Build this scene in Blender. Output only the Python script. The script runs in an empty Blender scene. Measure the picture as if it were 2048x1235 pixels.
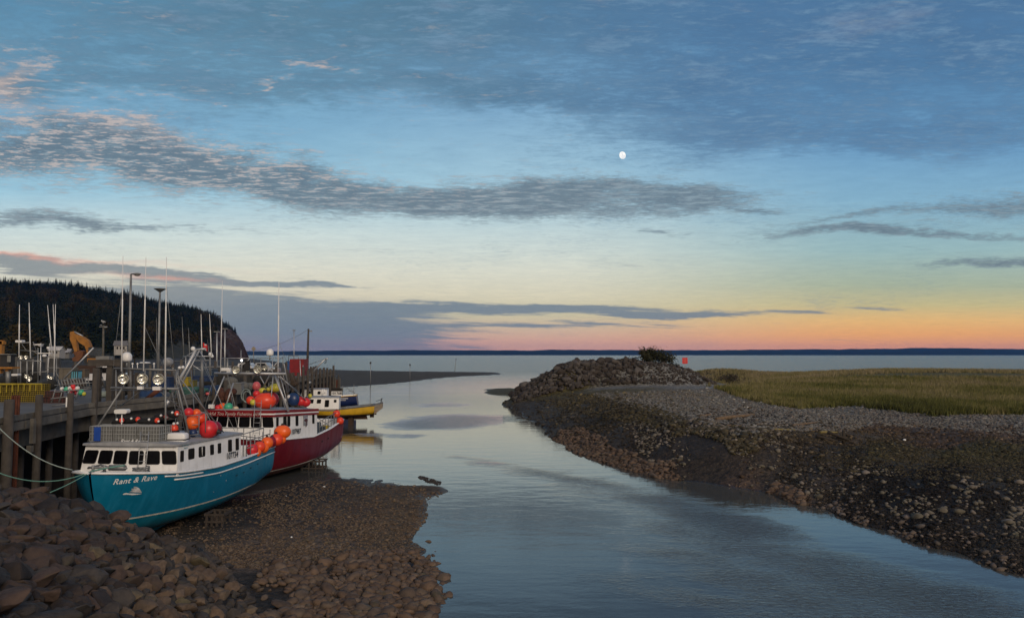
import bpy, bmesh, math, random
import numpy as np
from mathutils import Vector, Matrix, noise as mnoise
from mathutils.bvhtree import BVHTree
random.seed(7); RNG = np.random.default_rng(11)
S = bpy.context.scene
COL = S.collection
R = math.radians
# ------------------------------------------------------------------ camera
H = 8.5; F = 1500.0; TH = math.atan(91 / F)
cd = bpy.data.cameras.new('camera'); cam = bpy.data.objects.new('camera', cd); COL.objects.link(cam)
cam.location = (0, 0, H); cam.rotation_euler = (math.pi / 2 + TH, 0, 0)
cd.sensor_width = 36; cd.lens = 36 * F / 2048; cd.clip_start = 0.1; cd.clip_end = 40000
S.camera = cam
CT, ST = math.cos(TH), math.sin(TH)
def ray(px, py):
    x = (px - 1024) / F; u = (617.5 - py) / F
    return Vector((x, CT - ST * u, ST + CT * u))
def P(px, py, d):
    r = ray(px, py); return Vector((0, 0, H)) + r * (d / r.y)
def G(px, py, z=0.0):
    r = ray(px, py); return Vector((0, 0, H)) + r * ((z - H) / r.z)
# ------------------------------------------------------------------ view, sky, sun
S.view_settings.view_transform = 'Standard'; S.view_settings.look = 'None'
S.view_settings.exposure = 0.0; S.view_settings.gamma = 1
def lin(r, g, b):
    f = lambda c: (c / 255 / 12.92) if c / 255 <= .04045 else ((c / 255 + .055) / 1.055) ** 2.4
    return (f(r), f(g), f(b), 1)
class E:
    """a socket with arithmetic"""
    nt = None
    def __init__(s, k): s.k = k
    @staticmethod
    def m(op, *a, clamp=False):
        n = E.nt.nodes.new('ShaderNodeMath'); n.operation = op; n.use_clamp = clamp
        for i, v in enumerate(a):
            if isinstance(v, E): E.nt.links.new(v.k, n.inputs[i])
            else: n.inputs[i].default_value = v
        return E(n.outputs[0])
    def __add__(s, o): return E.m('ADD', s, o)
    __radd__ = __add__
    def __sub__(s, o): return E.m('SUBTRACT', s, o)
    def __rsub__(s, o): return E.m('SUBTRACT', o, s)
    def __mul__(s, o): return E.m('MULTIPLY', s, o)
    __rmul__ = __mul__
    def __truediv__(s, o): return E.m('DIVIDE', s, o)
    def __rtruediv__(s, o): return E.m('DIVIDE', o, s)
def esm(x, a, b, lo=0.0, hi=1.0):
    n = E.nt.nodes.new('ShaderNodeMapRange'); n.interpolation_type = 'SMOOTHSTEP'
    E.nt.links.new(x.k, n.inputs[0])
    for i, v in enumerate((a, b, lo, hi)): n.inputs[i + 1].default_value = v
    return E(n.outputs[0])
def exyz(x, y, z=0.0):
    n = E.nt.nodes.new('ShaderNodeCombineXYZ')
    for i, v in enumerate((x, y, z)):
        if isinstance(v, E): E.nt.links.new(v.k, n.inputs[i])
        else: n.inputs[i].default_value = v
    return E(n.outputs[0])
def enoise(v, scale, detail=4, rough=.5, dist=0.0):
    n = E.nt.nodes.new('ShaderNodeTexNoise'); n.inputs['Scale'].default_value = scale
    n.inputs['Detail'].default_value = detail; n.inputs['Roughness'].default_value = rough; n.inputs['Distortion'].default_value = dist
    if v is not None: E.nt.links.new(v.k, n.inputs['Vector'])
    return E(n.outputs[0])
def emix(f, a, b, mode='MIX'):
    n = E.nt.nodes.new('ShaderNodeMix'); n.data_type = 'RGBA'; n.blend_type = mode; n.clamp_factor = True
    for i, v in ((0, f), (6, a), (7, b)):
        if isinstance(v, E): E.nt.links.new(v.k, n.inputs[i])
        else: n.inputs[i].default_value = v
    return E(n.outputs[2])
def eramp(x, stops, interp='LINEAR'):
    n = E.nt.nodes.new('ShaderNodeValToRGB'); E.nt.links.new(x.k, n.inputs[0]); r = n.color_ramp; r.interpolation = interp
    while len(r.elements) < len(stops): r.elements.new(.5)
    for e, (p, c) in zip(r.elements, stops): e.position = p
    for e, (p, c) in zip(r.elements, stops): e.color = c if len(c) == 4 else (*c, 1)
    return E(n.outputs[0])
def VV(py):
    u = (617.5 - py) / F; return (ST + CT * u) / (CT - ST * u)
def UV_(px, py):
    v = VV(py); return (px - 1024) / F * (CT + v * ST), v

W = bpy.data.worlds.new('World'); S.world = W; W.use_nodes = True
nt = W.node_tree; nt.nodes.clear(); E.nt = nt
tc = nt.nodes.new('ShaderNodeTexCoord'); sp = nt.nodes.new('ShaderNodeSeparateXYZ'); nt.links.new(tc.outputs['Generated'], sp.inputs[0])
X, Y, Z = (E(sp.outputs[i]) for i in range(3))
Ya = E.m('MAXIMUM', E.m('ABSOLUTE', Y), .12)
U = X / Ya; V = E.m('MAXIMUM', Z, 0.0) / Ya
# clear sky : three vertical gradients blended across the azimuth
VM = VV(-260)
def grad(L): return eramp(V / VM, [(max(0, VV(y) / VM), lin(*c)) for y, c in L])
left = grad([(707, (122, 134, 156)), (660, (118, 132, 156)), (620, (150, 156, 160)), (590, (216, 208, 186)), (540, (220, 219, 204)), (470, (206, 220, 218)), (380, (156, 198, 218)), (250, (126, 172, 202)), (0, (92, 140, 172)), (-250, (70, 105, 145))])
cen = grad([(707, (222, 166, 148)), (680, (222, 174, 152)), (655, (210, 186, 160)), (630, (205, 196, 165)), (590, (216, 210, 186)), (540, (216, 218, 204)), (500, (206, 217, 212)), (430, (182, 208, 217)), (370, (162, 198, 216)), (290, (145, 184, 209)), (200, (122, 166, 200)), (0, (88, 134, 172)), (-250, (68, 103, 145))])
right = grad([(707, (236, 162, 130)), (690, (244, 166, 120)), (668, (244, 174, 108)), (640, (234, 188, 122)), (610, (200, 188, 140)), (570, (168, 180, 158)), (500, (152, 184, 188)), (400, (132, 176, 202)), (300, (110, 158, 196)), (150, (84, 130, 170)), (0, (78, 120, 162)), (-250, (66, 100, 145))])
sky = emix(esm(U, -.36, .02), left, cen)
sky = emix(esm(U, .02, .5), sky, right)
# clouds
wa = enoise(exyz(U * 2.6, V * 8.0, 11.0), 1.5, 5, .6); wb_ = enoise(exyz(U * 3.4, V * 10.0, 23.0), 1.5, 5, .62)
Uw = U + (wa - .5) * .30; Vw = V + (wb_ - .5) * (V * .34 + .012)
def blob(px, py, ax, by, sl=0.0, amp=1.0, p=1.0):
    u0, v0 = UV_(px, py); a = (Uw - u0) / (ax / F)
    b = (Vw - v0 - (Uw - u0) * sl) / (by / F)
    q = a * a + b * b
    return E.m('EXPONENT', q * -1.0) * amp
def bsum(L):
    s = None
    for t in L: b = blob(*t); s = b if s is None else s + b
    return s
iv = 1.0 / (V + .10)
pc = exyz(U * iv * .8, iv, 0.0)
warp = enoise(exyz(U * 3.0, V * 9.0, 3.1), 1.6, 3, .5)
pcw = exyz(U * iv * .8 + warp * .25, iv + warp * .35, 0.0)
rip = enoise(exyz(U * iv * 7.5 + warp * 1.2, iv * 20.0 + warp * 2.0, 1.0), 1.6, 6, .64)
rip2 = enoise(exyz(U * iv * 24.0 + warp * 1.5, iv * 44.0 + warp * 2.5, 5.0), 1.3, 4, .65)
big = enoise(exyz(U * 3.5, V * 11.0, 7.7), 1.7, 4, .55)
streak = enoise(exyz(U * 5.5, V * 110.0 + U * 5.0, 2.2), 1.5, 6, .66)
# 1 upper sheet
m1 = bsum([(1800, 40, 820, 235, .0, 1.15), (1380, 215, 230, 75, -.12, .55), (900, 20, 520, 150, 0, .8), (350, 40, 520, 120, 0, .75), (560, 175, 420, 40, -.06, .55), (1000, 190, 260, 38, -.15, .6), (120, 150, 200, 70, -.2, .45), (1820, 262, 480, 40, .03, .5)])
c1 = esm(m1 + (big - .5) * 1.6 + (rip - .5) * 1.6 + (rip2 - .5) * 1.0, .12, 1.35)
# 2 rippled band
m2 = bsum([(80, 310, 330, 62, -.12, 1.05), (330, 320, 220, 55, -.16, 1.0), (620, 375, 260, 42, -.12, 1.1), (930, 402, 260, 30, -.02, 1.0), (1180, 385, 260, 34, .0, 1.05), (1400, 392, 120, 18, 0, .6), (180, 215, 190, 60, -.35, .75), (25, 150, 70, 55, 0, .8),
           (60, 440, 170, 17, -.02, .9), (220, 460, 250, 10, -.02, .9), (1640, 468, 170, 15, .03, .85), (1900, 470, 260, 10, -.02, .9), (1290, 458, 55, 8, 0, .75), (2040, 522, 190, 12, .07, 1.1), (1860, 502, 70, 5, 0, .6),
           (2010, 395, 150, 32, .15, .85), (1780, 425, 120, 12, .08, .6), (1500, 412, 60, 7, 0, .7), (1620, 440, 90, 8, .05, .6), (640, 133, 90, 9, -.05, .7), (830, 165, 60, 7, -.1, .6), (960, 155, 80, 9, -.1, .6), (400, 195, 80, 6, 0, .55), (520, 152, 60, 6, .1, .5)])
c2 = esm(m2 + (.5 - rip) * 2.0 + (rip2 - .5) * 1.2 + (big - .5) * .9, .15, 1.15)
# 3 low streaks
m3 = bsum([(-60, 520, 260, 16, -.05, 1.3), (330, 545, 260, 13, -.10, 1.15), (610, 570, 170, 5, -.03, .8), (150, 590, 300, 45, -.04, .8), (600, 655, 300, 48, -.02, 1.15), (480, 620, 260, 30, -.1, .8), (850, 615, 180, 12, -.02, .95), (1180, 618, 260, 12, -.03, 1.1), (1130, 648, 260, 8, 0, .75), (1380, 628, 200, 6, .02, .8), (1700, 615, 90, 4, 0, .65), (1950, 604, 40, 3, .02, .5), (620, 690, 280, 26, 0, .7)])
c3 = esm(m3 + (streak - .5) * 2.4 + (big - .5) * .6, .30, .95)
col1 = emix(esm(U, -.25, .35), lin(88, 124, 148), lin(76, 114, 152))
col1 = emix(esm(rip + (rip2 - .5) * .5 + (big - .5) * .6, .42, .78) * .55, col1, lin(120, 154, 182))
col1 = emix(E.m('MULTIPLY', esm(big, .52, .7), esm(V, VV(200), VV(0))) * .22, col1, lin(140, 142, 162))
col2 = emix(esm(rip, .34, .56), lin(132, 150, 162), lin(96, 113, 128))
pink = E.m('MULTIPLY', esm(rip2 - (rip - .5) * 1.0, .5, .66), esm(V, VV(470), VV(330)))
col2 = emix(pink * esm(U, .3, -.35) * .75, col2, lin(200, 182, 174))
bright = bsum([(640, 133, 90, 10, -.05, 1.0), (830, 165, 60, 8, -.1, .9), (960, 155, 80, 10, -.1, .8), (400, 193, 80, 7, 0, .9), (530, 152, 60, 7, .1, .6), (20, 150, 60, 60, 0, .8), (90, 210, 60, 30, 0, .5), (220, 220, 120, 30, -.3, .5)])
col2 = emix(bright * .75, col2, lin(212, 190, 180))
col3 = emix(esm(U, -.62, -.1), lin(138, 146, 150), lin(112, 130, 146))
col3 = emix(esm(U, .0, .4) * esm(V, VV(640), VV(600)), col3, lin(128, 138, 145))
col3 = emix(esm(streak, .55, .8) * .5, col3, lin(145, 145, 154))
glow = bsum([(-20, 506, 330, 5, -.06, 1.0), (330, 555, 110, 5, -.06, .9), (650, 700, 600, 22, 0, .25)])
c = emix(c1 * .93, sky, col1)
c = emix(c2 * .88, c, col2)
c = emix(c3 * .9, c, col3)
c = emix(glow * .6, c, lin(236, 170, 150))
# grain of thin high cloud everywhere
c = emix(.5, c, emix(1.0, c, eramp(enoise(exyz(U * iv * 3.0, iv * 6.0, 1.0), 2.2, 6, .65), [(.3, (.84, .87, .90)), (.7, (1.12, 1.10, 1.07))]), 'MULTIPLY'))
# afterglow behind the camera (west) and dark ground half
back = esm(Y, .1, -.6) * esm(Z, -.02, .05)
c = emix(back * .9, c, (.58, .48, .40, 1))
low = esm(Z, -.03, .0)
c = emix(low, (.02, .022, .025, 1), c)
bg = nt.nodes.new('ShaderNodeBackground'); nt.links.new(c.k, bg.inputs[0]); bg.inputs[1].default_value = 1.0
stx = nt.nodes.new('ShaderNodeTexSky'); stx.sky_type = 'NISHITA'; stx.sun_disc = False; stx.sun_elevation = R(1.0); stx.sun_rotation = R(205)
bg2 = nt.nodes.new('ShaderNodeBackground'); nt.links.new(stx.outputs[0], bg2.inputs[0]); bg2.inputs[1].default_value = 0.008
ad = nt.nodes.new('ShaderNodeAddShader'); nt.links.new(bg.outputs[0], ad.inputs[0]); nt.links.new(bg2.outputs[0], ad.inputs[1])
wo = nt.nodes.new('ShaderNodeOutputWorld'); nt.links.new(ad.outputs[0], wo.inputs[0])
sd = bpy.data.lights.new('sun', 'SUN'); sd.energy = 1.55; sd.angle = R(22); sd.color = (1, .84, .68)
so = bpy.data.objects.new('sun', sd); COL.objects.link(so); so.rotation_euler = (R(66), 0, R(28))
# ------------------------------------------------------------------ mesh helpers
class MB:
    def __init__(s): s.v = []; s.f = []; s.m = []; s.M = None; s.mi = 0; s.sm = []; s.smooth = False
    def add(s, vs, fs):
        o = len(s.v)
        if s.M is not None: vs = [s.M @ Vector(p) for p in vs]
        s.v += [tuple(p) for p in vs]
        for q in fs: s.f.append(tuple(i + o for i in q)); s.m.append(s.mi); s.sm.append(s.smooth)
        return s
    def box(s, c, sz, rz=0.0, mat=None):
        x, y, z = (k / 2 for k in sz); c = Vector(c); Q = mat if mat else Matrix.Rotation(rz, 3, 'Z')
        vs = [c + Q @ Vector((a * x, b * y, d * z)) for d in (-1, 1) for a, b in ((-1, -1), (1, -1), (1, 1), (-1, 1))]
        return s.add(vs, [(3, 2, 1, 0), (4, 5, 6, 7), (0, 1, 5, 4), (1, 2, 6, 5), (2, 3, 7, 6), (3, 0, 4, 7)])
    def tube(s, pts, r, n=8, r2=None, close=False):
        pts = [Vector(p) for p in pts]; m = len(pts); sm = s.smooth; s.smooth = True; vs = []; rs = r if isinstance(r, (list, tuple)) else [r + ((r2 if r2 is not None else r) - r) * i / max(1, m - 1) for i in range(m)]
        pu = None
        for i, p in enumerate(pts):
            a = pts[(i - 1) % m] if (close or i) else p; b = pts[(i + 1) % m] if (close or i < m - 1) else p
            d = (b - a).normalized()
            if pu is None: pu = d.orthogonal().normalized()
            pu = (pu - d * pu.dot(d)).normalized(); w = d.cross(pu)
            vs += [p + (pu * math.cos(2 * math.pi * k / n) + w * math.sin(2 * math.pi * k / n)) * rs[i] for k in range(n)]
        fs = []
        for i in range(m if close else m - 1):
            j = (i + 1) % m
            fs += [(i * n + k, i * n + (k + 1) % n, j * n + (k + 1) % n, j * n + k) for k in range(n)]
        s.add(vs, fs); s.smooth = False
        if not close:
            o = len(s.v) - len(vs)
            s.f.append(tuple(o + k for k in range(n))[::-1]); s.f.append(tuple(o + (m - 1) * n + k for k in range(n))); s.m += [s.mi] * 2; s.sm += [False] * 2
        s.smooth = sm; return s
    def ell(s, c, r, n=14, rings=9, Q=None, sq=1.0):
        c = Vector(c); r = Vector(r) if hasattr(r, '__len__') else Vector((r, r, r)); vs = []; fs = []
        Q = Q or Matrix.Identity(3)
        for i in range(rings + 1):
            a = math.pi * i / rings
            for k in range(n):
                b = 2 * math.pi * k / n
                d = Vector((math.sin(a) * math.cos(b), math.sin(a) * math.sin(b), math.cos(a)))
                if sq != 1.0: d = Vector([math.copysign(abs(q) ** sq, q) for q in d])
                vs.append(c + Q @ Vector((d.x * r.x, d.y * r.y, d.z * r.z)))
        for i in range(rings): fs += [(i * n + k, (i + 1) * n + k, (i + 1) * n + (k + 1) % n, i * n + (k + 1) % n) for k in range(n)]
        sm = s.smooth; s.smooth = True; s.add(vs, fs); s.smooth = sm; return s
    def lathe(s, o, ax, prof, n=16):
        o = Vector(o); ax = Vector(ax).normalized(); u = ax.orthogonal().normalized(); w = ax.cross(u); vs = []
        for t, r in prof: vs += [o + ax * t + (u * math.cos(2 * math.pi * k / n) + w * math.sin(2 * math.pi * k / n)) * max(r, 1e-4) for k in range(n)]
        fs = []
        for i in range(len(prof) - 1): fs += [(i * n + k, i * n + (k + 1) % n, (i + 1) * n + (k + 1) % n, (i + 1) * n + k) for k in range(n)]
        sm = s.smooth; s.smooth = True; s.add(vs, fs); s.smooth = sm; return s
    def rrect(s, c, u, w, su, sw, r=.05, dep=.02):
        """rounded plate in the plane u,w, thickness dep along u x w"""
        c = Vector(c); u = Vector(u).normalized(); w = Vector(w).normalized(); nrm = u.cross(w); pts = []
        for cx, cy, a0 in ((su / 2 - r, sw / 2 - r, 0), (-su / 2 + r, sw / 2 - r, 90), (-su / 2 + r, -sw / 2 + r, 180), (su / 2 - r, -sw / 2 + r, 270)):
            for k in range(4):
                a = R(a0 + 30 * k); pts.append((cx + r * math.cos(a), cy + r * math.sin(a)))
        n = len(pts); vs = [c + u * a + w * b + nrm * dep for a, b in pts] + [c + u * a + w * b for a, b in pts]
        return s.add(vs, [tuple(range(n)), tuple(range(2 * n - 1, n - 1, -1))] + [(k + n, (k + 1) % n + n, (k + 1) % n, k) for k in range(n)])
    def prism(s, pts, dvec):
        pts = [Vector(p) for p in pts]; n = len(pts); dvec = Vector(dvec)
        return s.add(pts + [p + dvec for p in pts], [tuple(range(n))[::-1], tuple(range(n, 2 * n))] + [(k, (k + 1) % n, (k + 1) % n + n, k + n) for k in range(n)])
    def grid(s, rows, closeu=False):
        n = len(rows[0]); vs = [p for r in rows for p in r]
        fs = [(i * n + k, i * n + k + 1, (i + 1) * n + k + 1, (i + 1) * n + k) for i in range(len(rows) - 1) for k in range(n - 1)]
        return s.add(vs, fs)
def link(name, mb, mats, parent=None, recalc=True):
    me = bpy.data.meshes.new(name)
    vs = mb.v
    if parent is not None:
        Mi = WM[parent.name].inverted(); vs = [Mi @ Vector(p) for p in vs]
    me.from_pydata(vs, [], mb.f)
    mats = mats if isinstance(mats, (list, tuple)) else [mats]
    for m in mats: me.materials.append(m)
    me.polygons.foreach_set('material_index', mb.m); me.polygons.foreach_set('use_smooth', mb.sm)
    if recalc:
        bm = bmesh.new(); bm.from_mesh(me); bmesh.ops.recalc_face_normals(bm, faces=bm.faces); bm.to_mesh(me); bm.free()
    me.update()
    o = bpy.data.objects.new(name, me); COL.objects.link(o)
    if parent is not None: o.parent = parent; WM[o.name] = WM[parent.name].copy()
    else: WM[o.name] = Matrix.Identity(4)
    return o
WM = {}
def rebase(o, base):
    """move a top-level mesh's origin to its base"""
    base = Vector(base); o.data.transform(Matrix.Translation(-base)); o.location = base; WM[o.name] = Matrix.Translation(base); return o
def empty(name, loc, rz=0.0):
    o = bpy.data.objects.new(name, None); COL.objects.link(o); o.location = loc; o.rotation_euler = (0, 0, rz); o.empty_display_size = .3
    WM[o.name] = Matrix.Translation(Vector(loc)) @ Matrix.Rotation(rz, 4, 'Z'); return o
def tag(o, label=None, cat=None, group=None, kind=None):
    for k, v in (('label', label), ('category', cat), ('group', group), ('kind', kind)):
        if v: o[k] = v
    return o
def kids(o): return [c for c in COL.objects if c.parent == o]
def dup(o, loc=None, rz=None, scale=None, parent=None):
    c = o.copy(); COL.objects.link(c)
    if loc is not None: c.location = loc
    if rz is not None: c.rotation_euler = (0, 0, rz) if not hasattr(rz, '__len__') else rz
    if scale is not None: c.scale = scale if hasattr(scale, '__len__') else (scale,) * 3
    for ch in list(o.children): 
        k = ch.copy(); COL.objects.link(k); k.parent = c
        for g in list(ch.children): q = g.copy(); COL.objects.link(q); q.parent = k
    return c
def np_mesh(name, verts, faces, mats, smooth=False, parent=None):
    verts = np.asarray(verts, np.float32); faces = np.asarray(faces, np.int32); k = faces.shape[1]
    me = bpy.data.meshes.new(name); me.vertices.add(len(verts)); me.vertices.foreach_set('co', verts.ravel())
    me.loops.add(faces.size); me.loops.foreach_set('vertex_index', faces.ravel())
    me.polygons.add(len(faces)); me.polygons.foreach_set('loop_start', np.arange(0, faces.size, k, dtype=np.int32))
    me.polygons.foreach_set('loop_total', np.full(len(faces), k, np.int32))
    me.polygons.foreach_set('use_smooth', np.full(len(faces), smooth))
    for m in (mats if isinstance(mats, (list, tuple)) else [mats]): me.materials.append(m)
    me.update(calc_edges=True); me.validate()
    o = bpy.data.objects.new(name, me); COL.objects.link(o); WM[o.name] = Matrix.Identity(4)
    if parent: o.parent = parent
    return o
# ------------------------------------------------------------------ materials
def newmat(name):
    m = bpy.data.materials.new(name); m.use_nodes = True; n = m.node_tree; E.nt = n
    return m, n, n.nodes['Principled BSDF']
def coords(kind='Object'):
    n = E.nt.nodes.new('ShaderNodeTexCoord'); return E(n.outputs[kind])
def ebump(h, strength=.3, dist=.05, nrm=None):
    n = E.nt.nodes.new('ShaderNodeBump'); n.inputs['Strength'].default_value = strength; n.inputs['Distance'].default_value = dist
    E.nt.links.new(h.k, n.inputs['Height']); return E(n.outputs[0])
def esep(v):
    n = E.nt.nodes.new('ShaderNodeSeparateXYZ'); E.nt.links.new(v.k, n.inputs[0]); return [E(n.outputs[i]) for i in range(3)]
def setin(b, k, v):
    if isinstance(v, E): E.nt.links.new(v.k, b.inputs[k])
    else: b.inputs[k].default_value = v
MC = {}
def mat(name, col, rough=.6, metal=0.0, var=.25, scale=4.0, bump=.15, dirt=None, dirtamt=.35, coat=0.0, streaks=0.0):
    if name in MC: return MC[name]
    m, n, b = newmat(name); co = coords(); nz = enoise(co, scale, 5, .6)
    lo = tuple(c * (1 - var) for c in col[:3]) + (1,); hi = tuple(min(1, c * (1 + var)) for c in col[:3]) + (1,)
    c = eramp(nz, [(.3, lo), (.7, hi)])
    if dirt:
        d = esm(enoise(co, scale * .45, 6, .7), .52, .72)
        if streaks:
            x, y, z = esep(co); d = esm(enoise(exyz(x * 5.0, y * 5.0, z * .5), 1.0, 5, .65), .5, .75)
        c = emix(d * dirtamt, c, (*dirt, 1))
    setin(b, 'Base Color', c); setin(b, 'Roughness', eramp(nz, [(.3, (max(.05, rough - .1),) * 3), (.7, (min(1, rough + .1),) * 3)])); b.inputs['Metallic'].default_value = metal
    if coat: b.inputs['Coat Weight'].default_value = coat; b.inputs['Coat Roughness'].default_value = .2
    if bump: setin(b, 'Normal', ebump(enoise(co, scale * 6, 4, .6), bump, .02))
    MC[name] = m; return m
# ================================================================== ground
def wpt(px, py, z): p = G(px, py, z); return (p.x, p.y, z)
def uvw(x, y): return np.array([x / y * 1.6, np.log(y)])
CTRL = []
def C0(L):
    for px, py, z in L: CTRL.append(wpt(px, py, z))
def CW(L):
    for t in L: CTRL.append(t)
# right shoreline and what lies under water beside it
C0([(995, 790, 0), (1040, 822, 0), (1090, 855, 0), (1110, 880, 0), (1150, 905, 0), (1230, 931, 0), (1300, 951, 0), (1400, 963, 0), (1480, 976, 0), (1558, 989, 0), (1653, 1017, 0), (1748, 1055, 0), (1875, 1096, 0), (1960, 1125, 0), (2048, 1152, 0), (2300, 1240, 0), (1020, 778, 0)])
C0([(940, 795, -.7), (990, 825, -.7), (1040, 862, -.7), (1070, 900, -.7), (1130, 940, -.7), (1230, 965, -.7), (1350, 1000, -.8), (1500, 1025, -.8), (1620, 1065, -.8), (1750, 1110, -.8), (1900, 1160, -.8), (2048, 1215, -.8)])
C0([(1060, 795, .9), (1110, 800, 1.7), (1180, 805, 2.3), (1130, 785, 2.0), (1150, 840, 1.3), (1180, 870, .8), (1250, 860, 1.8), (1250, 900, .75), (1330, 850, 2.6), (1330, 880, 1.9), (1320, 915, .9), (1400, 900, 1.6), (1400, 935, .7), (1500, 880, 2.3), (1500, 925, 1.2), (1550, 900, 1.9), (1600, 935, 1.3), (1600, 975, .6), (1700, 960, 1.1), (1700, 1005, .5), (1850, 1020, .8), (1850, 1060, .4), (2000, 1060, .75), (2048, 1100, .5)])
C0([(1250, 800, 3.0), (1330, 790, 3.2), (1400, 835, 2.95), (1450, 800, 3.1), (1480, 845, 2.85), (1560, 855, 2.75), (1640, 868, 2.5), (1700, 885, 2.1), (1750, 860, 2.3), (1780, 930, 1.6), (1900, 880, 2.1), (1900, 960, 1.45), (2048, 900, 1.95), (2048, 1000, 1.2), (2048, 860, 2.4), (2300, 900, 2.2), (2300, 1050, 1.1), (2600, 1100, 1.3)])
C0([(1560, 810, 3.0), (1700, 818, 2.8), (1850, 828, 2.75), (2048, 828, 2.8), (2300, 830, 3), (1500, 770, 3.1), (1750, 772, 3.2), (2048, 775, 3.2), (2400, 775, 3.3), (1400, 768, 3.2), (1320, 772, 3.3), (1200, 775, 3.0), (1100, 772, 2.1), (1050, 775, 1.0), (1420, 746, 3.3), (1500, 748, 3.1), (1750, 744, 3.3), (2048, 746, 3.3), (2400, 748, 3.3)])
CW([(4, 152, -.4), (25, 165, -.4), (50, 200, -.5), (40, 175, -.5), (90, 255, -.6), (150, 262, -.6), (230, 270, -.6), (300, 290, -.6), (10, 145, .4), (40, 158, 2.0), (200, 350, -2), (0, 200, -1.5), (400, 400, -2), (20, 400, -2)])
# left bar
C0([(674, 960, 0), (732, 961, 0), (770, 966, 0), (831, 968, 0), (887, 984, 0), (839, 993, 0), (854, 1011, 0), (849, 1039, 0), (829, 1064, 0), (816, 1082, 0), (849, 1097, 0), (812, 1120, 0), (851, 1133, 0), (862, 1158, 0), (872, 1194, 0), (852, 1209, 0), (800, 1225, 0), (770, 1290, 0)])
C0([(700, 935, -.2), (780, 945, -.25), (870, 962, -.2), (940, 984, -.3), (890, 1011, -.2), (890, 1040, -.25), (870, 1066, -.2), (895, 1097, -.25), (900, 1133, -.25), (910, 1170, -.3), (920, 1210, -.3), (880, 1290, -.3), (820, 1330, -.3)])
C0([(780, 990, .1), (800, 1035, .14), (760, 1085, .2), (790, 1160, .16), (820, 1185, .1), (700, 1000, .2), (700, 1060, .26), (600, 1000, .28), (600, 1100, .38), (500, 1060, .36), (650, 1200, .3), (720, 1220, .22), (520, 1150, .42), (430, 1010, .25), (560, 985, .15), (610, 962, .06), (700, 975, .1), (400, 1060, .3), (620, 1300, .25)])
CW([(-16.6, 36, .2), (-16, 42, .12), (-18, 48, -.15), (-17, 53, -.5), (-15, 57, -.7), (-16, 64, -.9), (-24, 36, .7), (-28, 45, .5), (-22, 52, .0), (-26, 60, -.5), (-30, 80, -.6), (-22, 80, -1), (-26, 110, -.6), (-35, 60, .3), (-17, 33, .3), (-21, 37, .4)])
# riprap bank
C0([(200, 1040, 2.1), (250, 1058, 1.75), (0, 992, 2.75), (100, 1008, 2.5), (150, 1022, 2.3), (300, 1078, 1.15), (345, 1095, .8), (400, 1122, .5), (445, 1150, .42), (470, 1190, .45), (500, 1240, .45), (0, 1100, 3.9), (0, 1235, 4.7), (200, 1100, 2.7), (200, 1235, 3.2), (300, 1130, 1.75), (300, 1235, 2.2), (370, 1180, 1.15), (400, 1240, 1.15), (-200, 1025, 3.6), (-300, 1235, 5.5), (100, 1100, 3.35), (100, 1235, 4.0), (600, 1330, .3), (480, 1330, .8), (300, 1500, 3)])
CW([(-24, 34, 1.4), (-20.5, 34, .9), (-30, 34, 2.4), (-18.6, 32.4, .9), (-22, 31.5, 2.0), (-6, 4, 4.2), (6, 4, -.8), (3, 8, -.8), (-3, 10, .8), (0, 12, -.6), (10, 10, -1), (8, 5, -1), (-12, 10, 4.2)])
# spit and village flats
C0([(985, 744, 0), (900, 743, 0), (760, 741, 0), (640, 738, 0), (600, 731, 0), (560, 724, 0), (520, 719, 0), (490, 715.5, 0), (900, 754, 0), (820, 763, 0), (740, 770, 0), (660, 776, 0), (600, 785, 0), (1015, 775, .1),
    (700, 755, .8), (760, 755, .6), (640, 755, 1.2), (820, 752, .5), (900, 748.5, .3), (600, 745, 1.5), (560, 735, 1.6), (450, 720, 3.5), (450, 735, 3.5), (300, 725, 4.5), (100, 730, 4.5), (0, 735, 4.5), (-300, 740, 5), (300, 715, 5), (0, 716, 5), (-400, 716, 5), (200, 745, 4.2), (0, 750, 4.2), (-300, 755, 4.5),
    (500, 712.5, -2), (640, 728, -1.2), (800, 734, -1.2), (1000, 738, -1.2), (1100, 748, -1.2), (950, 760, -.6), (830, 776, -.6), (740, 783, -.7), (660, 795, -.7), (700, 850, -.9), (850, 830, -.9), (900, 900, -.9), (1000, 860, -.9), (950, 1100, -.9), (1100, 1000, -.9), (1300, 1100, -.9), (1700, 1200, -.9), (1000, 1235, -.9), (780, 900, -.6), (560, 760, -.2), (1000, 712.5, -3), (1500, 714, -3), (2048, 716, -3), (980, 765, -.5)])
CTRL = np.array(CTRL)
A = np.array([uvw(x, y) for x, y, z in CTRL]); zc = CTRL[:, 2]; n = len(A)
def tps(r2): return .5 * r2 * np.log(r2 + 1e-12)
K = tps(((A[:, None] - A[None]) ** 2).sum(-1)) + np.eye(n) * 2e-4
Pm = np.hstack([np.ones((n, 1)), A]); Lm = np.block([[K, Pm], [Pm.T, np.zeros((3, 3))]])
wts = np.linalg.solve(Lm, np.concatenate([zc, np.zeros(3)]))
def lattice(seed, n=256): return np.random.default_rng(seed).random((n, n))
LT = lattice(3)
def vnoise(x, y, o=0):
    x = x + o * 17.3; y = y + o * 31.7; xi = np.floor(x).astype(int); yi = np.floor(y).astype(int); fx = x - xi; fy = y - yi
    fx = fx * fx * (3 - 2 * fx); fy = fy * fy * (3 - 2 * fy); g = lambda a, b: LT[a & 255, b & 255]
    return (g(xi, yi) * (1 - fx) + g(xi + 1, yi) * fx) * (1 - fy) + (g(xi, yi + 1) * (1 - fx) + g(xi + 1, yi + 1) * fx) * fy - .5
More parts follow.
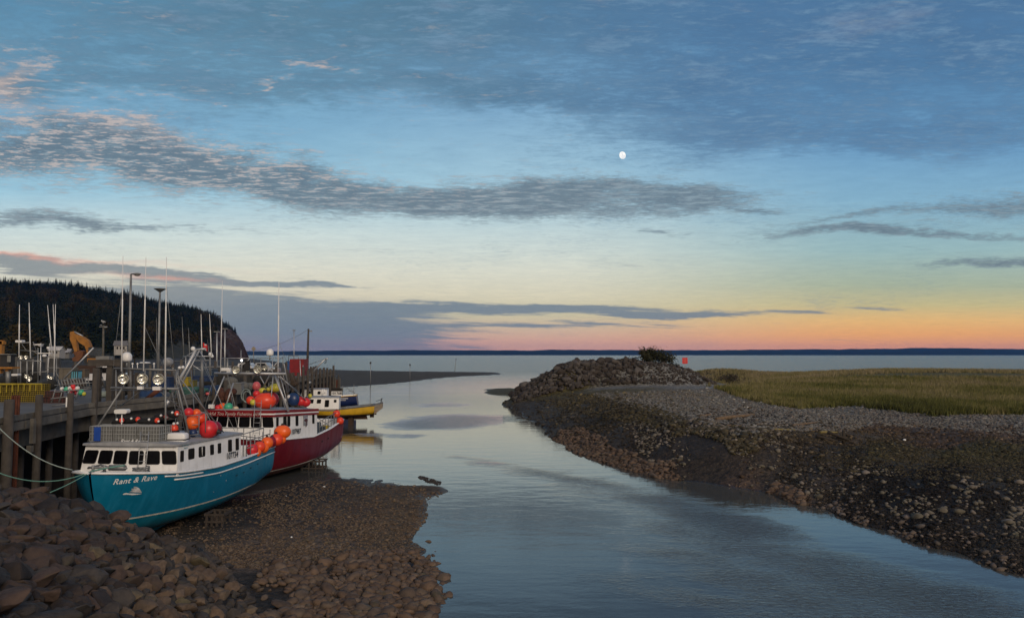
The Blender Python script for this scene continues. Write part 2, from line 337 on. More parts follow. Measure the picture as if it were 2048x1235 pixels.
def fbm(x, y, oct=4, o=0):
    s = 0; a = 1
    for k in range(oct): s = s + a * vnoise(x * 2 ** k, y * 2 ** k, o + k); a *= .5
    return s
def mound(x, y):
    px = 1024 + F * x / 134.0
    h = np.interp(px, [1000, 1040, 1085, 1130, 1250, 1315, 1360, 1400, 1450], [0, 1.2, 3.0, 4.6, 4.3, 3.6, 2.6, .8, 0])
    w = np.clip(1 - np.abs((y - 135) / np.where(y < 135, 13.0, 9.0)), 0, 1); w = np.clip(w * 2.0, 0, 1); w = w * w * (3 - 2 * w)
    return h * w
def height(x, y, detail=True):
    x = np.asarray(x, float); y = np.asarray(y, float); sh = x.shape; x = x.ravel(); y = y.ravel()
    out = np.empty(len(x))
    for i in range(0, len(x), 20000):
        q = np.stack([x[i:i + 20000] / y[i:i + 20000] * 1.6, np.log(y[i:i + 20000])], 1)
        out[i:i + 20000] = tps(((q[:, None] - A[None]) ** 2).sum(-1)) @ wts[:n] + wts[n] + q @ wts[n + 1:]
    out = np.clip(out, -3, 7)
    out = out + mound(x, y)
    if detail:
        sc = np.clip(y / 40, .5, 4)
        rb = np.clip((x / y + .02) * 8, 0, 1) * np.clip((y - 34) / 20, 0, 1) * np.clip((out - .15) / .6, 0, 1) * np.clip((125 - y) / 20, 0, 1) * np.clip((3.3 - out), .3, 1)
        out = out + fbm(x / 3.0, y / 3.0, 4) * (.10 * np.clip(sc, 0, 1.5) + .26 * rb) + np.abs(fbm(x / 6.0, y / 4.0, 3, 33)) * -.45 * rb + fbm(x / .5, y / .5, 2, 9) * .035
        far = np.clip((y - 90) / 200, 0, 1); out = out + fbm(x / 25, y / 25, 3, 5) * .35 * far * np.clip(np.abs(out) * 2, 0, 1)
    return out.reshape(sh)
# colour zones (ground albedo, with the shade under wharf and boats painted in)
ZC = [(1250, 800, (.15, .155, .15)), (1400, 800, (.16, .165, .16)), (1500, 840, (.16, .16, .15)), (1700, 835, (.13, .135, .13)), (1950, 850, (.13, .135, .13)), (2048, 870, (.115, .12, .115)), (1620, 855, (.13, .13, .12)), (1450, 845, (.16, .155, .14)),
      (1350, 825, (.13, .115, .085)), (1060, 785, (.06, .055, .025)), (1150, 800, (.075, .065, .025)), (1230, 815, (.085, .07, .03)), (1330, 855, (.07, .06, .03)), (1150, 830, (.05, .045, .035)), (1080, 835, (.04, .037, .034)), (1040, 808, (.045, .04, .035)),
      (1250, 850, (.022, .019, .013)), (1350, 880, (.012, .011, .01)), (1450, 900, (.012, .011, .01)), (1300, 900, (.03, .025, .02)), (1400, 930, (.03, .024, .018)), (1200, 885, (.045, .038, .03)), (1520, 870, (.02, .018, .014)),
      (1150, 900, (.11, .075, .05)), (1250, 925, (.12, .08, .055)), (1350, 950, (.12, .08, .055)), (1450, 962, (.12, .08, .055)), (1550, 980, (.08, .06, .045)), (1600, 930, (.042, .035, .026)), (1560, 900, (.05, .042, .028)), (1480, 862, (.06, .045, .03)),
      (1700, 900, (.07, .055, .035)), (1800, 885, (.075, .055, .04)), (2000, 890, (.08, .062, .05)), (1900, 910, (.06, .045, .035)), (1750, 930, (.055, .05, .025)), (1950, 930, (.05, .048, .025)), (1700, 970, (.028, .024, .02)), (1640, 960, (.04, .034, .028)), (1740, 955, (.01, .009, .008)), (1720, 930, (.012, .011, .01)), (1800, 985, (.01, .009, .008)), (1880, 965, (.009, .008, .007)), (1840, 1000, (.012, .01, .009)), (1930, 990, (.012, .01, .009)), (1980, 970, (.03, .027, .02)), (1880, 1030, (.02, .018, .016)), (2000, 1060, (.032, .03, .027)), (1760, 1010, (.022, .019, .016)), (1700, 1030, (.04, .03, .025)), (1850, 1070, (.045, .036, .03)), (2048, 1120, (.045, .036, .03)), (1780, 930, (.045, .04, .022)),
      (1500, 780, (.09, .085, .03)), (1800, 780, (.09, .085, .03)), (2000, 780, (.09, .085, .03)), (1500, 747, (.2, .17, .07)), (1800, 747, (.2, .17, .07)), (2040, 749, (.2, .17, .07)), (1200, 740, (.06, .055, .05)), (1350, 750, (.05, .048, .045)),
      (700, 1000, (.075, .052, .034)), (800, 1000, (.09, .06, .03)), (820, 1040, (.08, .055, .03)), (600, 1010, (.05, .037, .027)), (520, 1000, (.03, .024, .02)), (600, 1050, (.09, .065, .045)), (500, 1080, (.09, .065, .047)), (700, 1080, (.07, .055, .04)), (650, 1120, (.05, .04, .03)), (760, 1100, (.04, .03, .022)), (550, 1150, (.03, .025, .02)), (650, 1200, (.035, .028, .022)), (800, 1180, (.06, .045, .034)), (450, 1150, (.03, .026, .022)), (400, 1050, (.05, .04, .03)), (560, 970, (.02, .018, .016)), (400, 1000, (.02, .018, .016)),
      (200, 1100, (.02, .017, .015)), (100, 1000, (.015, .014, .013)), (0, 1200, (.02, .017, .015)), (300, 1200, (.02, .018, .015)),
      (700, 760, (.055, .05, .042)), (850, 750, (.06, .052, .04)), (600, 745, (.06, .056, .05)), (450, 725, (.055, .053, .048)), (200, 730, (.042, .04, .036)), (0, 730, (.04, .038, .034)), (250, 712, (.05, .042, .028)), (200, 760, (.04, .038, .034)), (0, 760, (.04, .038, .034)), (330, 715, (.05, .04, .03))]
ZA = np.array([uvw(*wpt(px, py, 1.0)[:2]) for px, py, c in ZC]); ZV = np.array([c for *_, c in ZC])
def zone(x, y):
    q = np.stack([x / y * 1.6, np.log(y)], 1)
    q = q + np.stack([fbm(q[:, 0] * 40, q[:, 1] * 40, 3, 20), fbm(q[:, 0] * 40, q[:, 1] * 40, 3, 40)], 1) * .05
    out = np.empty((len(x), 3))
    for i in range(0, len(x), 20000):
        d2 = ((q[i:i + 20000, None] - ZA[None]) ** 2).sum(-1); w = 1 / (d2 + 1e-4) ** 2.2
        out[i:i + 20000] = (w @ ZV) / w.sum(1, keepdims=True)
    return out
# fan-shaped grid, fine near the viewer
NU, NV = 680, 640
us = np.linspace(-1.15, 1.15, NU); ys = np.exp(np.linspace(math.log(3.0), math.log(2300), NV))
UU, YY = np.meshgrid(us, ys); XX = UU * YY
ZZ = height(XX, YY)
print('terrain', ZZ.shape, ZZ.min(), ZZ.max())
idx = np.arange(NU * NV).reshape(NV, NU)
faces = np.stack([idx[:-1, :-1], idx[:-1, 1:], idx[1:, 1:], idx[1:, :-1]], -1).reshape(-1, 4)
def fheight(x, y):
    """interpolated height on the mesh grid"""
    x = np.asarray(x, float); y = np.asarray(y, float)
    a = (x / y + 1.15) / 2.3 * (NU - 1); b = (np.log(y) - math.log(3.0)) / (math.log(2300) - math.log(3.0)) * (NV - 1)
    a = np.clip(a, 0, NU - 1.001); b = np.clip(b, 0, NV - 1.001); i = a.astype(int); j = b.astype(int); fa = a - i; fb = b - j
    return (ZZ[j, i] * (1 - fa) + ZZ[j, i + 1] * fa) * (1 - fb) + (ZZ[j + 1, i] * (1 - fa) + ZZ[j + 1, i + 1] * fa) * fb
gm, gt, gb = newmat('shore_ground')
att = E.nt.nodes.new('ShaderNodeAttribute'); att.attribute_name = 'zone'; za = E(att.outputs['Color'])
geo = E.nt.nodes.new('ShaderNodeNewGeometry'); pos = E(geo.outputs['Position']); gx, gy, gz = esep(pos)
def evor(v, scale, out='Distance', feature='F1'):
    n = E.nt.nodes.new('ShaderNodeTexVoronoi'); n.feature = feature; n.inputs['Scale'].default_value = scale
    E.nt.links.new(v.k, n.inputs['Vector']); return E(n.outputs[out])
wp = pos
p1 = evor(wp, 7.0); p1c = evor(wp, 7.0, 'Color'); p2 = evor(wp, 2.6); p2c = evor(wp, 2.6, 'Color')
r1 = esep(p1c)[0]; r2 = esep(p2c)[1]
n1 = enoise(wp, .35, 5, .6); n2 = enoise(wp, 2.2, 4, .6)
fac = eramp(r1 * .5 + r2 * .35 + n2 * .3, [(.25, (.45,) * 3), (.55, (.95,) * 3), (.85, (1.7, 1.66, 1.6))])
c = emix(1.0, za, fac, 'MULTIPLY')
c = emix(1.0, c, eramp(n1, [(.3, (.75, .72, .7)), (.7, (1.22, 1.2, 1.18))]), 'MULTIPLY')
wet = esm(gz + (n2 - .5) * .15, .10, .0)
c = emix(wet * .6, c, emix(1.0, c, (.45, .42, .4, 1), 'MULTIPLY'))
setin(gb, 'Base Color', c); setin(gb, 'Roughness', esm(wet, 0, 1, .85, .45)); gb.inputs['Specular IOR Level'].default_value = .3
hh = esm(p1, 0, .5, 1, 0) * .5 + esm(p2, 0, .5, 1, 0) * 1.0 + n2 * .6
setin(gb, 'Normal', ebump(hh, .8, .10))
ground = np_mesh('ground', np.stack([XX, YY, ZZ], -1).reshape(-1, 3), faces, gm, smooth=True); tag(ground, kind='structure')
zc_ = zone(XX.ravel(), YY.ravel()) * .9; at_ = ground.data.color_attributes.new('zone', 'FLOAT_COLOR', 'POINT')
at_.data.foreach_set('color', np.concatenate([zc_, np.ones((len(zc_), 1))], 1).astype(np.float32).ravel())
# seabed under everything, out past the horizon
mb = MB(); mb.add([(-16000, -400, -6), (16000, -400, -6), (16000, 16000, -6), (-16000, 16000, -6)], [(0, 1, 2, 3)])
tag(link('seabed', mb, mat('seabed_mud', (.03, .028, .024), .9, bump=0), recalc=False), kind='structure')
# ------------------------------------------------------------------ water
wm, wt, wb = newmat('water_surface')
geo = E.nt.nodes.new('ShaderNodeNewGeometry'); pos = E(geo.outputs['Position']); gx, gy, gz = esep(pos)
def wblob(px, py, ax, ay, rot=0.0, amp=1.0):
    """a patch of wind ripples on the water round the spot seen at px,py; radii in metres"""
    p = G(px, py, 0); cr, sr = math.cos(rot), math.sin(rot); dx = gx - p.x; dy = gy - p.y
    a = (dx * cr + dy * sr) / ax; b = (dy * cr - dx * sr) / ay
    return E.m('EXPONENT', (a * a + b * b) * -1.0) * amp
pw = enoise(exyz(gx * .06, gy * .03, 0), 1.0, 4, .6)
patch = wblob(920, 838, 7, 9, .2, 1.1) + wblob(860, 850, 5, 5, 0, .9) + wblob(880, 810, 6, 8, 0, .5)
def wseg(a, b, wd, amp):
    a, b = G(*a), G(*b); L2 = (b.x - a.x) ** 2 + (b.y - a.y) ** 2; dx = gx - a.x; dy = gy - a.y
    t_ = E.m('MULTIPLY', dx * ((b.x - a.x) / L2) + dy * ((b.y - a.y) / L2), 1.0, clamp=True); ex_ = dx - t_ * (b.x - a.x); ey_ = dy - t_ * (b.y - a.y)
    return E.m('EXPONENT', (ex_ * ex_ + ey_ * ey_) * (-1 / wd ** 2)) * (amp * (t_ * .7 + .3))
patch = E.m('MAXIMUM', patch, wseg((840, 900), (1230, 975), 1.9, .62))
for t in (((1100, 940), (1500, 1060), 3.0, .9), ((1200, 1000), (1850, 1200), 3.6, .95), ((1100, 1120), (1600, 1240), 2.6, .7), ((1250, 1060), (1700, 1240), 3.6, .9), ((700, 868), (820, 872), 2.6, .6)): patch = E.m('MAXIMUM', patch, wseg(*t))
pw2 = enoise(exyz(gx * .25 + gy * .1, gy * .5, 5), 1.0, 5, .7)
patch = esm(patch + (pw - .5) * 1.3 + (pw2 - .5) * .9, .25, 1.15)
far = esm(gy, 130, 380)
ampl = E.m('MAXIMUM', patch, far * .75)
w1 = enoise(exyz(gx * 3.8, gy * 5.5, 0), 1.0, 4, .6, .6)
w2 = enoise(exyz(gx * .9, gy * 1.3, 4), 1.0, 3, .5)
w3 = enoise(exyz(gx * .05, gy * .12, 9), 1.0, 5, .6)
calm = enoise(exyz(gx * .35, gy * .8, 2), 1.0, 2, .5)
hgt = w1 * ampl * .06 + w2 * ampl * .16 * esm(gy, 30, 90) + calm * .014 + w2 * .004 + w1 * .0028 + w3 * far * 1.6
bn = E.nt.nodes.new('ShaderNodeBump'); bn.inputs['Strength'].default_value = 1.0; bn.inputs['Distance'].default_value = 1.0; E.nt.links.new(hgt.k, bn.inputs['Height'])
setin(wb, 'Normal', E(bn.outputs[0])); setin(wb, 'Base Color', (.06, .064, .06, 1))
setin(wb, 'Roughness', E.m('MAXIMUM', far * .22, patch * .08) + .015); wb.inputs['IOR'].default_value = 1.42
mb = MB()
for (a, b) in ((-400, 30), (30, 200), (200, 1500), (1500, 15500)): mb.add([(-15500, a, 0), (15500, a, 0), (15500, b, 0), (-15500, b, 0)], [(0, 1, 2, 3)])
tag(link('water', mb, wm, recalc=False), kind='structure')
# ------------------------------------------------------------------ far shore
rows = []
xs = np.linspace(-9000, 9000, 400)
def far_h(x):
    px = 1024 + F * x / 9000
    return 9000 / F * np.interp(px, [-400, 480, 700, 1000, 1400, 1700, 1850, 2048, 2500], [8, 8, 9.5, 10.5, 10.5, 12.5, 14.5, 12.5, 12])
for k, (yo, hs) in enumerate(((8800, -.08), (8830, .1), (8900, .45), (9000, .78), (9150, 1.0), (9500, .9), (10500, -.1))):
    nz = fbm(xs / 260, xs * 0 + k * .8, 5, 60) * 9 + fbm(xs / 40, xs * 0 + k, 3, 70) * 3.5
    rows.append([(x, yo + 25 * math.sin(x / 300 + k), max(-4, h * hs + q * max(0, hs))) for x, h, q in zip(xs, far_h(xs), nz)])
mb = MB(); mb.grid(rows)
tag(link('far_shore_hills', mb, mat('far_forest', (.008, .014, .012), .9, scale=.01, bump=0), recalc=False), kind='structure')
# ------------------------------------------------------------------ headland
def ridge_px(px): return np.interp(px, [-300, 0, 60, 110, 150, 180, 220, 265, 300, 345, 390, 420, 440, 455, 470, 478, 484, 492], [552, 556, 558, 560, 566, 572, 580, 584, 594, 604, 612, 622, 634, 642, 660, 676, 690, 711])
def hl(px, t):
    y0 = np.interp(px, [-300, 150, 300, 420, 492], [470, 470, 560, 900, 1330]); Yd = y0 + (1520 - y0) * t
    ztop = H + (708 - ridge_px(px)) * 1520 / F - np.interp(px, [400, 450, 478], [15, 12, 2])
    prof = np.interp(px, [0, 350, 440, 492], [1.15, 1.0, .75, .45])
    z = 4.5 * np.interp(px, [-300, 420, 492], [1, 1, .2]) + (ztop - 4.5) * np.clip(t, 0, 1) ** prof
    return (px - 1024) / F * Yd, Yd, z
pxs = np.concatenate([np.linspace(-320, 400, 120), np.linspace(404, 492, 70)]); ts = np.concatenate([[-.03], np.linspace(0, 1, 46), [1.06]])
rows = []
for t in ts:
    x, y, z = hl(pxs, t); q = fbm(x / 30, y / 30 + z / 15, 4, 80)
    x = x + q * 14 * (pxs > 395); z = z + fbm(x / 60, y / 60, 4, 88) * 7 * np.clip(t * 4, 0, 1)
    if t < 0: z = z * 0 - 2
    if t > 1: z = z * 0 + z * .6
    rows.append(list(zip(x, y, z)))
# close the seaward end down to the water behind the crest
mb = MB(); mb.smooth = True; mb.grid(rows)
hm, ht, hb = newmat('headland_soil'); co = coords(); x_, y_, z_ = esep(co)
geo = E.nt.nodes.new('ShaderNodeNewGeometry')
rock = eramp(enoise(exyz(x_ * .05, y_ * .05, z_ * .12), 1.0, 6, .7), [(.35, (.03, .018, .014)), (.55, (.075, .042, .032)), (.7, (.12, .075, .055))])
soil = eramp(enoise(co, .05, 5, .6), [(.35, (.018, .02, .01)), (.7, (.045, .04, .018))])
cliff = esm(x_ / y_, (405 - 1024) / F, (435 - 1024) / F)
setin(hb, 'Base Color', emix(cliff, soil, rock)); hb.inputs['Roughness'].default_value = .95
setin(hb, 'Normal', ebump(enoise(co, .15, 6, .7), 1.0, 4.0))
tag(link('headland', mb, hm, recalc=False), kind='structure')
# ------------------------------------------------------------------ trees on the headland
def spruce(seed, n=70, hgt=1.0, wid=.24):
    r = random.Random(seed); vs = []; fs = []
    for k in range(n):
        t = (k + r.random()) / n; z = .08 + .92 * t; rad = wid * (1 - t) ** .85 * (.65 + .6 * r.random()) + .006
        a = r.random() * 6.283; dz = -rad * (.25 + .35 * r.random()); w = rad * .45 + .012
        c, s_ = math.cos(a), math.sin(a); o = len(vs)
        vs += [(0, 0, z + .02), (c * rad - s_ * w, s_ * rad + c * w, z + dz), (c * rad * 1.15, s_ * rad * 1.15, z + dz * .7), (c * rad + s_ * w, s_ * rad - c * w, z + dz)]
        fs += [(o, o + 1, o + 2), (o, o + 2, o + 3)]
    o = len(vs); vs += [(.012, 0, 0), (-.006, .01, 0), (-.006, -.01, 0), (0, 0, 1.02)]; fs += [(o, o + 1, o + 3), (o + 1, o + 2, o + 3), (o + 2, o, o + 3)]
    return np.array(vs), np.array(fs)
def leafy(seed, n=150):
    r = random.Random(seed); vs = []; fs = []
    lobes = [(r.gauss(0, .16), r.gauss(0, .16), .45 + .4 * r.random(), .16 + .12 * r.random()) for _ in range(9)]
    for k in range(n):
        lx, ly, lz, lr = r.choice(lobes); d = Vector((r.gauss(0, 1), r.gauss(0, 1), r.gauss(0, 1))).normalized() * lr * (.7 + .4 * r.random())
        c = Vector((lx, ly, lz)) + d; u = Vector((r.gauss(0, 1), r.gauss(0, 1), r.gauss(0, 1))).normalized(); w = u.orthogonal().normalized(); s = .045 + .03 * r.random(); o = len(vs)
        vs += [tuple(c + u * s), tuple(c + w * s), tuple(c - u * s - w * s * .6)]; fs.append((o, o + 1, o + 2))
    o = len(vs); vs += [(.02, 0, 0), (-.01, .018, 0), (-.01, -.018, 0), (0, 0, .6)]; fs += [(o, o + 1, o + 3), (o + 1, o + 2, o + 3), (o + 2, o, o + 3)]
    return np.array(vs), np.array(fs)
def leafmat(name, a, b, rnd=True):
    m, t, bs = newmat(name); g = E.nt.nodes.new('ShaderNodeObjectInfo'); gi = E.nt.nodes.new('ShaderNodeNewGeometry')
    f = enoise(E(gi.outputs['Position']), .09, 3, .6) * .6 + E(gi.outputs['Random Per Island']) * .25 + E(g.outputs['Random']) * .25
    setin(bs, 'Base Color', eramp(f, [(.3, a), (.75, b)])); bs.inputs['Roughness'].default_value = .8; bs.inputs['Specular IOR Level'].default_value = .2
    return m
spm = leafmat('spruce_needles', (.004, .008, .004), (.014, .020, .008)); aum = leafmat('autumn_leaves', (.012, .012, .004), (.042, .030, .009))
sp_meshes = []; au_meshes = []
for k in range(4):
    v, f = spruce(k); o = np_mesh('spruce_tree', v, f, spm); sp_meshes.append(o.data); bpy.data.objects.remove(o)
for k in range(3):
    v, f = leafy(k + 20); o = np_mesh('autumn_tree', v, f, aum); au_meshes.append(o.data); bpy.data.objects.remove(o)
cand = []
tr = np.random.default_rng(5)
for _ in range(6200):
    t = tr.random() ** .75; px = tr.uniform(-60, 486) if t > .12 else tr.uniform(-60, 330)
    if px > 425 and t < .40 + (px - 425) * .009: continue
    if tr.random() < .35: t = .88 + .12 * tr.random()
    x, y, z = hl(np.array(px), t)
    hgt = tr.uniform(8, 17) * (1.4 if tr.random() < .12 else 1) * (1 if t > .12 else .75) * (1 if px < 440 else .75)
    pa = fbm(np.array([px / 38.0]), np.array([t * 7.0]), 2, 55)[0]
    aut = tr.random() < (.7 if pa > .25 else .02) and t < .9
    cand.append((px, t, float(x), float(y), float(z) - .3, hgt, aut))
keep = sorted(cand, key=lambda q: -(q[5] / q[3]) - (.02 if q[1] > .97 else 0))
vis = [q for q in keep if q[0] > 0]
ind = set(id(q) for q in vis[:300]); sv = []; sf = []; off = 0
av = []; af = []; aoff = 0
spm_np = [spruce(k, 44, wid=.26) for k in range(4)]; aum_np = [leafy(k + 20, 90) for k in range(3)]
for k, q in enumerate(keep):
    px, t, x, y, z, h, aut = q; rz = tr.random() * 6.28; w = h * tr.uniform(.85, 1.15)
    if id(q) in ind:
        me = (au_meshes[k % 3] if aut else sp_meshes[k % 4]); o = bpy.data.objects.new('autumn_tree' if aut else 'spruce_tree', me); COL.objects.link(o)
        hh_ = h * (.8 if aut else 1); o.location = (x, y, z); o.rotation_euler = (0, 0, rz); o.scale = (w, w, hh_)
        if aut: tag(o, 'ochre autumn tree among the dark spruces on the headland slope', 'tree', 'autumn trees on the headland slope')
        else: tag(o, 'dark green spruce tree on the wooded headland behind the wharf', 'tree', 'spruce trees on the wooded headland')
    else:
        v, f = (aum_np[k % 3] if aut else spm_np[k % 4]); c, s_ = math.cos(rz), math.sin(rz)
        vv = np.stack([(v[:, 0] * c - v[:, 1] * s_) * w + x, (v[:, 0] * s_ + v[:, 1] * c) * w + y, v[:, 2] * h * (.8 if aut else 1) + z], 1)
        if aut: av.append(vv); af.append(f + aoff); aoff += len(v)
        else: sv.append(vv); sf.append(f + off); off += len(v)
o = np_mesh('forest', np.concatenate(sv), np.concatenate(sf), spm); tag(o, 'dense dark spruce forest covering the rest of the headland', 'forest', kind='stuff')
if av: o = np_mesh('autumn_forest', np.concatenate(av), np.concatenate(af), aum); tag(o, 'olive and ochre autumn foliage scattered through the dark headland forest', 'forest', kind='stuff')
# ------------------------------------------------------------------ rocks
def boulder_mesh(name, seed, m, detail=2):
    r = random.Random(seed); bm = bmesh.new(); sx, sy, sz = .5 * r.uniform(.85, 1.2), .5 * r.uniform(.6, .9), .5 * r.uniform(.45, .7)
    for _ in range(r.randint(11, 17)):
        d = Vector((r.gauss(0, 1), r.gauss(0, 1), r.gauss(0, 1))).normalized(); bm.verts.new((d.x * sx, d.y * sy, d.z * sz))
    g = bmesh.ops.convex_hull(bm, input=bm.verts); bmesh.ops.delete(bm, geom=[v for v in g['geom_interior'] if isinstance(v, bmesh.types.BMVert)], context='VERTS')
    bmesh.ops.bevel(bm, geom=list(bm.edges), offset=.03, segments=1, affect='EDGES', profile=.5, clamp_overlap=True)
    bmesh.ops.triangulate(bm, faces=bm.faces)
    if detail > 1:
        bmesh.ops.subdivide_edges(bm, edges=[e for e in bm.edges if e.calc_length() > .16], cuts=2, use_grid_fill=True)
        bmesh.ops.triangulate(bm, faces=bm.faces)
    for v in bm.verts:
        q = mnoise.noise(v.co * 4 + Vector((seed, 0, 0))) * .045 + mnoise.noise(v.co * 10 + Vector((0, seed, 0))) * .03; v.co += v.co.normalized() * q
    me = bpy.data.meshes.new(name); bm.to_mesh(me); bm.free(); me.materials.append(m)
    for p in me.polygons: p.use_smooth = True
    me.set_sharp_from_angle(angle=R(30))
    return me
def rockmat(name, cols, island=False, bump=.5):
    m, t, bs = newmat(name); co = coords('Object')
    if island: g = E.nt.nodes.new('ShaderNodeNewGeometry'); rn = E(g.outputs['Random Per Island']); co = E(g.outputs['Position'])
    else: g = E.nt.nodes.new('ShaderNodeObjectInfo'); rn = E(g.outputs['Random'])
    base = eramp(rn, [(i / (len(cols) - 1), c) for i, c in enumerate(cols)])
    nz = enoise(co, 3.5, 6, .65)
    c = emix(1.0, base, eramp(nz, [(.3, (.6, .58, .56)), (.5, (1, 1, 1)), (.72, (1.35, 1.32, 1.25))]), 'MULTIPLY')
    c = emix(esm(enoise(co, 1.6, 4, .6), .58, .72) * .45, c, (.05, .052, .025, 1))
    setin(bs, 'Base Color', c); setin(bs, 'Roughness', .85); bs.inputs['Specular IOR Level'].default_value = .25
    setin(bs, 'Normal', ebump(enoise(co, 9, 6, .7), bump, .06)); return m
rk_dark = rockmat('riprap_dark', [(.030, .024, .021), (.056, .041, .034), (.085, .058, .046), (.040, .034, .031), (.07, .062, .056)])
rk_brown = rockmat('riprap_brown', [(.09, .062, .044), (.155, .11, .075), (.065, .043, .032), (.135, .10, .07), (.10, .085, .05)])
cob = rockmat('cobble_stone', [(.09, .06, .042), (.13, .088, .06), (.07, .05, .038), (.115, .088, .066), (.085, .058, .042), (.15, .11, .08)], True, .2)
cobgrey = rockmat('shingle_stone', [(.115, .115, .105), (.16, .16, .15), (.085, .085, .082), (.13, .105, .085), (.22, .22, .21)], True, .2)
cobolive = rockmat('weedy_stone', [(.06, .05, .022), (.04, .034, .02), (.085, .07, .038), (.03, .026, .02)], True, .2)
moundm = rockmat('mound_rock', [(.036, .032, .029), (.055, .047, .042), (.03, .024, .02), (.10, .09, .082), (.045, .035, .028), (.062, .058, .054)], True, .4)
bd_dark = [boulder_mesh('boulder', s, rk_dark) for s in range(9)]; bd_brown = [boulder_mesh('boulder', s + 30, rk_brown) for s in range(9)]
def inpoly(px, py, poly):
    r = False; j = len(poly) - 1
    for i in range(len(poly)):
        if (poly[i][1] > py) != (poly[j][1] > py) and px < (poly[j][0] - poly[i][0]) * (py - poly[i][1]) / (poly[j][1] - poly[i][1]) + poly[i][0]: r = not r
        j = i
    return r
def proj(x, y, z):
    zz = z - H; f = y * CT + zz * ST; u = -y * ST + zz * CT
    return 1024 + F * x / f, 617.5 - F * u / f
BANK = [(-260, 980), (60, 990), (180, 1024), (262, 1048), (330, 1078), (400, 1100), (450, 1135), (500, 1200), (540, 1330), (-260, 1400)]
rr = np.random.default_rng(21)
BR = []
for _ in range(60000):
    y = 8 + 25 * rr.random(); x = rr.uniform(-24, -3); z = float(fheight(x, y)); px, py = proj(x, y, z)
    if not inpoly(px, py, BANK): continue
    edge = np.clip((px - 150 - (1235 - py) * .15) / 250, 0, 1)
    s = rr.uniform(.48, 1.08) * (1 - .28 * edge) * (.7 if rr.random() < .4 else 1)
    mind = s * .56
    if any((x - b[0]) ** 2 + (y - b[1]) ** 2 < ((mind * .5 + b[3] * .28) * (1 + .22 * edge)) ** 2 for b in BR): continue
    BR.append((x, y, z, s, px, py, edge))
print('boulders', len(BR))
BR.sort(key=lambda b: -(b[3] / b[1] * (1 if (-20 < b[4] < 600 and 930 < b[5] < 1255) else .01)))
def place_b(k, b):
    x, y, z, s, px, py, edge = b
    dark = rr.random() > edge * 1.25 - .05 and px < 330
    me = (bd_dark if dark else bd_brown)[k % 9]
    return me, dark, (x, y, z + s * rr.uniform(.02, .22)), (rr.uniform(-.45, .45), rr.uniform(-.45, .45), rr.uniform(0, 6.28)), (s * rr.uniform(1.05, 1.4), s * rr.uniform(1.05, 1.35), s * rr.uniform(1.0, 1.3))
rest = []
for k, b in enumerate(BR):
    me, dark, loc, rot, sc = place_b(k, b)
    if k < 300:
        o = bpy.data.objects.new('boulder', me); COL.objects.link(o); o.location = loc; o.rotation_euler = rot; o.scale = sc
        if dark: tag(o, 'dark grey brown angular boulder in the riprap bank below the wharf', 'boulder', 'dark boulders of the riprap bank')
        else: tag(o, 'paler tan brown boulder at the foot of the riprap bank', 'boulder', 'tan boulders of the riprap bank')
    else: rest.append((me, loc, rot, sc))
def merge(name, items, mats, **kw):
    V_, F_ = [], []; off = 0
    cache = {}
    for me, loc, rot, sc in items:
        if me.name not in cache:
            v = np.empty(len(me.vertices) * 3); me.vertices.foreach_get('co', v); f = np.empty(len(me.polygons) * 3, int); me.polygons.foreach_get('vertices', f); cache[me.name] = (v.reshape(-1, 3), f.reshape(-1, 3))
        v, f = cache[me.name]; M = Matrix.LocRotScale(Vector(loc), __import__('mathutils').Euler(rot), Vector(sc)); M = np.array(M)
        V_.append(v @ M[:3, :3].T + M[:3, 3]); F_.append(f + off); off += len(v)
    o = np_mesh(name, np.concatenate(V_), np.concatenate(F_), mats, smooth=True); tag(o, **kw); return o
if rest: merge('riprap_rubble', rest, rk_dark, label='smaller dark rocks filling the gaps of the riprap bank', cat='rubble', kind='stuff')
# merged low stones
ico = bmesh.new(); bmesh.ops.create_icosphere(ico, subdivisions=1, radius=.5); ICO1 = (np.array([v.co[:] for v in ico.verts]), np.array([[v.index for v in f.verts] for f in ico.faces])); ico.free()
ico = bmesh.new(); bmesh.ops.create_icosphere(ico, subdivisions=2, radius=.5); ICO2 = (np.array([v.co[:] for v in ico.verts]), np.array([[v.index for v in f.verts] for f in ico.faces])); ico.free()
def stones(name, pts, sizes, m, base, label, cat, flat=.6, sink=.12, rough=.16, seed=1):
    g = np.random.default_rng(seed); v0, f0 = base; N = len(pts); nv = len(v0)
    lf = 1 + (g.random((N, nv)) - .5) * rough * 2
    sc = np.stack([g.uniform(.8, 1.4, N), g.uniform(.7, 1.1, N), g.uniform(flat * .7, flat * 1.25, N)], 1) * sizes[:, None]
    v = v0[None] * lf[..., None]; sh = g.uniform(-.35, .35, (N, 2)); v = v * sc[:, None]
    v[..., 2] += v[..., 0] * sh[:, :1] + v[..., 1] * sh[:, 1:]
    a = g.uniform(0, 6.283, N); c, s_ = np.cos(a)[:, None], np.sin(a)[:, None]
    x = v[..., 0] * c - v[..., 1] * s_ + pts[:, :1]; y = v[..., 0] * s_ + v[..., 1] * c + pts[:, 1:2]; z = v[..., 2] + pts[:, 2:3] + sizes[:, None] * sink
    V_ = np.stack([x, y, z], -1).reshape(-1, 3); F_ = (f0[None] + (np.arange(N) * nv)[:, None, None]).reshape(-1, 3)
    o = np_mesh(name, V_, F_, m, smooth=True); tag(o, label, cat, kind='stuff'); return o
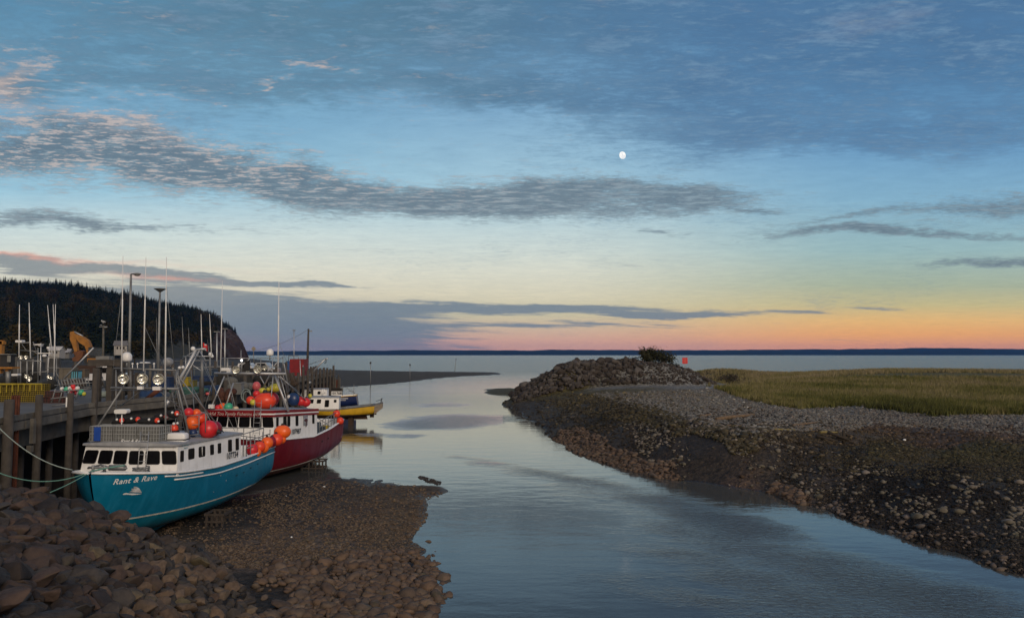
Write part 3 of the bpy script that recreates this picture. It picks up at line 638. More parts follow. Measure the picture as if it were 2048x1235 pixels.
def scatter(N, poly, seed, zmin=-.06, dens=None, warp=0.0):
    """random points on the ground inside an outline given where it lies in the view"""
    g = np.random.default_rng(seed); P_ = np.array(poly); out = []
    x0, y0 = P_.min(0); x1, y1 = P_.max(0)
    px = g.uniform(x0, x1, N * 3); py = g.uniform(y0, y1, N * 3)
    for a, b in zip(px, py):
        if not inpoly(a, b, poly): continue
        if dens is not None and g.random() > dens(a, b): continue
        z = 1.0
        for _ in range(7):
            r = ray(a, b); t = (z - H) / r.z; x, y = r.x * t, r.y * t; z = float(fheight(x, y)) * .7 + z * .3
        z = float(fheight(x, y))
        if z > zmin: out.append((x, y, z))
        if len(out) >= N: break
    return np.array(out)
def nd(a, b, s=60, o=0): return float(fbm(np.array([a / s]), np.array([b / s]), 3, o)[0]) + .5
# near cobbles of the beach at the foot of the frame
BEACH = [(560, 1125), (700, 1105), (800, 1100), (870, 1120), (900, 1160), (905, 1260), (430, 1260), (470, 1180)]
p = scatter(1500, BEACH, 31, -.12, lambda a, b: min(1, max(.05, (a - 480) / 330 + (nd(a, b) - .5) * 1.4)))
g = np.random.default_rng(8); sz = g.lognormal(-1.35, .38, len(p)); sz = np.clip(sz, .1, .62)
stones('beach_cobbles', p, sz, cob, ICO2, 'tan rounded cobbles covering the beach beside the channel', 'cobbles', .62, .15, .2, 4)
BAR = [(300, 1080), (330, 1050), (430, 1000), (520, 965), (600, 958), (650, 962), (800, 965), (885, 984), (850, 1040), (820, 1080), (855, 1100), (800, 1120), (560, 1140), (430, 1130)]
p = scatter(11000, BAR, 32, -.03, lambda a, b: min(1, .25 + .75 * nd(a, b, 50, 4) * 1.3) * (.35 if a < 520 and b < 1090 else 1)); g = np.random.default_rng(9)
stones('bar_gravel', p, np.clip(g.lognormal(-2.55, .45, len(p)), .04, .25), rockmat('bar_stone', [(.10, .07, .045), (.14, .10, .065), (.07, .05, .035), (.16, .125, .09)], True, .2), ICO1, 'brown gravel and small stones of the mud bar', 'gravel', .5, .05, .2, 5)
# right bank
p = scatter(7000, [(1120, 860), (1170, 855), (1260, 905), (1350, 925), (1480, 950), (1600, 975), (1660, 1030), (1560, 1020), (1400, 996), (1300, 980), (1150, 930), (1095, 890)], 33, -.06)
g = np.random.default_rng(10); stones('waterline_cobbles', p, np.clip(g.lognormal(-1.35, .4, len(p)), .1, .65), cob, ICO1, 'brown cobbles along the waterline of the right bank', 'cobbles', .65, .12, .2, 6)
p = scatter(3800, [(1640, 985), (1760, 1010), (1900, 1050), (2100, 1110), (2100, 1175), (1960, 1130), (1875, 1098), (1748, 1056), (1653, 1018), (1560, 985)], 34, -.06, lambda a, b: 1 if b > (1000 + (a - 1640) * .40) and nd(a, b, 30, 3) > .42 else .06)
stones('lower_bank_stones', p, np.clip(np.random.default_rng(12).lognormal(-1.7, .45, len(p)), .06, .45), rockmat('lower_stone', [(.10, .08, .065), (.14, .11, .09), (.07, .06, .05), (.17, .14, .12)], True, .2), ICO1, 'brown stones scattered along the lower right bank', 'stones', .6, .12, .2, 7)
p = scatter(1500, [(1240, 840), (1480, 860), (1650, 900), (1800, 940), (2048, 960), (2060, 1080), (1800, 1030), (1560, 960), (1300, 910)], 35, 0, lambda a, b: 1 if nd(a, b, 50, 8) > .5 else .25)
p = np.concatenate([p, scatter(1500, [(1240, 835), (1420, 850), (1560, 900), (1560, 945), (1400, 940), (1280, 905)], 39, 0)])
stones('bank_stones', p, np.clip(np.random.default_rng(13).lognormal(-1.75, .45, len(p)), .06, .5), rockmat('bank_stone', [(.14, .125, .1), (.10, .09, .065), (.19, .165, .14), (.08, .075, .05)], True, .2), ICO1, 'pale stones dotted over the dark weedy slope', 'stones', .65, .12, .2, 8)
p = scatter(22000, [(1180, 768), (1380, 768), (1440, 780), (1540, 808), (1600, 814), (1700, 808), (1800, 818), (1870, 828), (2100, 830), (2100, 872), (1900, 858), (1760, 850), (1680, 862), (1560, 862), (1470, 868), (1380, 850), (1280, 815), (1190, 795)], 36, 0, lambda a, b: 1 if a < 1650 else .6)
stones('shingle', p, np.clip(np.random.default_rng(14).lognormal(-1.75, .4, len(p)), .08, .5), cobgrey, ICO1, 'grey shingle covering the top of the right bank', 'shingle', .55, .08, .2, 9)
p = scatter(6500, [(1040, 775), (1190, 790), (1300, 812), (1420, 850), (1500, 868), (1560, 900), (1400, 885), (1280, 850), (1180, 830), (1060, 800)], 37, 0)
stones('weedy_stones', p, np.clip(np.random.default_rng(15).lognormal(-1.55, .45, len(p)), .1, .6), cobolive, ICO1, 'olive weed-covered stones along the crest of the bank', 'stones', .65, .1, .2, 10)
p = scatter(5000, [(1680, 890), (2100, 905), (2100, 960), (1880, 960), (1700, 945), (1600, 910)], 38, 0)
stones('upper_stones', p, np.clip(np.random.default_rng(16).lognormal(-2.3, .4, len(p)), .05, .3), cobolive, ICO1, 'small olive brown stones over the flat of the right bank', 'stones', .55, .05, .2, 11)
# stones of the bank that take the colour of the ground they lie on
zm, _, zb = newmat('bank_rubble_stone'); a_ = E.nt.nodes.new('ShaderNodeAttribute'); a_.attribute_name = 'zone'; g_ = E.nt.nodes.new('ShaderNodeNewGeometry')
setin(zb, 'Base Color', emix(1.0, emix(1.0, E(a_.outputs['Color']), eramp(E(g_.outputs['Random Per Island']), [(0, (.45, .43, .41)), (.55, (.95, .92, .88)), (.86, (1.35, 1.3, 1.2)), (.96, (2.4, 2.2, 2.0)), (1, (3.4, 3.2, 3.0))]), 'MULTIPLY'), eramp(enoise(E(g_.outputs['Position']), 5.0, 4, .6), [(.3, (.7, .7, .7)), (.7, (1.25, 1.25, 1.2))]), 'MULTIPLY'))
zb.inputs['Roughness'].default_value = .85; zb.inputs['Specular IOR Level'].default_value = .2
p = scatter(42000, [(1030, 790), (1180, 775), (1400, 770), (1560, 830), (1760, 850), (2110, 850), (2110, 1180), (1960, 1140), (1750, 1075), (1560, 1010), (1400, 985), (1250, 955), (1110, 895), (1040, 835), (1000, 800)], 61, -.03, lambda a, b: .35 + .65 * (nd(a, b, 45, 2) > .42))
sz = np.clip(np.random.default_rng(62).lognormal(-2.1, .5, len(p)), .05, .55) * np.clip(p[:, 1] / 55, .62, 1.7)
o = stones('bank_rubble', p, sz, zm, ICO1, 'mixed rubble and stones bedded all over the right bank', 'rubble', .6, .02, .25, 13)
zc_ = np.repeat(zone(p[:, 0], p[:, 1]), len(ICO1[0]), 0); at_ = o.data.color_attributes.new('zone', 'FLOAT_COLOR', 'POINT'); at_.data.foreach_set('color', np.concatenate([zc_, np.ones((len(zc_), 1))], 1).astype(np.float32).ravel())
# rock armour of the mound
g = np.random.default_rng(17); mi = []
bm_m = [boulder_mesh('mound_boulder', s + 60, moundm, 1) for s in range(6)]
for _ in range(5500):
    x = g.uniform(0, 34); y = g.uniform(122, 143); z = float(fheight(x, y)); mo = float(mound(np.array(x), np.array(y)))
    if mo < .25: continue
    s = g.lognormal(-.18, .36) * (1 if x < 22 else .55); mi.append((bm_m[int(g.integers(6))], (x, y, z + s * .15), (g.uniform(-.5, .5), g.uniform(-.5, .5), g.uniform(0, 6.28)), (s, s, s * 1.15)))
merge('breakwater_rocks', mi, moundm, label='heaped grey armour rocks of the breakwater mound', cat='rocks', kind='stuff')
def ground_at0(q):
    z = 1.0
    for _ in range(12):
        r = ray(*q); t = (z - H) / r.z; z = float(fheight(r.x * t, r.y * t)) * .6 + z * .4
    return Vector((r.x * t, r.y * t, float(fheight(r.x * t, r.y * t))))
# single stones standing in the water
sw = [(857, 1082, .42, 'lone dark stone standing in the shallow channel'), (866, 1110, .34, 'flat stone breaking the water below the lone dark one'), (848, 1100, .2, 'small stone in the water at the tip of the bar'), (870, 1102, .16, 'tiny stone poking out beside the flat stone')]
for px, py, s, lb in sw:
    q = G(px, py, 0); o = bpy.data.objects.new('stone', bd_brown[2]); COL.objects.link(o); o.location = (q.x, q.y, -.02); o.scale = (s * 1.2, s, s * .9); o.rotation_euler = (.2, .1, px); tag(o, lb, 'stone')
for a, b, r_, lb in (((398, 1106), (428, 1150), .11, 'dark brown log wedged among the tan boulders at the foot of the riprap'), ((576, 1052), (610, 1042), .05, 'thin grey plank lying on the gravel bar'), ((640, 966), (668, 958), .07, 'dark plank at the water edge beyond the teal boat')):
    A_ = ground_at0(a); B_ = ground_at0(b); mb = MB(); mb.smooth = True; A_.z += .15 if r_ > .1 else .03; B_.z += .25 if r_ > .1 else .03; mb.tube([A_, A_.lerp(B_, .5), B_], [r_, r_ * 1.1, r_ * .8], 8)
    tag(rebase(link('driftwood_log', mb, mat('dark_driftwood', (.06, .045, .035), .9, var=.4, scale=4)), A_), lb, 'log')
p = scatter(160, [(836, 953), (850, 958), (882, 967), (880, 971), (855, 966), (838, 960)], 40, -9); p[:, 2] = -.01
stones('weed_patch', p, np.clip(np.random.default_rng(18).lognormal(-1.9, .3, len(p)), .08, .3), rk_dark, ICO1, 'strip of dark weed and pebbles in the water off the bar', 'weed', .45, .1, .2, 12)
# ------------------------------------------------------------------ marsh grass
def grass(name, N, poly, hr, m, label, seed, zmin=.5, dens=None, blades=5, wd=.05):
    p = scatter(N, poly, seed, zmin, dens); g = np.random.default_rng(seed); n = len(p); hh = g.uniform(*hr, n)
    B = blades; a = g.uniform(0, 6.283, (n, B)); le = g.normal(0, .28, (n, B, 2)) + np.array([.12, 0]); hb = hh[:, None] * g.uniform(.6, 1.1, (n, B))
    w = (wd * np.clip(p[:, 1] / 90, .5, 3))[:, None] * g.uniform(.6, 1.3, (n, B)); bx = p[:, None, 0] + g.normal(0, .18, (n, B)); by = p[:, None, 1] + g.normal(0, .18, (n, B)); bz = np.repeat(p[:, 2:3], B, 1) - .05
    v = np.empty((n, B, 3, 3)); v[..., 0, :] = np.stack([bx - np.cos(a) * w, by - np.sin(a) * w, bz], -1); v[..., 1, :] = np.stack([bx + np.cos(a) * w, by + np.sin(a) * w, bz], -1)
    v[..., 2, :] = np.stack([bx + le[..., 0] * hb, by + le[..., 1] * hb, bz + hb], -1)
    o = np_mesh(name, v.reshape(-1, 3), np.arange(n * B * 3).reshape(-1, 3), m); tag(o, label, 'grass', kind='stuff'); return o
gmt, _, gbs = newmat('marsh_grass'); geo = E.nt.nodes.new('ShaderNodeNewGeometry'); pos = E(geo.outputs['Position']); gx, gy, gz = esep(pos)
fz = (enoise(exyz(gx * .06, gy * .045, 0), 1.0, 5, .72) - .5) * 1.5 + .45 + E(geo.outputs['Random Per Island']) * .28 + esm(gy, 85, 190) * .22 - .12
setin(gbs, 'Base Color', eramp(fz, [(.22, (.045, .045, .015)), (.36, (.085, .095, .022)), (.48, (.135, .13, .038)), (.62, (.20, .17, .075)), (.85, (.25, .205, .125))])); gbs.inputs['Roughness'].default_value = .8; gbs.inputs['Specular IOR Level'].default_value = .2
GP = [(1400, 745), (1500, 744), (1750, 745), (2120, 748), (2120, 826), (1950, 824), (1870, 826), (1800, 816), (1700, 806), (1600, 812), (1545, 806), (1480, 788), (1440, 780), (1400, 765)]
grass('marsh_grass', 34000, GP, (.45, .95), gmt, 'tall tan and olive marsh grass behind the shingle bank', 51)
xx_ = np.random.default_rng(71); yy_ = xx_.uniform(165, 250, 26000); uu_ = xx_.uniform(.22, .95, 26000); zz_ = fheight(uu_ * yy_, yy_); k_ = zz_ > .9
_sc = scatter; scatter = lambda *a, **k: np.stack([(uu_ * yy_)[k_], yy_[k_], zz_[k_]], 1)
grass('far_grass', 1, [], (.45, .9), gmt, 'pale tan marsh grass along the seaward edge of the marsh', 57); scatter = _sc
grass('grass_edge', 7000, [(1440, 778), (1480, 787), (1545, 803), (1600, 810), (1700, 803), (1800, 813), (1870, 824), (1950, 821), (2120, 824), (2120, 830), (1950, 828), (1870, 832), (1790, 822), (1700, 812), (1600, 818), (1540, 810), (1470, 792)], (.5, .9), gmt, 'green grass overhanging the edge of the marsh bank', 52, wd=.06)
grass('mound_grass', 1600, [(1330, 735), (1420, 738), (1460, 750), (1440, 772), (1400, 765), (1370, 748)], (.3, .7), leafmat('dark_grass', (.03, .028, .014), (.07, .06, .03)), 'dark scrubby grass round the red sign', 53)
# low bushes in the marsh
def bush(name, base, rad, hgt, n, m, label, cat, seed, leaf=.09, stems=14):
    r = random.Random(seed); t = empty(name, base); tag(t, label, cat); base = Vector(base); mb = MB(); tips = []
    for k in range(stems):
        a = r.random() * 6.283; q = r.random(); tip = base + Vector((math.cos(a) * rad * q, math.sin(a) * rad * q * .7, hgt * (1 - .45 * q * q) * r.uniform(.7, 1.12)))
        mid = base.lerp(tip, .5) + Vector((r.gauss(0, .1), r.gauss(0, .1), .15)) * rad * .3; mb.tube([base + Vector((math.cos(a), math.sin(a), 0)) * .1 * rad, mid, tip], .02 * hgt, 4, .004 * hgt); tips.append((mid, tip))
    link('stems', mb, mat('twig_bark', (.06, .045, .03), .9), t)
    vs = []; fs = []
    for k in range(n):
        a, b = r.choice(tips); c = a.lerp(b, r.random() ** .6 * 1.02) + Vector((r.gauss(0, 1), r.gauss(0, 1), r.gauss(0, .8))) * rad * .09 - base
        u = Vector((r.gauss(0, 1), r.gauss(0, 1), r.gauss(0, 1))).normalized(); w = u.orthogonal().normalized(); s = leaf * r.uniform(.6, 1.4); o = len(vs)
        vs += [c + u * s, c + w * s * .6, c - u * s, c - w * s * .6]; fs.append((o, o + 1, o + 2, o + 3))
    np_mesh('leaves', [tuple(v) for v in vs], fs, m, parent=t)
    return t
bl = leafmat('bush_leaves', (.018, .02, .009), (.05, .045, .02))
q = P(1303, 728, 134); bush('bush', (q.x, q.y, float(fheight(q.x, q.y)) - .3), 4.4, 3.0, 3600, bl, 'large dark leafy bush on top of the rock mound', 'bush', 3, .17, 46)
q = P(1345, 741, 134); bush('bush', (q.x, q.y, float(fheight(q.x, q.y)) - .3), 1.5, 1.5, 500, bl, 'small shrub between the big bush and the red sign', 'bush', 4, .12, 12)
q = G(1462, 766, 3.4); bush('bush', (q.x, q.y, 3.2), 3.2, 1.6, 1100, leafmat('brown_leaves', (.04, .034, .022), (.08, .065, .045)), 'low brown shrub at the left end of the marsh grass', 'bush', 5, .13, 20)
# driftwood
dw = mat('driftwood', (.15, .10, .055), .85, var=.4, scale=3); dw2 = mat('driftwood_yellow', (.19, .15, .05), .85, var=.3, scale=3)
def ground_at(px, py):
    z = 1.0
    for _ in range(12):
        r = ray(px, py); t = (z - H) / r.z; z = float(fheight(r.x * t, r.y * t)) * .6 + z * .4
    return Vector((r.x * t, r.y * t, float(fheight(r.x * t, r.y * t))))
for a, b, r_, m_, lb in (((1432, 841), (1508, 831), .16, dw, 'long reddish driftwood log lying highest on the bank crest'), ((1400, 834), (1430, 828), .09, dw, 'short brown log left of the long reddish one'), ((1448, 853), (1484, 852), .08, dw, 'thin brown log below the long reddish one'), ((1545, 861), (1590, 861), .09, dw2, 'yellowish timber lying mid slope among the logs'), ((1585, 852), (1635, 845), .08, dw, 'weathered brown pole leaning towards the crest tip'), ((1640, 866), (1674, 866), .10, dw2, 'yellow brown timber sticking out at the right end of the crest')):
    A_ = ground_at(*a); B_ = ground_at(*b); A_.z += r_ * .8; B_.z += r_ * .8; mb = MB(); mb.smooth = True
    mb.tube([A_, A_.lerp(B_, .35) + Vector((0, 0, r_ * .2)), A_.lerp(B_, .7), B_], [r_, r_ * 1.05, r_ * .85, r_ * .6], 9)
    tag(rebase(link('driftwood_log', mb, m_), A_), lb, 'log')
A_ = ground_at(1676, 884); mb = MB()
for dx, dz, ln in ((-.9, .5, 1.6), (0, .75, 1.5), (.5, .3, 1.2)): mb.tube([A_ + Vector((dx - ln / 2, .2 * dx, dz)), A_ + Vector((dx + ln / 2, -.2, dz * .4 - .1))], .13, 7, .08)
mb.tube([A_ + Vector((.4, 0, -.2)), A_ + Vector((.45, 0, .9))], .12, 7)
tag(rebase(link('old_timber_crib', mb, mat('rotten_wood', (.035, .028, .02), .95)), A_), 'dark rotting timber crib at the tip of the bank crest', 'timber')
# red sign
q = G(1370, 741, 4.0); q = Vector((q.x, q.y, float(fheight(q.x, q.y)))); d = q.y; top = P(1370, 715, d); t = empty('warning_sign', q); tag(t, 'square red warning sign on a thin post right of the mound', 'sign')
mb = MB(); mb.tube([q - Vector((0, 0, .2)), (q.x, q.y, top.z)], .05, 6); link('post', mb, mat('sign_post_wood', (.3, .24, .15), .8), t)
mb = MB(); w_ = 10.5 / F * d; mb.rrect((q.x, q.y - .06, top.z - w_ * .55), (1, 0, 0), (0, 0, 1), w_, w_ * 1.15, .04, .03); pn = link('panel', mb, mat('sign_red', (.55, .015, .02), .5, var=.1), t)
mb = MB()
for k, ww in ((.28, .5), (.08, .6), (-.12, .45), (-.3, .55)): mb.box((q.x, q.y - .1, top.z - w_ * .55 + k * w_), (w_ * ww, .01, w_ * .05))
link('lettering', mb, mat('sign_faded', (.6, .18, .12), .6), pn)
# ================================================================== boats
alu = mat('aluminium', (.45, .46, .46), .45, .6, var=.2, scale=2, bump=.05)
alud = mat('weathered_aluminium', (.24, .245, .24), .55, .5, var=.3, scale=2, bump=.05)
white = mat('white_gelcoat', (.82, .82, .80), .4, var=.06, scale=1.2, bump=.03, dirt=(.35, .33, .28), dirtamt=.35, streaks=1)
whitep = mat('white_plastic', (.75, .75, .73), .4, var=.06, scale=3, bump=.0)
dgrey = mat('deck_grey', (.30, .31, .32), .7, var=.18, scale=2.5, bump=.2, dirt=(.14, .13, .12))
glass = mat('dark_window', (.004, .004, .005), .35, var=.1, bump=0); glass.node_tree.nodes['Principled BSDF'].inputs['Specular IOR Level'].default_value = .15
frame_m = mat('window_rubber', (.03, .03, .03), .6, bump=0)
chrome = mat('lamp_reflector', (.75, .75, .70), .15, .9, var=.1, bump=0)
black = mat('black_plastic', (.012, .012, .012), .6, bump=.1)
blackcloth = mat('black_mesh_bag', (.01, .01, .011), .9, scale=12, bump=.8)
ropem = mat('pale_rope', (.30, .36, .33), .9, scale=20, bump=.4)
ropeg = mat('green_rope', (.12, .27, .22), .9, scale=20, bump=.4)
def buoymat(n, c): return mat('buoy_' + n, c, .38, var=.14, scale=3, bump=.12, dirt=(c[0] * .45, c[1] * .35 + .01, c[2] * .35 + .01), dirtamt=.5)
BM = {'red': buoymat('red', (.62, .025, .03)), 'orange': buoymat('orange', (.85, .13, .015)), 'redorange': buoymat('redorange', (.75, .06, .02)), 'maroon': buoymat('maroon', (.22, .01, .02)), 'yellow': buoymat('yellow', (.55, .5, .05)),
      'green': buoymat('green', (.05, .38, .22)), 'cream': buoymat('cream', (.6, .48, .32)), 'blue': buoymat('blue', (.015, .04, .12)), 'pink': buoymat('pink', (.65, .12, .12)), 'white': buoymat('white', (.7, .68, .65))}
def buoy(px, py, d, rpx, colr, label, axis=(0, 0, -1), sq=(1, 1, 1), group=None, name='float_buoy', cat='buoy'):
    c = P(px, py, d); r = rpx / F * d; t = empty(name, c - Vector((0, 0, r * sq[2]))); tag(t, label, cat, group)
    mb = MB(); mb.smooth = True; ax = Vector(axis).normalized(); Q = Matrix.Identity(3)
    mb.ell(c, (r * sq[0], r * sq[1], r * sq[2]), 18, 12); link('body', mb, BM[colr], t)
    mb = MB(); e = r * (abs(ax.x) * sq[0] + abs(ax.y) * sq[1] + abs(ax.z) * sq[2]) * .9
    mb.lathe(c + ax * e, ax, [(0, r * .30), (r * .12, r * .24), (r * .28, r * .17), (r * .34, r * .16), (r * .35, 0)], 12); mb.tube([c + ax * (e + r * .22) + Vector((math.cos(a) * r * .16, math.sin(a) * r * .16, 0)) for a in np.linspace(0, 5.5, 8)], r * .035, 5)
    link('eyelet', mb, black, t); return t
def textmesh(body, size, shear=0.0, bold=0.0, spacing=1.0, align='CENTER'):
    cu = bpy.data.curves.new('lettering', 'FONT'); cu.body = body; cu.size = size; cu.shear = shear; cu.offset = bold; cu.align_x = align; cu.align_y = 'CENTER'; cu.space_character = spacing; cu.resolution_u = 3
    ob = bpy.data.objects.new('tmp_lettering', cu); COL.objects.link(ob); dg = bpy.context.evaluated_depsgraph_get(); me = bpy.data.meshes.new_from_object(ob.evaluated_get(dg))
    bm = bmesh.new(); bm.from_mesh(me); bmesh.ops.triangulate(bm, faces=bm.faces); bmesh.ops.subdivide_edges(bm, edges=[e for e in bm.edges if e.calc_length() > size * .35], cuts=1); bmesh.ops.triangulate(bm, faces=bm.faces)
    vs = [v.co.copy() for v in bm.verts]; fs = [[v.index for v in f.verts] for f in bm.faces]; bm.free(); bpy.data.objects.remove(ob); bpy.data.meshes.remove(me); bpy.data.curves.remove(cu)
    return vs, fs
def put_text(name, tm, c, u, w, m, parent, bvh=None, off=.012):
    """lay lettering (u right, w up) on the surface behind it; coordinates in the parent's local frame"""
    vs, fs = tm; u = Vector(u).normalized(); w = Vector(w).normalized(); n = u.cross(w); out = []
    for v in vs:
        p = Vector(c) + u * v.x + w * v.y
        if bvh is not None:
            h = bvh.ray_cast(p + n * 2.0, -n)
            if h[0] is not None: p = h[0]
        out.append(p + n * off)
    mb = MB(); mb.M = WM[parent.name]; mb.add(out, fs); return link(name, mb, m, parent, recalc=False)
def bars(L):
    vs = []; fs = []
    for x, y, w_, h_ in L:
        n = max(3, int(w_ / (h_ * 1.1)))
        for k in range(n):
            x0 = x + w_ * k / n; o = len(vs); vs += [Vector((x0, y, 0)), Vector((x0 + w_ / n * .7, y, 0)), Vector((x0 + w_ / n * .75, y + h_, 0)), Vector((x0 + w_ / n * .1, y + h_, 0))]; fs.append([o, o + 1, o + 2, o + 3])
    return vs, fs
PROF = ([0, .07, .17, .30, .42, .55, .70, .85, 1.0], [0, .42, .74, .885, .935, .96, .98, .993, 1.0])
BOW = ([0, .10, .2, .32, .42, .55, .70, .85, 1.0], [0, .10, .22, .36, .47, .62, .78, .90, 1.0])
class Boat:
    def __init__(s, name, label, stern, bow, L, B, sheer, keel, stripe, floor=.95, group=None, p=3.8, rake=.55):
        d = Vector((bow[0] - stern[0], bow[1] - stern[1])); s.rz = math.atan2(d.y, d.x); s.t = empty(name, (stern[0], stern[1], 0), s.rz); tag(s.t, label, 'boat', group)
        s.M = WM[s.t.name]; s.L, s.B, s.sh, s.kl, s.st, s.p, s.rake, s.fl = L, B, sheer, keel, stripe, p, rake, floor
    def b(s, t): return s.B * max(.004, (1 - max(0, (t - .42) / .58) ** s.p)) ** .72 * (.93 + .07 * min(1, t / .35))
    def z(s, t): return np.interp(t, *s.sh)
    def k(s, t): return np.interp(t, *s.kl)
    def zs(s, t): return np.interp(t, [0, 1], s.st)
    def pt(s, t, z, side, inset=0.0):
        zk, zt = s.k(t), s.z(t); f = min(1, max(0, (z - zk) / (zt - zk))); w = max(0, (t - .45) / .55) ** 1.6
        g = (1 - w) * np.interp(f, *PROF) + w * np.interp(f, *BOW); x = t * s.L - (t ** 6) * s.rake * (1 - f) ** 1.3 * 1.6 - (1 - t) ** 8 * .0 - (1 - t) ** 10 * .25 * (1 - f)
        return Vector((x, side * max(0.0, s.b(t) * g - inset), z))
    def mb(s): m = MB(); m.M = s.M; return m
    def hull(s, mtop, mbot, mstripe, mrail, deckm=None, capm=None):
        deckm = deckm or dgrey; T = np.concatenate([np.linspace(0, .8, 22), np.linspace(.82, 1, 16)]); s.T = T
        lo = [0, .12, .25, .4, .55, .7, .85, 1.0]; up = [0, .15, .3, .45, .6, .75, .9, 1.0]
        top, bot, st = s.mb(), s.mb(), s.mb(); allv = []; allf = []
        for m in (top, bot, st): m.smooth = True
        for sd_ in (1, -1):
            bot.grid([[s.pt(t, s.k(t) + (s.zs(t) - s.k(t)) * q, sd_) for q in lo] for t in T])
            r = [[s.pt(t, s.zs(t) + (s.z(t) - s.zs(t)) * q, sd_) for q in up] for t in T]; top.grid(r)
            st.grid([[s.pt(t, s.zs(t) + q, sd_, -.012) for q in (-.035, .035)] for t in T])
            if sd_ == 1: s.gr = r
        for m, (a, f_) in ((bot, (s.k, s.zs)), (top, (s.zs, s.z))):
            m.smooth = False; zz = [a(0) + (f_(0) - a(0)) * q for q in lo]; m.grid([[s.pt(0, z_, sd_) for z_ in zz] for sd_ in (1, 0, -1)])
        h = link('hull', top, mtop, s.t, recalc=False); me = h.data
        vs = [v.co.copy() for v in me.vertices]; s.bvh = BVHTree.FromPolygons(vs, [list(p_.vertices) for p_ in me.polygons])
        link('bottom', bot, mbot, s.t, recalc=False); link('boot_stripe', st, mstripe, s.t, recalc=False)
        rl = s.mb(); rl.smooth = True
        for sd_ in (1, -1): rl.tube([s.pt(t, s.z(t), sd_, -.02) for t in T[:-1]] + [s.pt(.999, s.z(1), sd_)], .055, 6)
        rl.tube([s.pt(0, s.z(0), 1), s.pt(0, s.z(0), -1)], .055, 6); link('rub_rail', rl, mrail, s.t)
        # decks
        xr = s.xr / s.L; dk = s.mb(); dk.grid([[s.pt(t, s.z(t) - .05, y, .05) + Vector((0, 0, .05 * (1 - abs(y)))) for y in (1, .5, 0, -.5, -1)] for t in np.concatenate([np.linspace(xr, .8, 8), np.linspace(.83, .995, 10)])])
        link('foredeck', dk, deckm, s.t, recalc=False)
        ck = s.mb(); Tc = np.linspace(.004, xr, 12); fz = s.z(.2) - s.fl
        ck.grid([[(s.pt(t, s.z(t), 1, .14).x, y * (s.b(t) - .14), fz) for y in (1, 0, -1)] for t in Tc])
        for sd_ in (1, -1):
            ck.grid([[s.pt(t, s.z(t) + .03, sd_, -.02), s.pt(t, s.z(t) + .03, sd_, .16), Vector((s.pt(t, s.z(t), sd_).x, sd_ * (s.b(t) - .16), fz))] for t in Tc])
        ck.grid([[Vector((.03, y * (s.b(0) - .1), s.z(0) + .03)), Vector((.2, y * (s.b(0) - .1), s.z(0) + .03)), Vector((.2, y * (s.b(0) - .1), fz))] for y in (1, 0, -1)])
        link('cockpit', ck, capm or white, s.t)
        kz = min(s.kl[1]); kb = s.mb(); kb.prism([(s.L * .08, -.08, s.gz), (s.L * .80, -.08, s.gz), (s.L * .90, -.08, s.k(.88) + .3), (s.L * .5, -.08, s.k(.5) + .25), (s.L * .1, -.08, s.k(.1) + .3)], (0, .16, 0))
        kb.box((s.L * .03, 0, (s.gz + s.k(0)) / 2 + .2), (.5, .08, s.k(0) - s.gz)); link('keel', kb, mbot, s.t)
    def house(s, xf, xr, wf, wr, zb, zt, wm=None, rake=.22, tumble=.12, over=.12, roofm=None, sidew=(), nfront=6, fascia=None, fh=.2, fwin=(.62, .5), fdz=0):
        """zb, zt: (front, rear) heights of the wall foot and of the eaves"""
        wm = wm or white; s.hx = (xf, xr)
        q = {}
        for sd_ in (1, -1):
            q[sd_] = [Vector((xf, sd_ * wf, zb[0])), Vector((xr, sd_ * wr, zb[1])), Vector((xr, sd_ * (wr - tumble * .5), zt[1])), Vector((xf - rake, sd_ * (wf - tumble), zt[0]))]
        m = s.mb(); a, b_ = q[1], q[-1]
        for Q in (a, b_): m.add([Q[0] - Vector((0, 0, .10)), Q[1] - Vector((0, 0, .9)), Q[2], Q[3]], [(0, 1, 2, 3)])
        xm = .16; m.add([b_[0] - Vector((0, 0, .10)), Vector((xf + xm, 0, zb[0] - .10)), a[0] - Vector((0, 0, .10)), a[3], Vector((xf - rake + xm, 0, zt[0])), b_[3]], [(0, 1, 4, 5), (1, 2, 3, 4)])
        m.add([a[1] - Vector((0, 0, .9)), b_[1] - Vector((0, 0, .9)), b_[2], a[2]], [(0, 1, 2, 3)])
        hs = link('wheelhouse', m, wm, s.t, recalc=True); s.hs = hs; s.q = q
        # roof
        r = s.mb(); rows = []
        for x_, w_, z_ in ((xf - rake + xm + over + .1, wf - tumble + over - .1, zt[0]), (xf - rake, wf - tumble + over, zt[0]), (xr - over, wr - tumble * .5 + over * .6, zt[1])):
            rows.append([(x_ - (.16 * abs(y) if x_ > xf - rake else 0), y * w_, z_ + .06 + .10 * (1 - y * y)) for y in (-1, -.6, -.2, .2, .6, 1)])
        r.grid(rows); low = [[(p_[0], p_[1], rows[i][0][2] - .06 - .02) for p_ in rw] for i, rw in enumerate(rows)]; r.grid(low)
        e = lambda R_: [R_[0][k] for k in range(6)] + [R_[1][5], R_[2][5]] + [R_[2][k] for k in range(4, -1, -1)] + [R_[1][0]]
        eu, el = e(rows), e(low); n = len(eu); r.add(eu + el, [(k, (k + 1) % n, (k + 1) % n + n, k + n) for k in range(n)])
        link('roof', r, roofm or dgrey, s.t); s.rows = rows
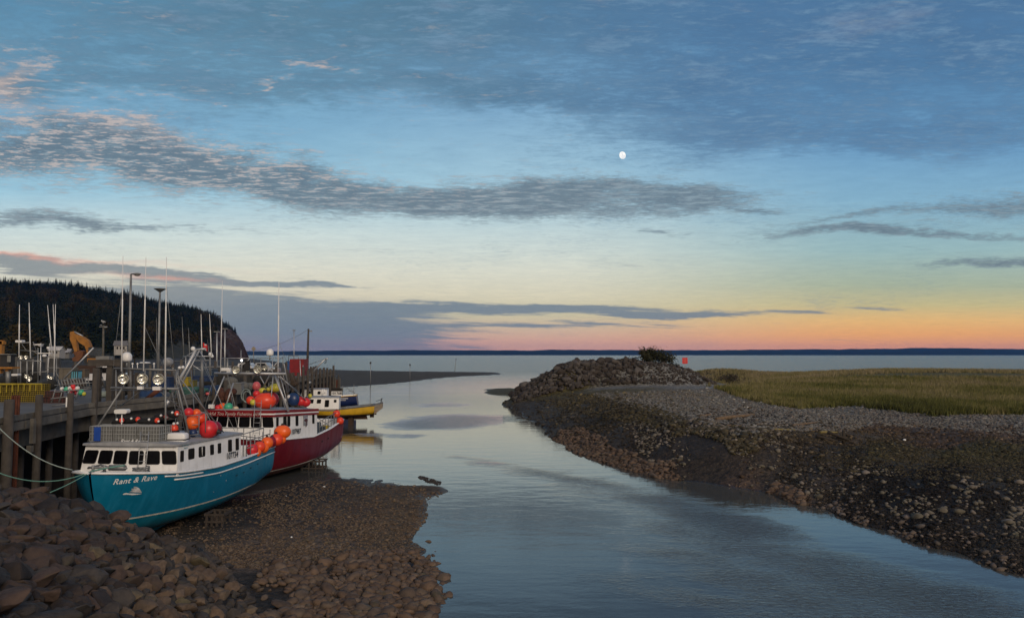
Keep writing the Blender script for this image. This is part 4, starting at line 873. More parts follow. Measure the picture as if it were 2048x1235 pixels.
        # windows
        def plate(c, u, w, sw, sh, nm='window', slant=0.0, mull=False):
            n = u.cross(w).normalized(); g = s.mb(); g.rrect(c + n * .004, u, w, sw, sh, min(sw, sh) * .16, .012)
            if slant:
                g.v = [tuple(Vector(p_) + (s.M.to_3x3() @ (u.normalized() * (slant * ((s.M.inverted() @ Vector(p_)) - c).dot(w))))) for p_ in g.v]
            fr = link(nm, g, frame_m, hs); g2 = s.mb(); sw2 = sw - .05; sh2 = sh - .05
            g2.rrect(c + n * .016, u, w, sw2, sh2, min(sw2, sh2) * .15, .004)
            if slant: g2.v = [tuple(Vector(p_) + (s.M.to_3x3() @ (u.normalized() * (slant * ((s.M.inverted() @ Vector(p_)) - c).dot(w))))) for p_ in g2.v]
            link('pane', g2, glass, hs)
            if mull:
                g3 = s.mb(); g3.box(c + n * .02, (.03, .03, sh2)); link('mullion', g3, whitep, hs)
        for sd_ in (1, -1):
            Q = q[sd_]
            for k in range(nfront // 2):
                f = (k + .5) / (nfront / 2); f0 = f
                base = Vector((xf + xm, 0, zb[0])).lerp(Q[0], f0); topp = Vector((xf - rake + xm, 0, zt[0])).lerp(Q[3], f0)
                u = (Q[0] - Vector((xf + xm, 0, zb[0]))).normalized() * (1 if sd_ > 0 else -1); w = (topp - base).normalized()
                wd = (wf / (nfront / 2)) * fwin[0] * 1.15
                # front faces look towards the bow: u runs to port
                plate(base.lerp(topp, .56 + fdz), u, w, wd, (zt[0] - zb[0]) * fwin[1], slant=-.12 * sd_ * f)
            for (f, sw, sh, fz_, mu) in sidew:
                base = Q[0].lerp(Q[1], f); topp = Q[3].lerp(Q[2], f); u = (Q[1] - Q[0]).normalized() * sd_; w = (topp - base).normalized()
                plate(base.lerp(topp, fz_), u, w, sw, sh, mull=mu)
        if fascia:
            g = s.mb(); z0 = zt[0] - .02; R0 = rows[0]; pts = [Vector((p_[0] + .015, p_[1], zt[0] - fh + .04)) for p_ in R0]; 
            for sd_ in (-1, 1):
                pass
            el2 = [Vector(p_) for p_ in e(low)]
            g.add([p_ + Vector((0, 0, .1)) + (p_ - Vector(((xf + xr) / 2, 0, p_.z))).normalized() * .02 for p_ in el2] + [p_ + Vector((0, 0, .1 - fh)) + (p_ - Vector(((xf + xr) / 2, 0, p_.z))).normalized() * .02 for p_ in el2], [(k, (k + 1) % n, (k + 1) % n + n, k + n) for k in range(n)])
            fo = link('fascia', g, fascia, s.t); g = s.mb()
            g.add([p_ + Vector((0, 0, .1 - fh * .45)) + (p_ - Vector(((xf + xr) / 2, 0, p_.z))).normalized() * .03 for p_ in el2] + [p_ + Vector((0, 0, .1 - fh * .68)) + (p_ - Vector(((xf + xr) / 2, 0, p_.z))).normalized() * .03 for p_ in el2], [(k, (k + 1) % n, (k + 1) % n + n, k + n) for k in range(n) if k not in (0, 1, 2, 3)])
            link('fascia_stripe', g, whitep, fo)
    def rods(s, L, m=alu, name='mast_frame'):
        mb = MB(); mb.smooth = True
        for a in L: mb.tube([P(*a[0:3]), P(*a[3:6])], a[6] if len(a) > 6 else .035, 7)
        return link(name, mb, m, s.t)
    def antenna(s, px0, py0, px1, py1, d, r=.024, m=None):
        mb = MB(); mb.smooth = True; a, b_ = P(px0, py0, d), P(px1, py1, d); mb.tube([a, a.lerp(b_, .62), a.lerp(b_, .63), b_], [r, r * .95, r * .62, r * .4], 6); return link('antenna', mb, m or whitep, s.t)
    def lamp(s, px, py, d, rpx, yaw=.15):
        c = P(px, py, d); r = rpx / F * d; ax = Vector((yaw, -1, .02)).normalized(); mb = MB(); mb.smooth = True
        mb.lathe(c, ax, [(-r * .9, r * .15), (-r * .75, r * .5), (-r * .3, r * .92), (0, r), (r * .12, r), (r * .12, r * .9)], 20); o = link('searchlight', mb, alud, s.t)
        mb = MB(); mb.lathe(c, ax, [(r * .1, r * .9), (-r * .15, r * .8), (-r * .45, r * .45), (-r * .55, .0)], 20); mb.ell(c + ax * (-r * .25), r * .2, 8, 6); link('reflector', mb, chrome, o)
        mb = MB(); mb.tube([c - ax * r * .2 + Vector((0, 0, -r)), c - ax * r * .2 + Vector((0, 0, -r * 1.5))], r * .09, 6); link('bracket', mb, alud, o)
def dome(s, px, py, d, rpx, hpx, m=None):
    c = P(px, py, d); r = rpx / F * d; h = hpx / F * d; mb = MB(); mb.smooth = True
    mb.lathe(c - Vector((0, 0, h)), (0, 0, 1), [(0, 0), (0, r * .7), (h * .25, r * .95), (h * .5, r), (h * 1.2, r * .97), (h * 1.6, r * .8), (h * 1.9, r * .45), (h * 2, 0)], 20); o = link('radar_dome', mb, m or whitep, s.t)
    mb = MB(); mb.tube([c - Vector((0, 0, h)), c - Vector((0, 0, h * 2.2))], r * .18, 6); link('dome_post', mb, alud, o)
def ladder(s, a0, a1, b0, b1, n, r=.018, name='ladder', m=alu):
    mb = MB(); mb.tube([P(*a0), P(*a1)], r, 6); mb.tube([P(*b0), P(*b1)], r, 6)
    for k in range(n): f = (k + .5) / n; mb.tube([P(*a0).lerp(P(*a1), f), P(*b0).lerp(P(*b1), f)], r * .8, 5)
    return link(name, mb, m, s.t)
def hullmat(n, c, dirt):  # dirt colour also serves the painted shade low on the hull
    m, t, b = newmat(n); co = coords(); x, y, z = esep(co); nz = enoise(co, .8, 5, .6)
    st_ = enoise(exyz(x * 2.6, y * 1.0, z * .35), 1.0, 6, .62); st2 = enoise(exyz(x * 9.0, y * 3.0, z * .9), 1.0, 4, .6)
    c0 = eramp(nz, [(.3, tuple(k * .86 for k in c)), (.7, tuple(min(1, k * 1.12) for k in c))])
    c1 = emix(esm(st_, .48, .7) * .45, c0, (*tuple(min(1, k * 1.35 + .01) for k in c), 1)); c1 = emix(esm(st2, .58, .78) * .45, c1, (*dirt, 1)); c1 = emix(esm(z + (nz - .5) * .5, 1.3, .4) * .5, c1, (*dirt, 1))  # streaks are dirt; darkening towards the keel is waterline dirt plus painted shade
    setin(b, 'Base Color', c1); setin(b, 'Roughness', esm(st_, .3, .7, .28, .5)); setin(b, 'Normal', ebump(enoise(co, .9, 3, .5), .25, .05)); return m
# ------------------------------------------------------------------ the blue boat
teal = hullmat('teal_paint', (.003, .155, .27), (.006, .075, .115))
B1 = Boat('fishing_boat', 'teal blue lobster boat with white wheelhouse, bow against the riprap rocks', (-16.45, 44.8), (-17.45, 31.35), 13.49, 2.65, ([0, .3, .55, .78, .9, 1], [3.1, 3.03, 3.03, 3.22, 3.42, 3.6]), ([0, .15, .4, .75, .9, 1], [.95, .6, .38, .35, .5, .95]), (1.28, 1.45))
B1.gz = .12; B1.xr = 4.6
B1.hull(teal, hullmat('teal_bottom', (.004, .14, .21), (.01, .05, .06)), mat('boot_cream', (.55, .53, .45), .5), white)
g = B1.mb()
for t0, t1, dz in ((0.0, .80, -.32), (.66, .84, -.16)):
    g.tube([B1.pt(t, B1.z(t) + dz, 1, -.02) for t in np.linspace(t0, t1, 22)], .035, 6); g.tube([B1.pt(t, B1.z(t) + dz, -1, -.02) for t in np.linspace(t0, t1, 22)], .035, 6)
link('trim_line', g, white, B1.t)
B1.house(10.75, 4.5, 2.28, 2.45, (3.2, 2.98), (4.42, 4.30), sidew=[(.06, .3, .5, .58, False), (.19, .55, .5, .6, False), (.345, .62, .5, .6, True), (.50, .38, .5, .6, False), (.62, .36, .5, .6, False), (.80, .42, .62, .62, False), (.93, .36, .62, .62, False)], nfront=6, fwin=(.75, .50))
hq = B1.q[1]; u = (hq[1] - hq[0]).normalized(); w = (hq[3] - hq[0]).normalized()
put_text('registration_number', textmesh('107734', .44, 0, .008), hq[0].lerp(hq[1], .83) + Vector((0, .0, .30)), u, (0, 0, 1), black, B1.hs, off=.03)
put_text('builder_mark', bars([(-.35, .06, .62, .05), (-.2, -.07, .36, .04)]), hq[3].lerp(hq[2], .09) + Vector((0, .06, -.12)), u, (0, 0, 1), mat('letter_teal', (.05, .2, .22), .5), B1.hs, off=.04)
# name on the bow flare
a = B1.pt(.955, 3.0, 1); b_ = B1.pt(.83, 3.0, 1); u = Vector((b_.x - a.x, b_.y - a.y, 0)).normalized()
def onhull(B, px, py):
    Mi = B.M.inverted(); o_ = Mi @ Vector((0, 0, H)); d_ = (Mi.to_3x3() @ ray(px, py)).normalized(); h = B.bvh.ray_cast(o_, d_); return h[0]
c = onhull(B1, 272, 959); a = onhull(B1, 255, 959); b_ = onhull(B1, 290, 959); u = Vector((b_.x - a.x, b_.y - a.y, 0)).normalized()
put_text('boat_name', textmesh('Rant & Rave', .33, .30, .005, 1.08), c, u, (0, 0, 1), whitep, B1.t, B1.bvh, .015)
c = onhull(B1, 269, 982)
silver = mat('silver_decal', (.5, .5, .5), .4, var=.5, scale=6)
def flatshape(L, k):
    bmx = bmesh.new(); fvs = [bmx.verts.new((x_ * k, y_ * k, 0)) for x_, y_ in L]; bmx.faces.new(fvs); bmesh.ops.triangulate(bmx, faces=bmx.faces); bmesh.ops.subdivide_edges(bmx, edges=bmx.edges, cuts=1); bmesh.ops.triangulate(bmx, faces=bmx.faces); bmx.verts.index_update()
    r_ = ([v.co.copy() for v in bmx.verts], [[v.index for v in f.verts] for f in bmx.faces]); bmx.free(); return r_
wing = [(-.30, .02), (-.16, .08), (-.22, .20), (-.08, .18), (-.10, .30), (.06, .27), (.22, .16), (.34, .0), (.42, -.14), (.28, -.10), (.12, -.06), (-.08, -.03)]
neck = [(-.62, -.10), (-.56, -.03), (-.44, -.02), (-.28, -.07), (-.05, -.10), (.2, -.15), (.44, -.19), (.2, -.21), (-.1, -.19), (-.35, -.13), (-.52, -.12)]
put_text('emblem_neck', flatshape(neck, .75), c, u, (0, 0, 1), whitep, B1.t, B1.bvh, .02)
tmv = flatshape(wing, .75)
put_text('bow_emblem', tmv, c, u, (0, 0, 1), silver, B1.t, B1.bvh, .02)
put_text('small_lettering', textmesh('Rant & Rave', .22, .3), (B1.rows[0][2][0] - .22, .1, 4.6), (0, 1, 0), (-.3, 0, 1), whitep, B1.t, off=.02)
def slots(B, L, m, nm='scupper'):
    for px, py, w_, h_ in L:
        c = onhull(B, px, py); c2 = onhull(B, px + 6, py)
        if c is None or c2 is None: continue
        u = Vector((c2.x - c.x, c2.y - c.y, 0)).normalized(); put_text(nm, ([Vector((-w_ / 2, -h_ / 2, 0)), Vector((w_ / 2, -h_ / 2, 0)), Vector((w_ / 2, h_ / 2, 0)), Vector((-w_ / 2, h_ / 2, 0))], [(0, 1, 2, 3)]), c, u, (0, 0, 1), m, B.t, B.bvh, .012)
slots(B1, [(473, 950, .22, .05), (487, 944, .22, .05), (501, 935, .22, .05), (515, 927, .22, .05), (530, 915, .22, .05)], black)
slots(B1, [(481, 938, .015, 1.3), (390, 975, .012, 1.2)], mat('seam_line', (.004, .04, .06), .6), 'hull_seam')
slots(B1, [(441, 950, .06, .06), (452, 960, .06, .06), (427, 983, .05, .05), (560, 905, .05, .05)], mat('hull_fitting', (.5, .5, .5), .4), 'hull_fitting')
# mast frame, aerials, lamps
B1.rods([(247, 772, 35.3, 176, 882, 34.9, .045), (346, 736, 35.8, 379, 876, 36.3, .05), (331, 745, 35.2, 331, 888, 34.9, .045), (352, 746, 36, 447, 864, 38.2, .032), (222, 775, 35.3, 358, 777, 35.3, .06), (228, 736, 35.5, 353, 740, 35.5, .045),
         (244, 735, 35.4, 244, 775, 35.3, .03), (290, 738, 35.4, 290, 775, 35.3, .03), (352, 740, 35.5, 354, 777, 35.3, .03), (232, 737, 37.2, 350, 741, 37.2, .035), (232, 737, 37.2, 232, 850, 37.4, .035), (352, 741, 37.2, 392, 868, 38, .04),
         (281, 782, 35.5, 240, 812, 36.5, .025), (320, 782, 35.5, 362, 818, 36.5, .025), (346, 736, 35.5, 352, 741, 37.2, .03), (228, 736, 35.5, 232, 737, 37.2, .03), (222, 780, 35.6, 300, 780, 35.6, .025), (260, 775, 35.3, 260, 738, 35.5, .02)], alud)
ladder(B1, (352, 775, 36.4), (372, 872, 36.8), (343, 775, 36.9), (360, 872, 37.4), 8, .022, 'mast_ladder', alud)
B1.antenna(243, 742, 246, 512, 35.2, .034); B1.antenna(287, 742, 292, 514, 35.2, .034); B1.antenna(330, 778, 333, 514, 35.1, .036)
for a in ((247, 757, 34.9, 11), (285, 757, 34.9, 11), (317, 758, 34.9, 11.5)): B1.lamp(*a)
dome(B1, 254, 713, 35.6, 9.5, 9.5)
mb = MB(); mb.smooth = True; mb.ell(P(290, 725, 35.5), (.26, .26, .045), 20, 7); link('gps_disc', mb, whitep, B1.t); mb = MB(); mb.smooth = True; mb.ell(P(336, 724, 37.6), (.26, .22, .24), 16, 9); link('grey_dome', mb, mat('grey_plastic', (.22, .23, .24), .5), B1.t)
for px, py, w_, h_ in ((281, 775, 11, 6), (314, 776, 15, 7)):
    mb = MB(); mb.box(P(px, py, 35), (w_ / F * 35, .15, h_ / F * 35)); link('work_light', mb, whitep, B1.t)
mb = MB()
for px in (265, 275, 308): mb.tube([P(px, 738, 35.5), P(px, 728, 35.5)], .02, 5); mb.ell(P(px, 727, 35.5), .05, 8, 6)
link('small_aerial', mb, whitep, B1.t)
mb = MB(); c = P(244, 822, 35.4); mb.rrect(c + Vector((0, -.15, 0)), (1, 0, 0), (0, 0, 1), .6, .2, .08, -.35); mb.tube([c, c - Vector((0, 0, 1.1))], .03, 6); link('radar_box', mb, whitep, B1.t)
ladder(B1, (282, 862, 34.2), (275, 942, 33.6), (298, 862, 34.1), (291, 942, 33.5), 6, .02, 'front_ladder')
# life raft canister, winch, rails
mb = MB(); mb.smooth = True; c = P(355, 877, 35.2); mb.ell(c, (.46, .27, .29), 20, 12, sq=.35); link('life_raft', mb, whitep, B1.t); 
mb = MB(); mb.box(c + Vector((0, 0, -.01)), (.95, .56, .05)); mb.box(c + Vector((0, 0, -.26)), (.5, .4, .1)); link('raft_cradle', mb, black, B1.t)
mb = MB(); c = Vector((11.9, .2, 3.5)); mb.M = B1.M; mb.smooth = True; mb.tube([c + Vector((0, -.35, .1)), c + Vector((0, .35, .1))], .13, 10); mb.tube([c + Vector((.1, -.5, .1)), c + Vector((.1, .5, .1))], .04, 8)
for k in range(26): a = k * .6; mb.tube([c + Vector((-.3 + .3 * math.cos(a), .9 + .35 * math.sin(a), -.1 + k * .008)), c + Vector((-.3 + .3 * math.cos(a + .6), .9 + .35 * math.sin(a + .6), -.1 + k * .008))], .03, 5)
mb.tube([c + Vector((-.4, -1.6, .0)), c + Vector((-.2, -.9, .18)), c + Vector((.1, -.4, .15))], .045, 6); mb.tube([c + Vector((.7, -.1, .05)), c + Vector((.9, 0, .1)), c + Vector((1.2, 0, .05))], .05, 6); link('anchor_winch', mb, alud, B1.t)
mb = MB(); mb.M = B1.M; mb.tube([(12.9, -.25, 3.55), (12.9, -.25, 3.85)], .06, 8); mb.tube([(12.9, .25, 3.55), (12.9, .25, 3.85)], .06, 8); mb.tube([(12.9, -.45, 3.75), (12.9, .45, 3.75)], .05, 8); link('bow_bitt', mb, alud, B1.t)
rods = []
for k, t in enumerate(np.linspace(.04, .30, 7)): 
    p_ = B1.pt(t, B1.z(t), 1, .1); rods.append((p_, p_ + Vector((0, 0, .85 if k % 2 else 1.05))))
for dz in (.4, .8): rods.append((B1.pt(.04, B1.z(.04), 1, .1) + Vector((0, 0, dz)), B1.pt(.30, B1.z(.3), 1, .1) + Vector((0, 0, dz + .05))))
for y in (-1.8, -.6, .7, 1.9): rods.append((Vector((.3, y, 2.2)), Vector((.3, y, 4.2))))
rods.append((Vector((.3, -1.8, 4.2)), Vector((.3, 1.9, 4.2)))); rods.append((Vector((.3, 1.9, 4.2)), Vector((4.4, 1.9, 4.1)))); rods.append((Vector((.3, -1.8, 4.2)), Vector((4.4, -1.8, 4.1)))); rods.append((Vector((.4, 1.9, 3.6)), Vector((4.3, 2.1, 4.2)))); rods.append((Vector((2.2, 1.95, 3.1)), Vector((2.2, 1.9, 4.15))))
mb = MB(); mb.M = B1.M; mb.smooth = True
for a, b_ in rods: mb.tube([a, b_], .026, 6)
link('stern_rail', mb, alud, B1.t)
mb = MB(); mb.M = B1.M; mb.box((4.42, .9, 3.25), (.05, 1.9, 1.9)); link('cabin_door', mb, mat('dark_door', (.06, .062, .065), .6), B1.t)
# trap hauler cage on the roof
cg = []
for px, py in ((372, 831), (398, 829), (411, 824), (351, 826)): cg.append((px, py, 36.6, px, py + 40, 36.6, .022))
cg += [(351, 826, 36.6, 372, 831, 36.6, .022), (372, 831, 36.6, 398, 829, 36.6, .022), (398, 829, 36.6, 411, 824, 37.8, .022), (351, 826, 36.6, 365, 822, 37.8, .022), (365, 822, 37.8, 411, 824, 37.8, .022), (372, 850, 36.6, 398, 848, 36.6, .018), (372, 870, 36.6, 398, 868, 36.6, .02)]
B1.rods(cg, alud, 'roof_cage')
# wire traps on the roof
trapm = mat('trap_wire', (.38, .39, .38), .6, .3, var=.2, scale=6); trapb = mat('trap_wire_blue', (.01, .06, .32), .6, var=.2); trapy = mat('trap_wire_yellow', (.27, .20, .015), .6, var=.3); netm = mat('trap_netting', (.13, .135, .13), .9, scale=9, bump=.6); nety = mat('trap_netting_yellow', (.045, .034, .008), .9, scale=9, bump=.6)
def trap_parts(w, d_, h, m, nm_, label, group, inner=True):
    t = empty('wire_trap', (0, 0, 0)); tag(t, label, 'trap', group); mb = MB(); nx, ny, nz = max(3, int(w / .13)), max(2, int(d_ / .14)), max(2, int(h / .12))
    for i in range(nx + 1):
        x = -w / 2 + w * i / nx
        for y in (-d_ / 2, d_ / 2): mb.box((x, y, h / 2), (.016, .016, h))
        for z in (0, h): mb.box((x, 0, z), (.016, d_, .016))
    for k in range(nz + 1):
        z = h * k / nz
        for y in (-d_ / 2, d_ / 2): mb.box((0, y, z), (w, .014, .014))
        for x in (-w / 2, w / 2): mb.box((x, 0, z), (.014, d_, .014))
    for j in range(1, ny):
        y = -d_ / 2 + d_ * j / ny
        for z in (0, h): mb.box((0, y, z), (w, .014, .014))
        for x in (-w / 2, w / 2): mb.box((x, y, h / 2), (.014, .014, h))
    link('wire_cage', mb, m, t)
    if inner: mb = MB(); mb.box((0, 0, h / 2), (w * .94, d_ * .9, h * .92)); link('netting', mb, nm_, t)
    return t
proto = trap_parts(1.05, .5, .33, trapm, netm, 'grey wire trap in the block stacked on the teal boat roof', 'grey wire traps on the teal boat roof')
first = True
for ix in range(3):
    for iz in range(2):
        for iy in range(2):
            lx = 10.25 - iy * .55; ly = -1.35 + ix * 1.12; q = B1.M @ Vector((lx, ly - .15, 4.56 + iz * .345)); o = proto if first else dup(proto); first = False
            o.location = q; o.rotation_euler = (0, 0, B1.rz + math.pi / 2); WM[o.name] = Matrix.Translation(q) @ Matrix.Rotation(B1.rz + math.pi / 2, 4, 'Z')
            lv = ('lower', 'upper')[iz]; col_ = ('starboard end', 'middle', 'port end')[ix]; rw = ('front', 'back')[iy]; o['label'] = f'grey wire trap, {rw} row, {lv} tier, {col_} of the teal boat roof stack'
q = B1.M @ Vector((10.56, -1.62, 4.58)); mb = MB(); mb.box(q + Vector((0, -.02, .32)), (.3, .05, .62), B1.rz + math.pi / 2); tag(rebase(link('blue_crate', mb, trapb), q), 'bright blue plastic crate end at the left of the grey trap stack', 'crate')
# black gear bags with orange bands on the traps
for k, (px, py, l, lb) in enumerate(((235, 836, .5, 'small black gear bag at the left end of the trap stack'), (262, 834, .75, 'black gear bag with orange band left of the middle of the traps'), (296, 836, .95, 'long black gear bag with a wide orange end on the traps'), (322, 828, .6, 'black gear bag lying highest on the trap stack'), (345, 822, .5, 'black gear bag near the mast ladder behind the trap stack'))):
    c = P(px, py + 6, 35.6 + (k % 2) * .3); t = empty('gear_bag', c - Vector((0, 0, .15))); tag(t, lb, 'bag'); mb = MB(); mb.smooth = True
    mb.ell(c, (l * .55, .26, .17), 14, 9, Matrix.Rotation(.2 * (k - 2), 3, 'Y')); mb.ell(c + Vector((l * .3, .1, .07)), (l * .3, .2, .13), 12, 8); link('body', mb, blackcloth, t)
    mb = MB(); mb.smooth = True; mb.ell(c + Vector((l * .5, -.1, .05)), (.10, .16, .13), 12, 8); link('orange_band', mb, BM['redorange'], t)
    mb = MB(); mb.ell(c + Vector((l * .15, -.2, .1)), .06, 10, 7); mb.ell(c + Vector((l * .62, -.2, .02)), .055, 10, 7); link('white_float', mb, whitep, t)
c = P(348, 858, 36); t = empty('gear_bag', c - Vector((0, 0, .3))); tag(t, 'orange and black gear bag standing between trap stack and roof cage', 'bag'); mb = MB(); mb.smooth = True; mb.ell(c, (.2, .2, .28), 12, 9); link('body', mb, BM['redorange'], t)
mb = MB(); mb.smooth = True; mb.ell(c + Vector((0, 0, -.12)), (.22, .215, .2), 12, 9); link('black_end', mb, blackcloth, t); mb = MB(); mb.ell(c + Vector((.05, -.15, .28)), .07, 10, 7); mb.ell(c + Vector((.2, -.1, .3)), .06, 10, 7); link('white_float', mb, whitep, t)
for a in ((377, 825, 37.3, 10, 'red', 'topmost red buoy in the roof cage of the teal boat', (0, 0, -1)), (393, 826, 37.6, 9, 'orange', 'orange buoy behind the topmost red one in the roof cage'), (385, 845, 36.9, 14, 'orange', 'large orange buoy filling the roof cage of the teal boat'), (401, 836, 37.4, 12, 'redorange', 'faded red buoy at the right of the roof cage'),
          (386, 865, 36.8, 8, 'blue', 'dark navy buoy at the bottom of the roof cage'), (417, 858, 37.1, 18, 'red', 'biggest glossy red buoy lying on the teal boat roof', (1, -.2, -.2)), (428, 856, 38.0, 15, 'maroon', 'darker red buoy half hidden behind the biggest red one')):
    buoy(a[0], a[1], a[2], a[3], a[4], a[5], a[6] if len(a) > 6 else (0, 0, -1))
for px, py, rp, cl, lb, sq in ((504, 899, 12, 'red', 'red buoy at the forward end of the stern rail row', (1, 1, 1)), (512, 904, 10, 'orange', 'orange buoy low beside the first red one on the rail', (1, 1, 1)), (519, 893, 11.5, 'redorange', 'second red buoy along the stern rail row', (1, 1, 1)), (527, 895, 10.5, 'orange', 'orange buoy tucked behind the second red one', (1, 1, 1)),
                      (534, 885, 12, 'orange', 'orange buoy in the middle of the stern rail row', (1, 1, 1)), (544, 883, 11, 'maroon', 'dark red banded buoy between the orange ones', (.8, 1, 1)), (552, 879, 12.5, 'redorange', 'red orange ribbed buoy right of the dark red one', (1.1, 1, 1)), (565, 863, 13.5, 'orange', 'bright orange oblong buoy topmost at the stern corner', (1.25, 1, 1)), (563, 878, 9, 'orange', 'small orange buoy below the topmost oblong one', (1, 1, 1))):
    f = (px - 500) / 65; buoy(px, py, 41.6 + f * 2.6, rp, cl, lb, (0, 0, 1), sq)
# ------------------------------------------------------------------ the red boat
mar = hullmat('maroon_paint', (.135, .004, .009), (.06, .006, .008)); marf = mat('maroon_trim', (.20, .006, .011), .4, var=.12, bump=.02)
B2 = Boat('fishing_boat', 'maroon lobster boat with white wheelhouse behind the teal boat', (-16.35, 62.2), (-18.7, 47.2), 15.2, 2.8, ([0, .2, .42, .78, .9, 1], [3.2, 2.75, 2.5, 2.85, 3.1, 3.35]), ([0, .15, .4, .75, .9, 1], [.5, .15, -.1, -.1, .1, .6]), (.85, .55))
B2.gz = -.5; B2.xr = 5.3
B2.hull(mar, mat('maroon_bottom', (.07, .02, .012), .75, var=.4, scale=1.5, dirt=(.03, .022, .015), dirtamt=.7), mat('boot_cream', (.55, .53, .45), .5), white)
B2.house(12.0, 5.2, 2.5, 2.6, (2.85, 2.5), (4.72, 4.36), sidew=[(.07, .34, .62, .63, False), (.27, 1.05, .72, .62, True), (.50, .45, .72, .62, False), (.90, .38, .8, .68, False)], nfront=6, fwin=(.78, .36), fascia=marf, fh=.42, fdz=.06)
hq = B2.q[1]; u = (hq[1] - hq[0]).normalized()
slots(B2, [(644, 882, .3, .14), (656, 876, .3, .14), (612, 890, .1, .1)], black); slots(B2, [(643, 905, .015, 1.2)], mat('seam_red', (.04, .003, .004), .6), 'hull_seam')
put_text('registration_number', textmesh('107987', .50, 0, .008), hq[0].lerp(hq[1], .47) + Vector((0, .02, .42)), u, (0, 0, 1), black, B2.hs, off=.03)
c = hq[0].lerp(hq[1], .70) + Vector((0, -.02, 1.15)); mb = B2.mb(); mb.rrect(c + Vector((0, .02, .0)), u, (0, 0, 1), .7, .75, .05, .01); dc = link('crest_panel', mb, mat('decal_grey', (.28, .29, .31), .5, var=.5, scale=5), B2.hs)
mb = B2.mb(); mb.add([c + u * a + Vector((0, .045, b)) for a, b in ((-.3, .02), (-.05, .12), (.25, .1), (.36, -.05), (.16, -.02), (.14, -.4), (.02, -.5), (.0, -.1), (-.2, -.05))], [tuple(range(9))]); link('crest_figure', mb, mat('decal_dark', (.08, .015, .02), .5), dc)
fx = B2.rows[0][2][0] + .06
put_text('company_lettering', textmesh('Thankful Too Family Fisheries Inc.', .30, .3), (fx - .02, -.55, 4.56), (0, 1, 0), (0, 0, 1), mat('letter_cream', (.6, .5, .45), .5), B2.t, off=.04)
B2.rods([(452, 811, 50.8, 467, 765, 51.5, .05), (577, 822, 51.2, 548, 746, 51.6, .075), (421, 817, 50.6, 449, 752, 51.2, .05), (429, 746, 51.3, 572, 747, 51.3, .09), (540, 748, 51.6, 526, 776, 52.4, .05), (520, 752, 52.2, 533, 776, 52.4, .04), (546, 748, 51.6, 541, 816, 51.2, .035), (556, 752, 52.6, 596, 782, 54, .035), (560, 752, 52.6, 618, 806, 55.2, .035),
         (565, 745, 52, 575, 784, 53.6, .04), (568, 727, 52, 578, 783, 54, .04), (556, 755, 52.8, 570, 818, 52.6, .03), (562, 757, 53, 577, 816, 53, .03), (482, 700, 51.5, 482, 746, 51.4, .02), (440, 716, 51.6, 498, 716, 51.6, .025), (500, 716, 51.5, 470, 742, 51.4, .03), (540, 740, 51.6, 562, 716, 52, .03), (545, 716, 51.6, 545, 746, 51.4, .03)], alu)
ladder(B2, (510, 800, 50.1), (506, 870, 49.6), (523, 800, 50.0), (519, 870, 49.5), 7, .02, 'front_ladder')
for a in ((472, 739, 51, 8), (515, 738, 51, 8.5)): B2.lamp(*a)
for a in ((530, 735, 52.6, 5), (495, 742, 52.6, 4)): B2.lamp(*a)
dome(B2, 540, 704, 52, 7, 7); dome(B2, 495, 722, 51.8, 5.5, 5)
B2.antenna(441, 745, 445, 561, 51.4, .034); B2.antenna(556, 745, 558, 562, 51.8, .05, whitep); B2.antenna(404, 712, 402, 628, 60, .04); B2.antenna(423, 712, 419, 627, 60, .04)
mb = MB(); c = P(507, 697, 51.5); s_ = .16; mb.prism([c + Vector(v) for v in ((-.17, 0, 0), (0, 0, -.17), (.17, 0, 0), (0, 0, .17))], (0, .03, 0)); mb.tube([c, P(508, 728, 51.5)], .02, 5); link('radar_reflector', mb, mat('bronze_grey', (.22, .19, .14), .5), B2.t)
mb = MB(); c = P(494, 733, 51.6); mb.box(c, (.35, .3, .55)); mb.ell(P(494, 722, 51.6), (.22, .2, .18), 12, 8); link('camera_housing', mb, black, B2.t)
mb = MB(); c = P(423, 812, 50.7); mb.box(c, (.32, .25, .26)); link('white_box', mb, whitep, B2.t)
rods = []
for k, t in enumerate(np.linspace(.05, .33, 8)): p_ = B2.pt(t, B2.z(t), 1, .1); rods.append((p_, p_ + Vector((0, 0, .9))))
for dz in (.45, .88): rods.append((B2.pt(.05, B2.z(.05), 1, .1) + Vector((0, 0, dz)), B2.pt(.33, B2.z(.33), 1, .1) + Vector((0, 0, dz))))
for y in (-2, 0, 2.1): rods.append((Vector((.6, y, 2.3)), Vector((.6, y, 4.0)))); rods.append((Vector((5.0, y, 2.3)), Vector((5.0, y, 4.3))))
rods.append((Vector((.6, -2, 4.0)), Vector((.6, 2.1, 4.0)))); rods.append((Vector((.6, 2.1, 3.9)), Vector((5.0, 2.2, 4.3)))); rods.append((Vector((1.6, 2.1, 2.8)), Vector((4.9, 2.2, 3.9))))
mb = MB(); mb.M = B2.M; mb.smooth = True
for a, b_ in rods: mb.tube([a, b_], .026, 6)
link('stern_rail', mb, alud, B2.t)
mb = MB(); mb.M = B2.M; mb.box((3.6, 1.5, 2.6), (1.3, .9, 1.3)); mb.box((2.4, 1.7, 2.4), (.7, .6, .9)); link('deck_gear', mb, mat('gear_blue_grey', (.07, .09, .11), .8, var=.5, scale=6, bump=.5), B2.t)
mb = MB(); mb.M = B2.M; mb.box((2.0, 1.9, 2.7), (.5, .4, .4)); link('yellow_tote', mb, mat('yellow_plastic', (.5, .36, .03), .5), B2.t)
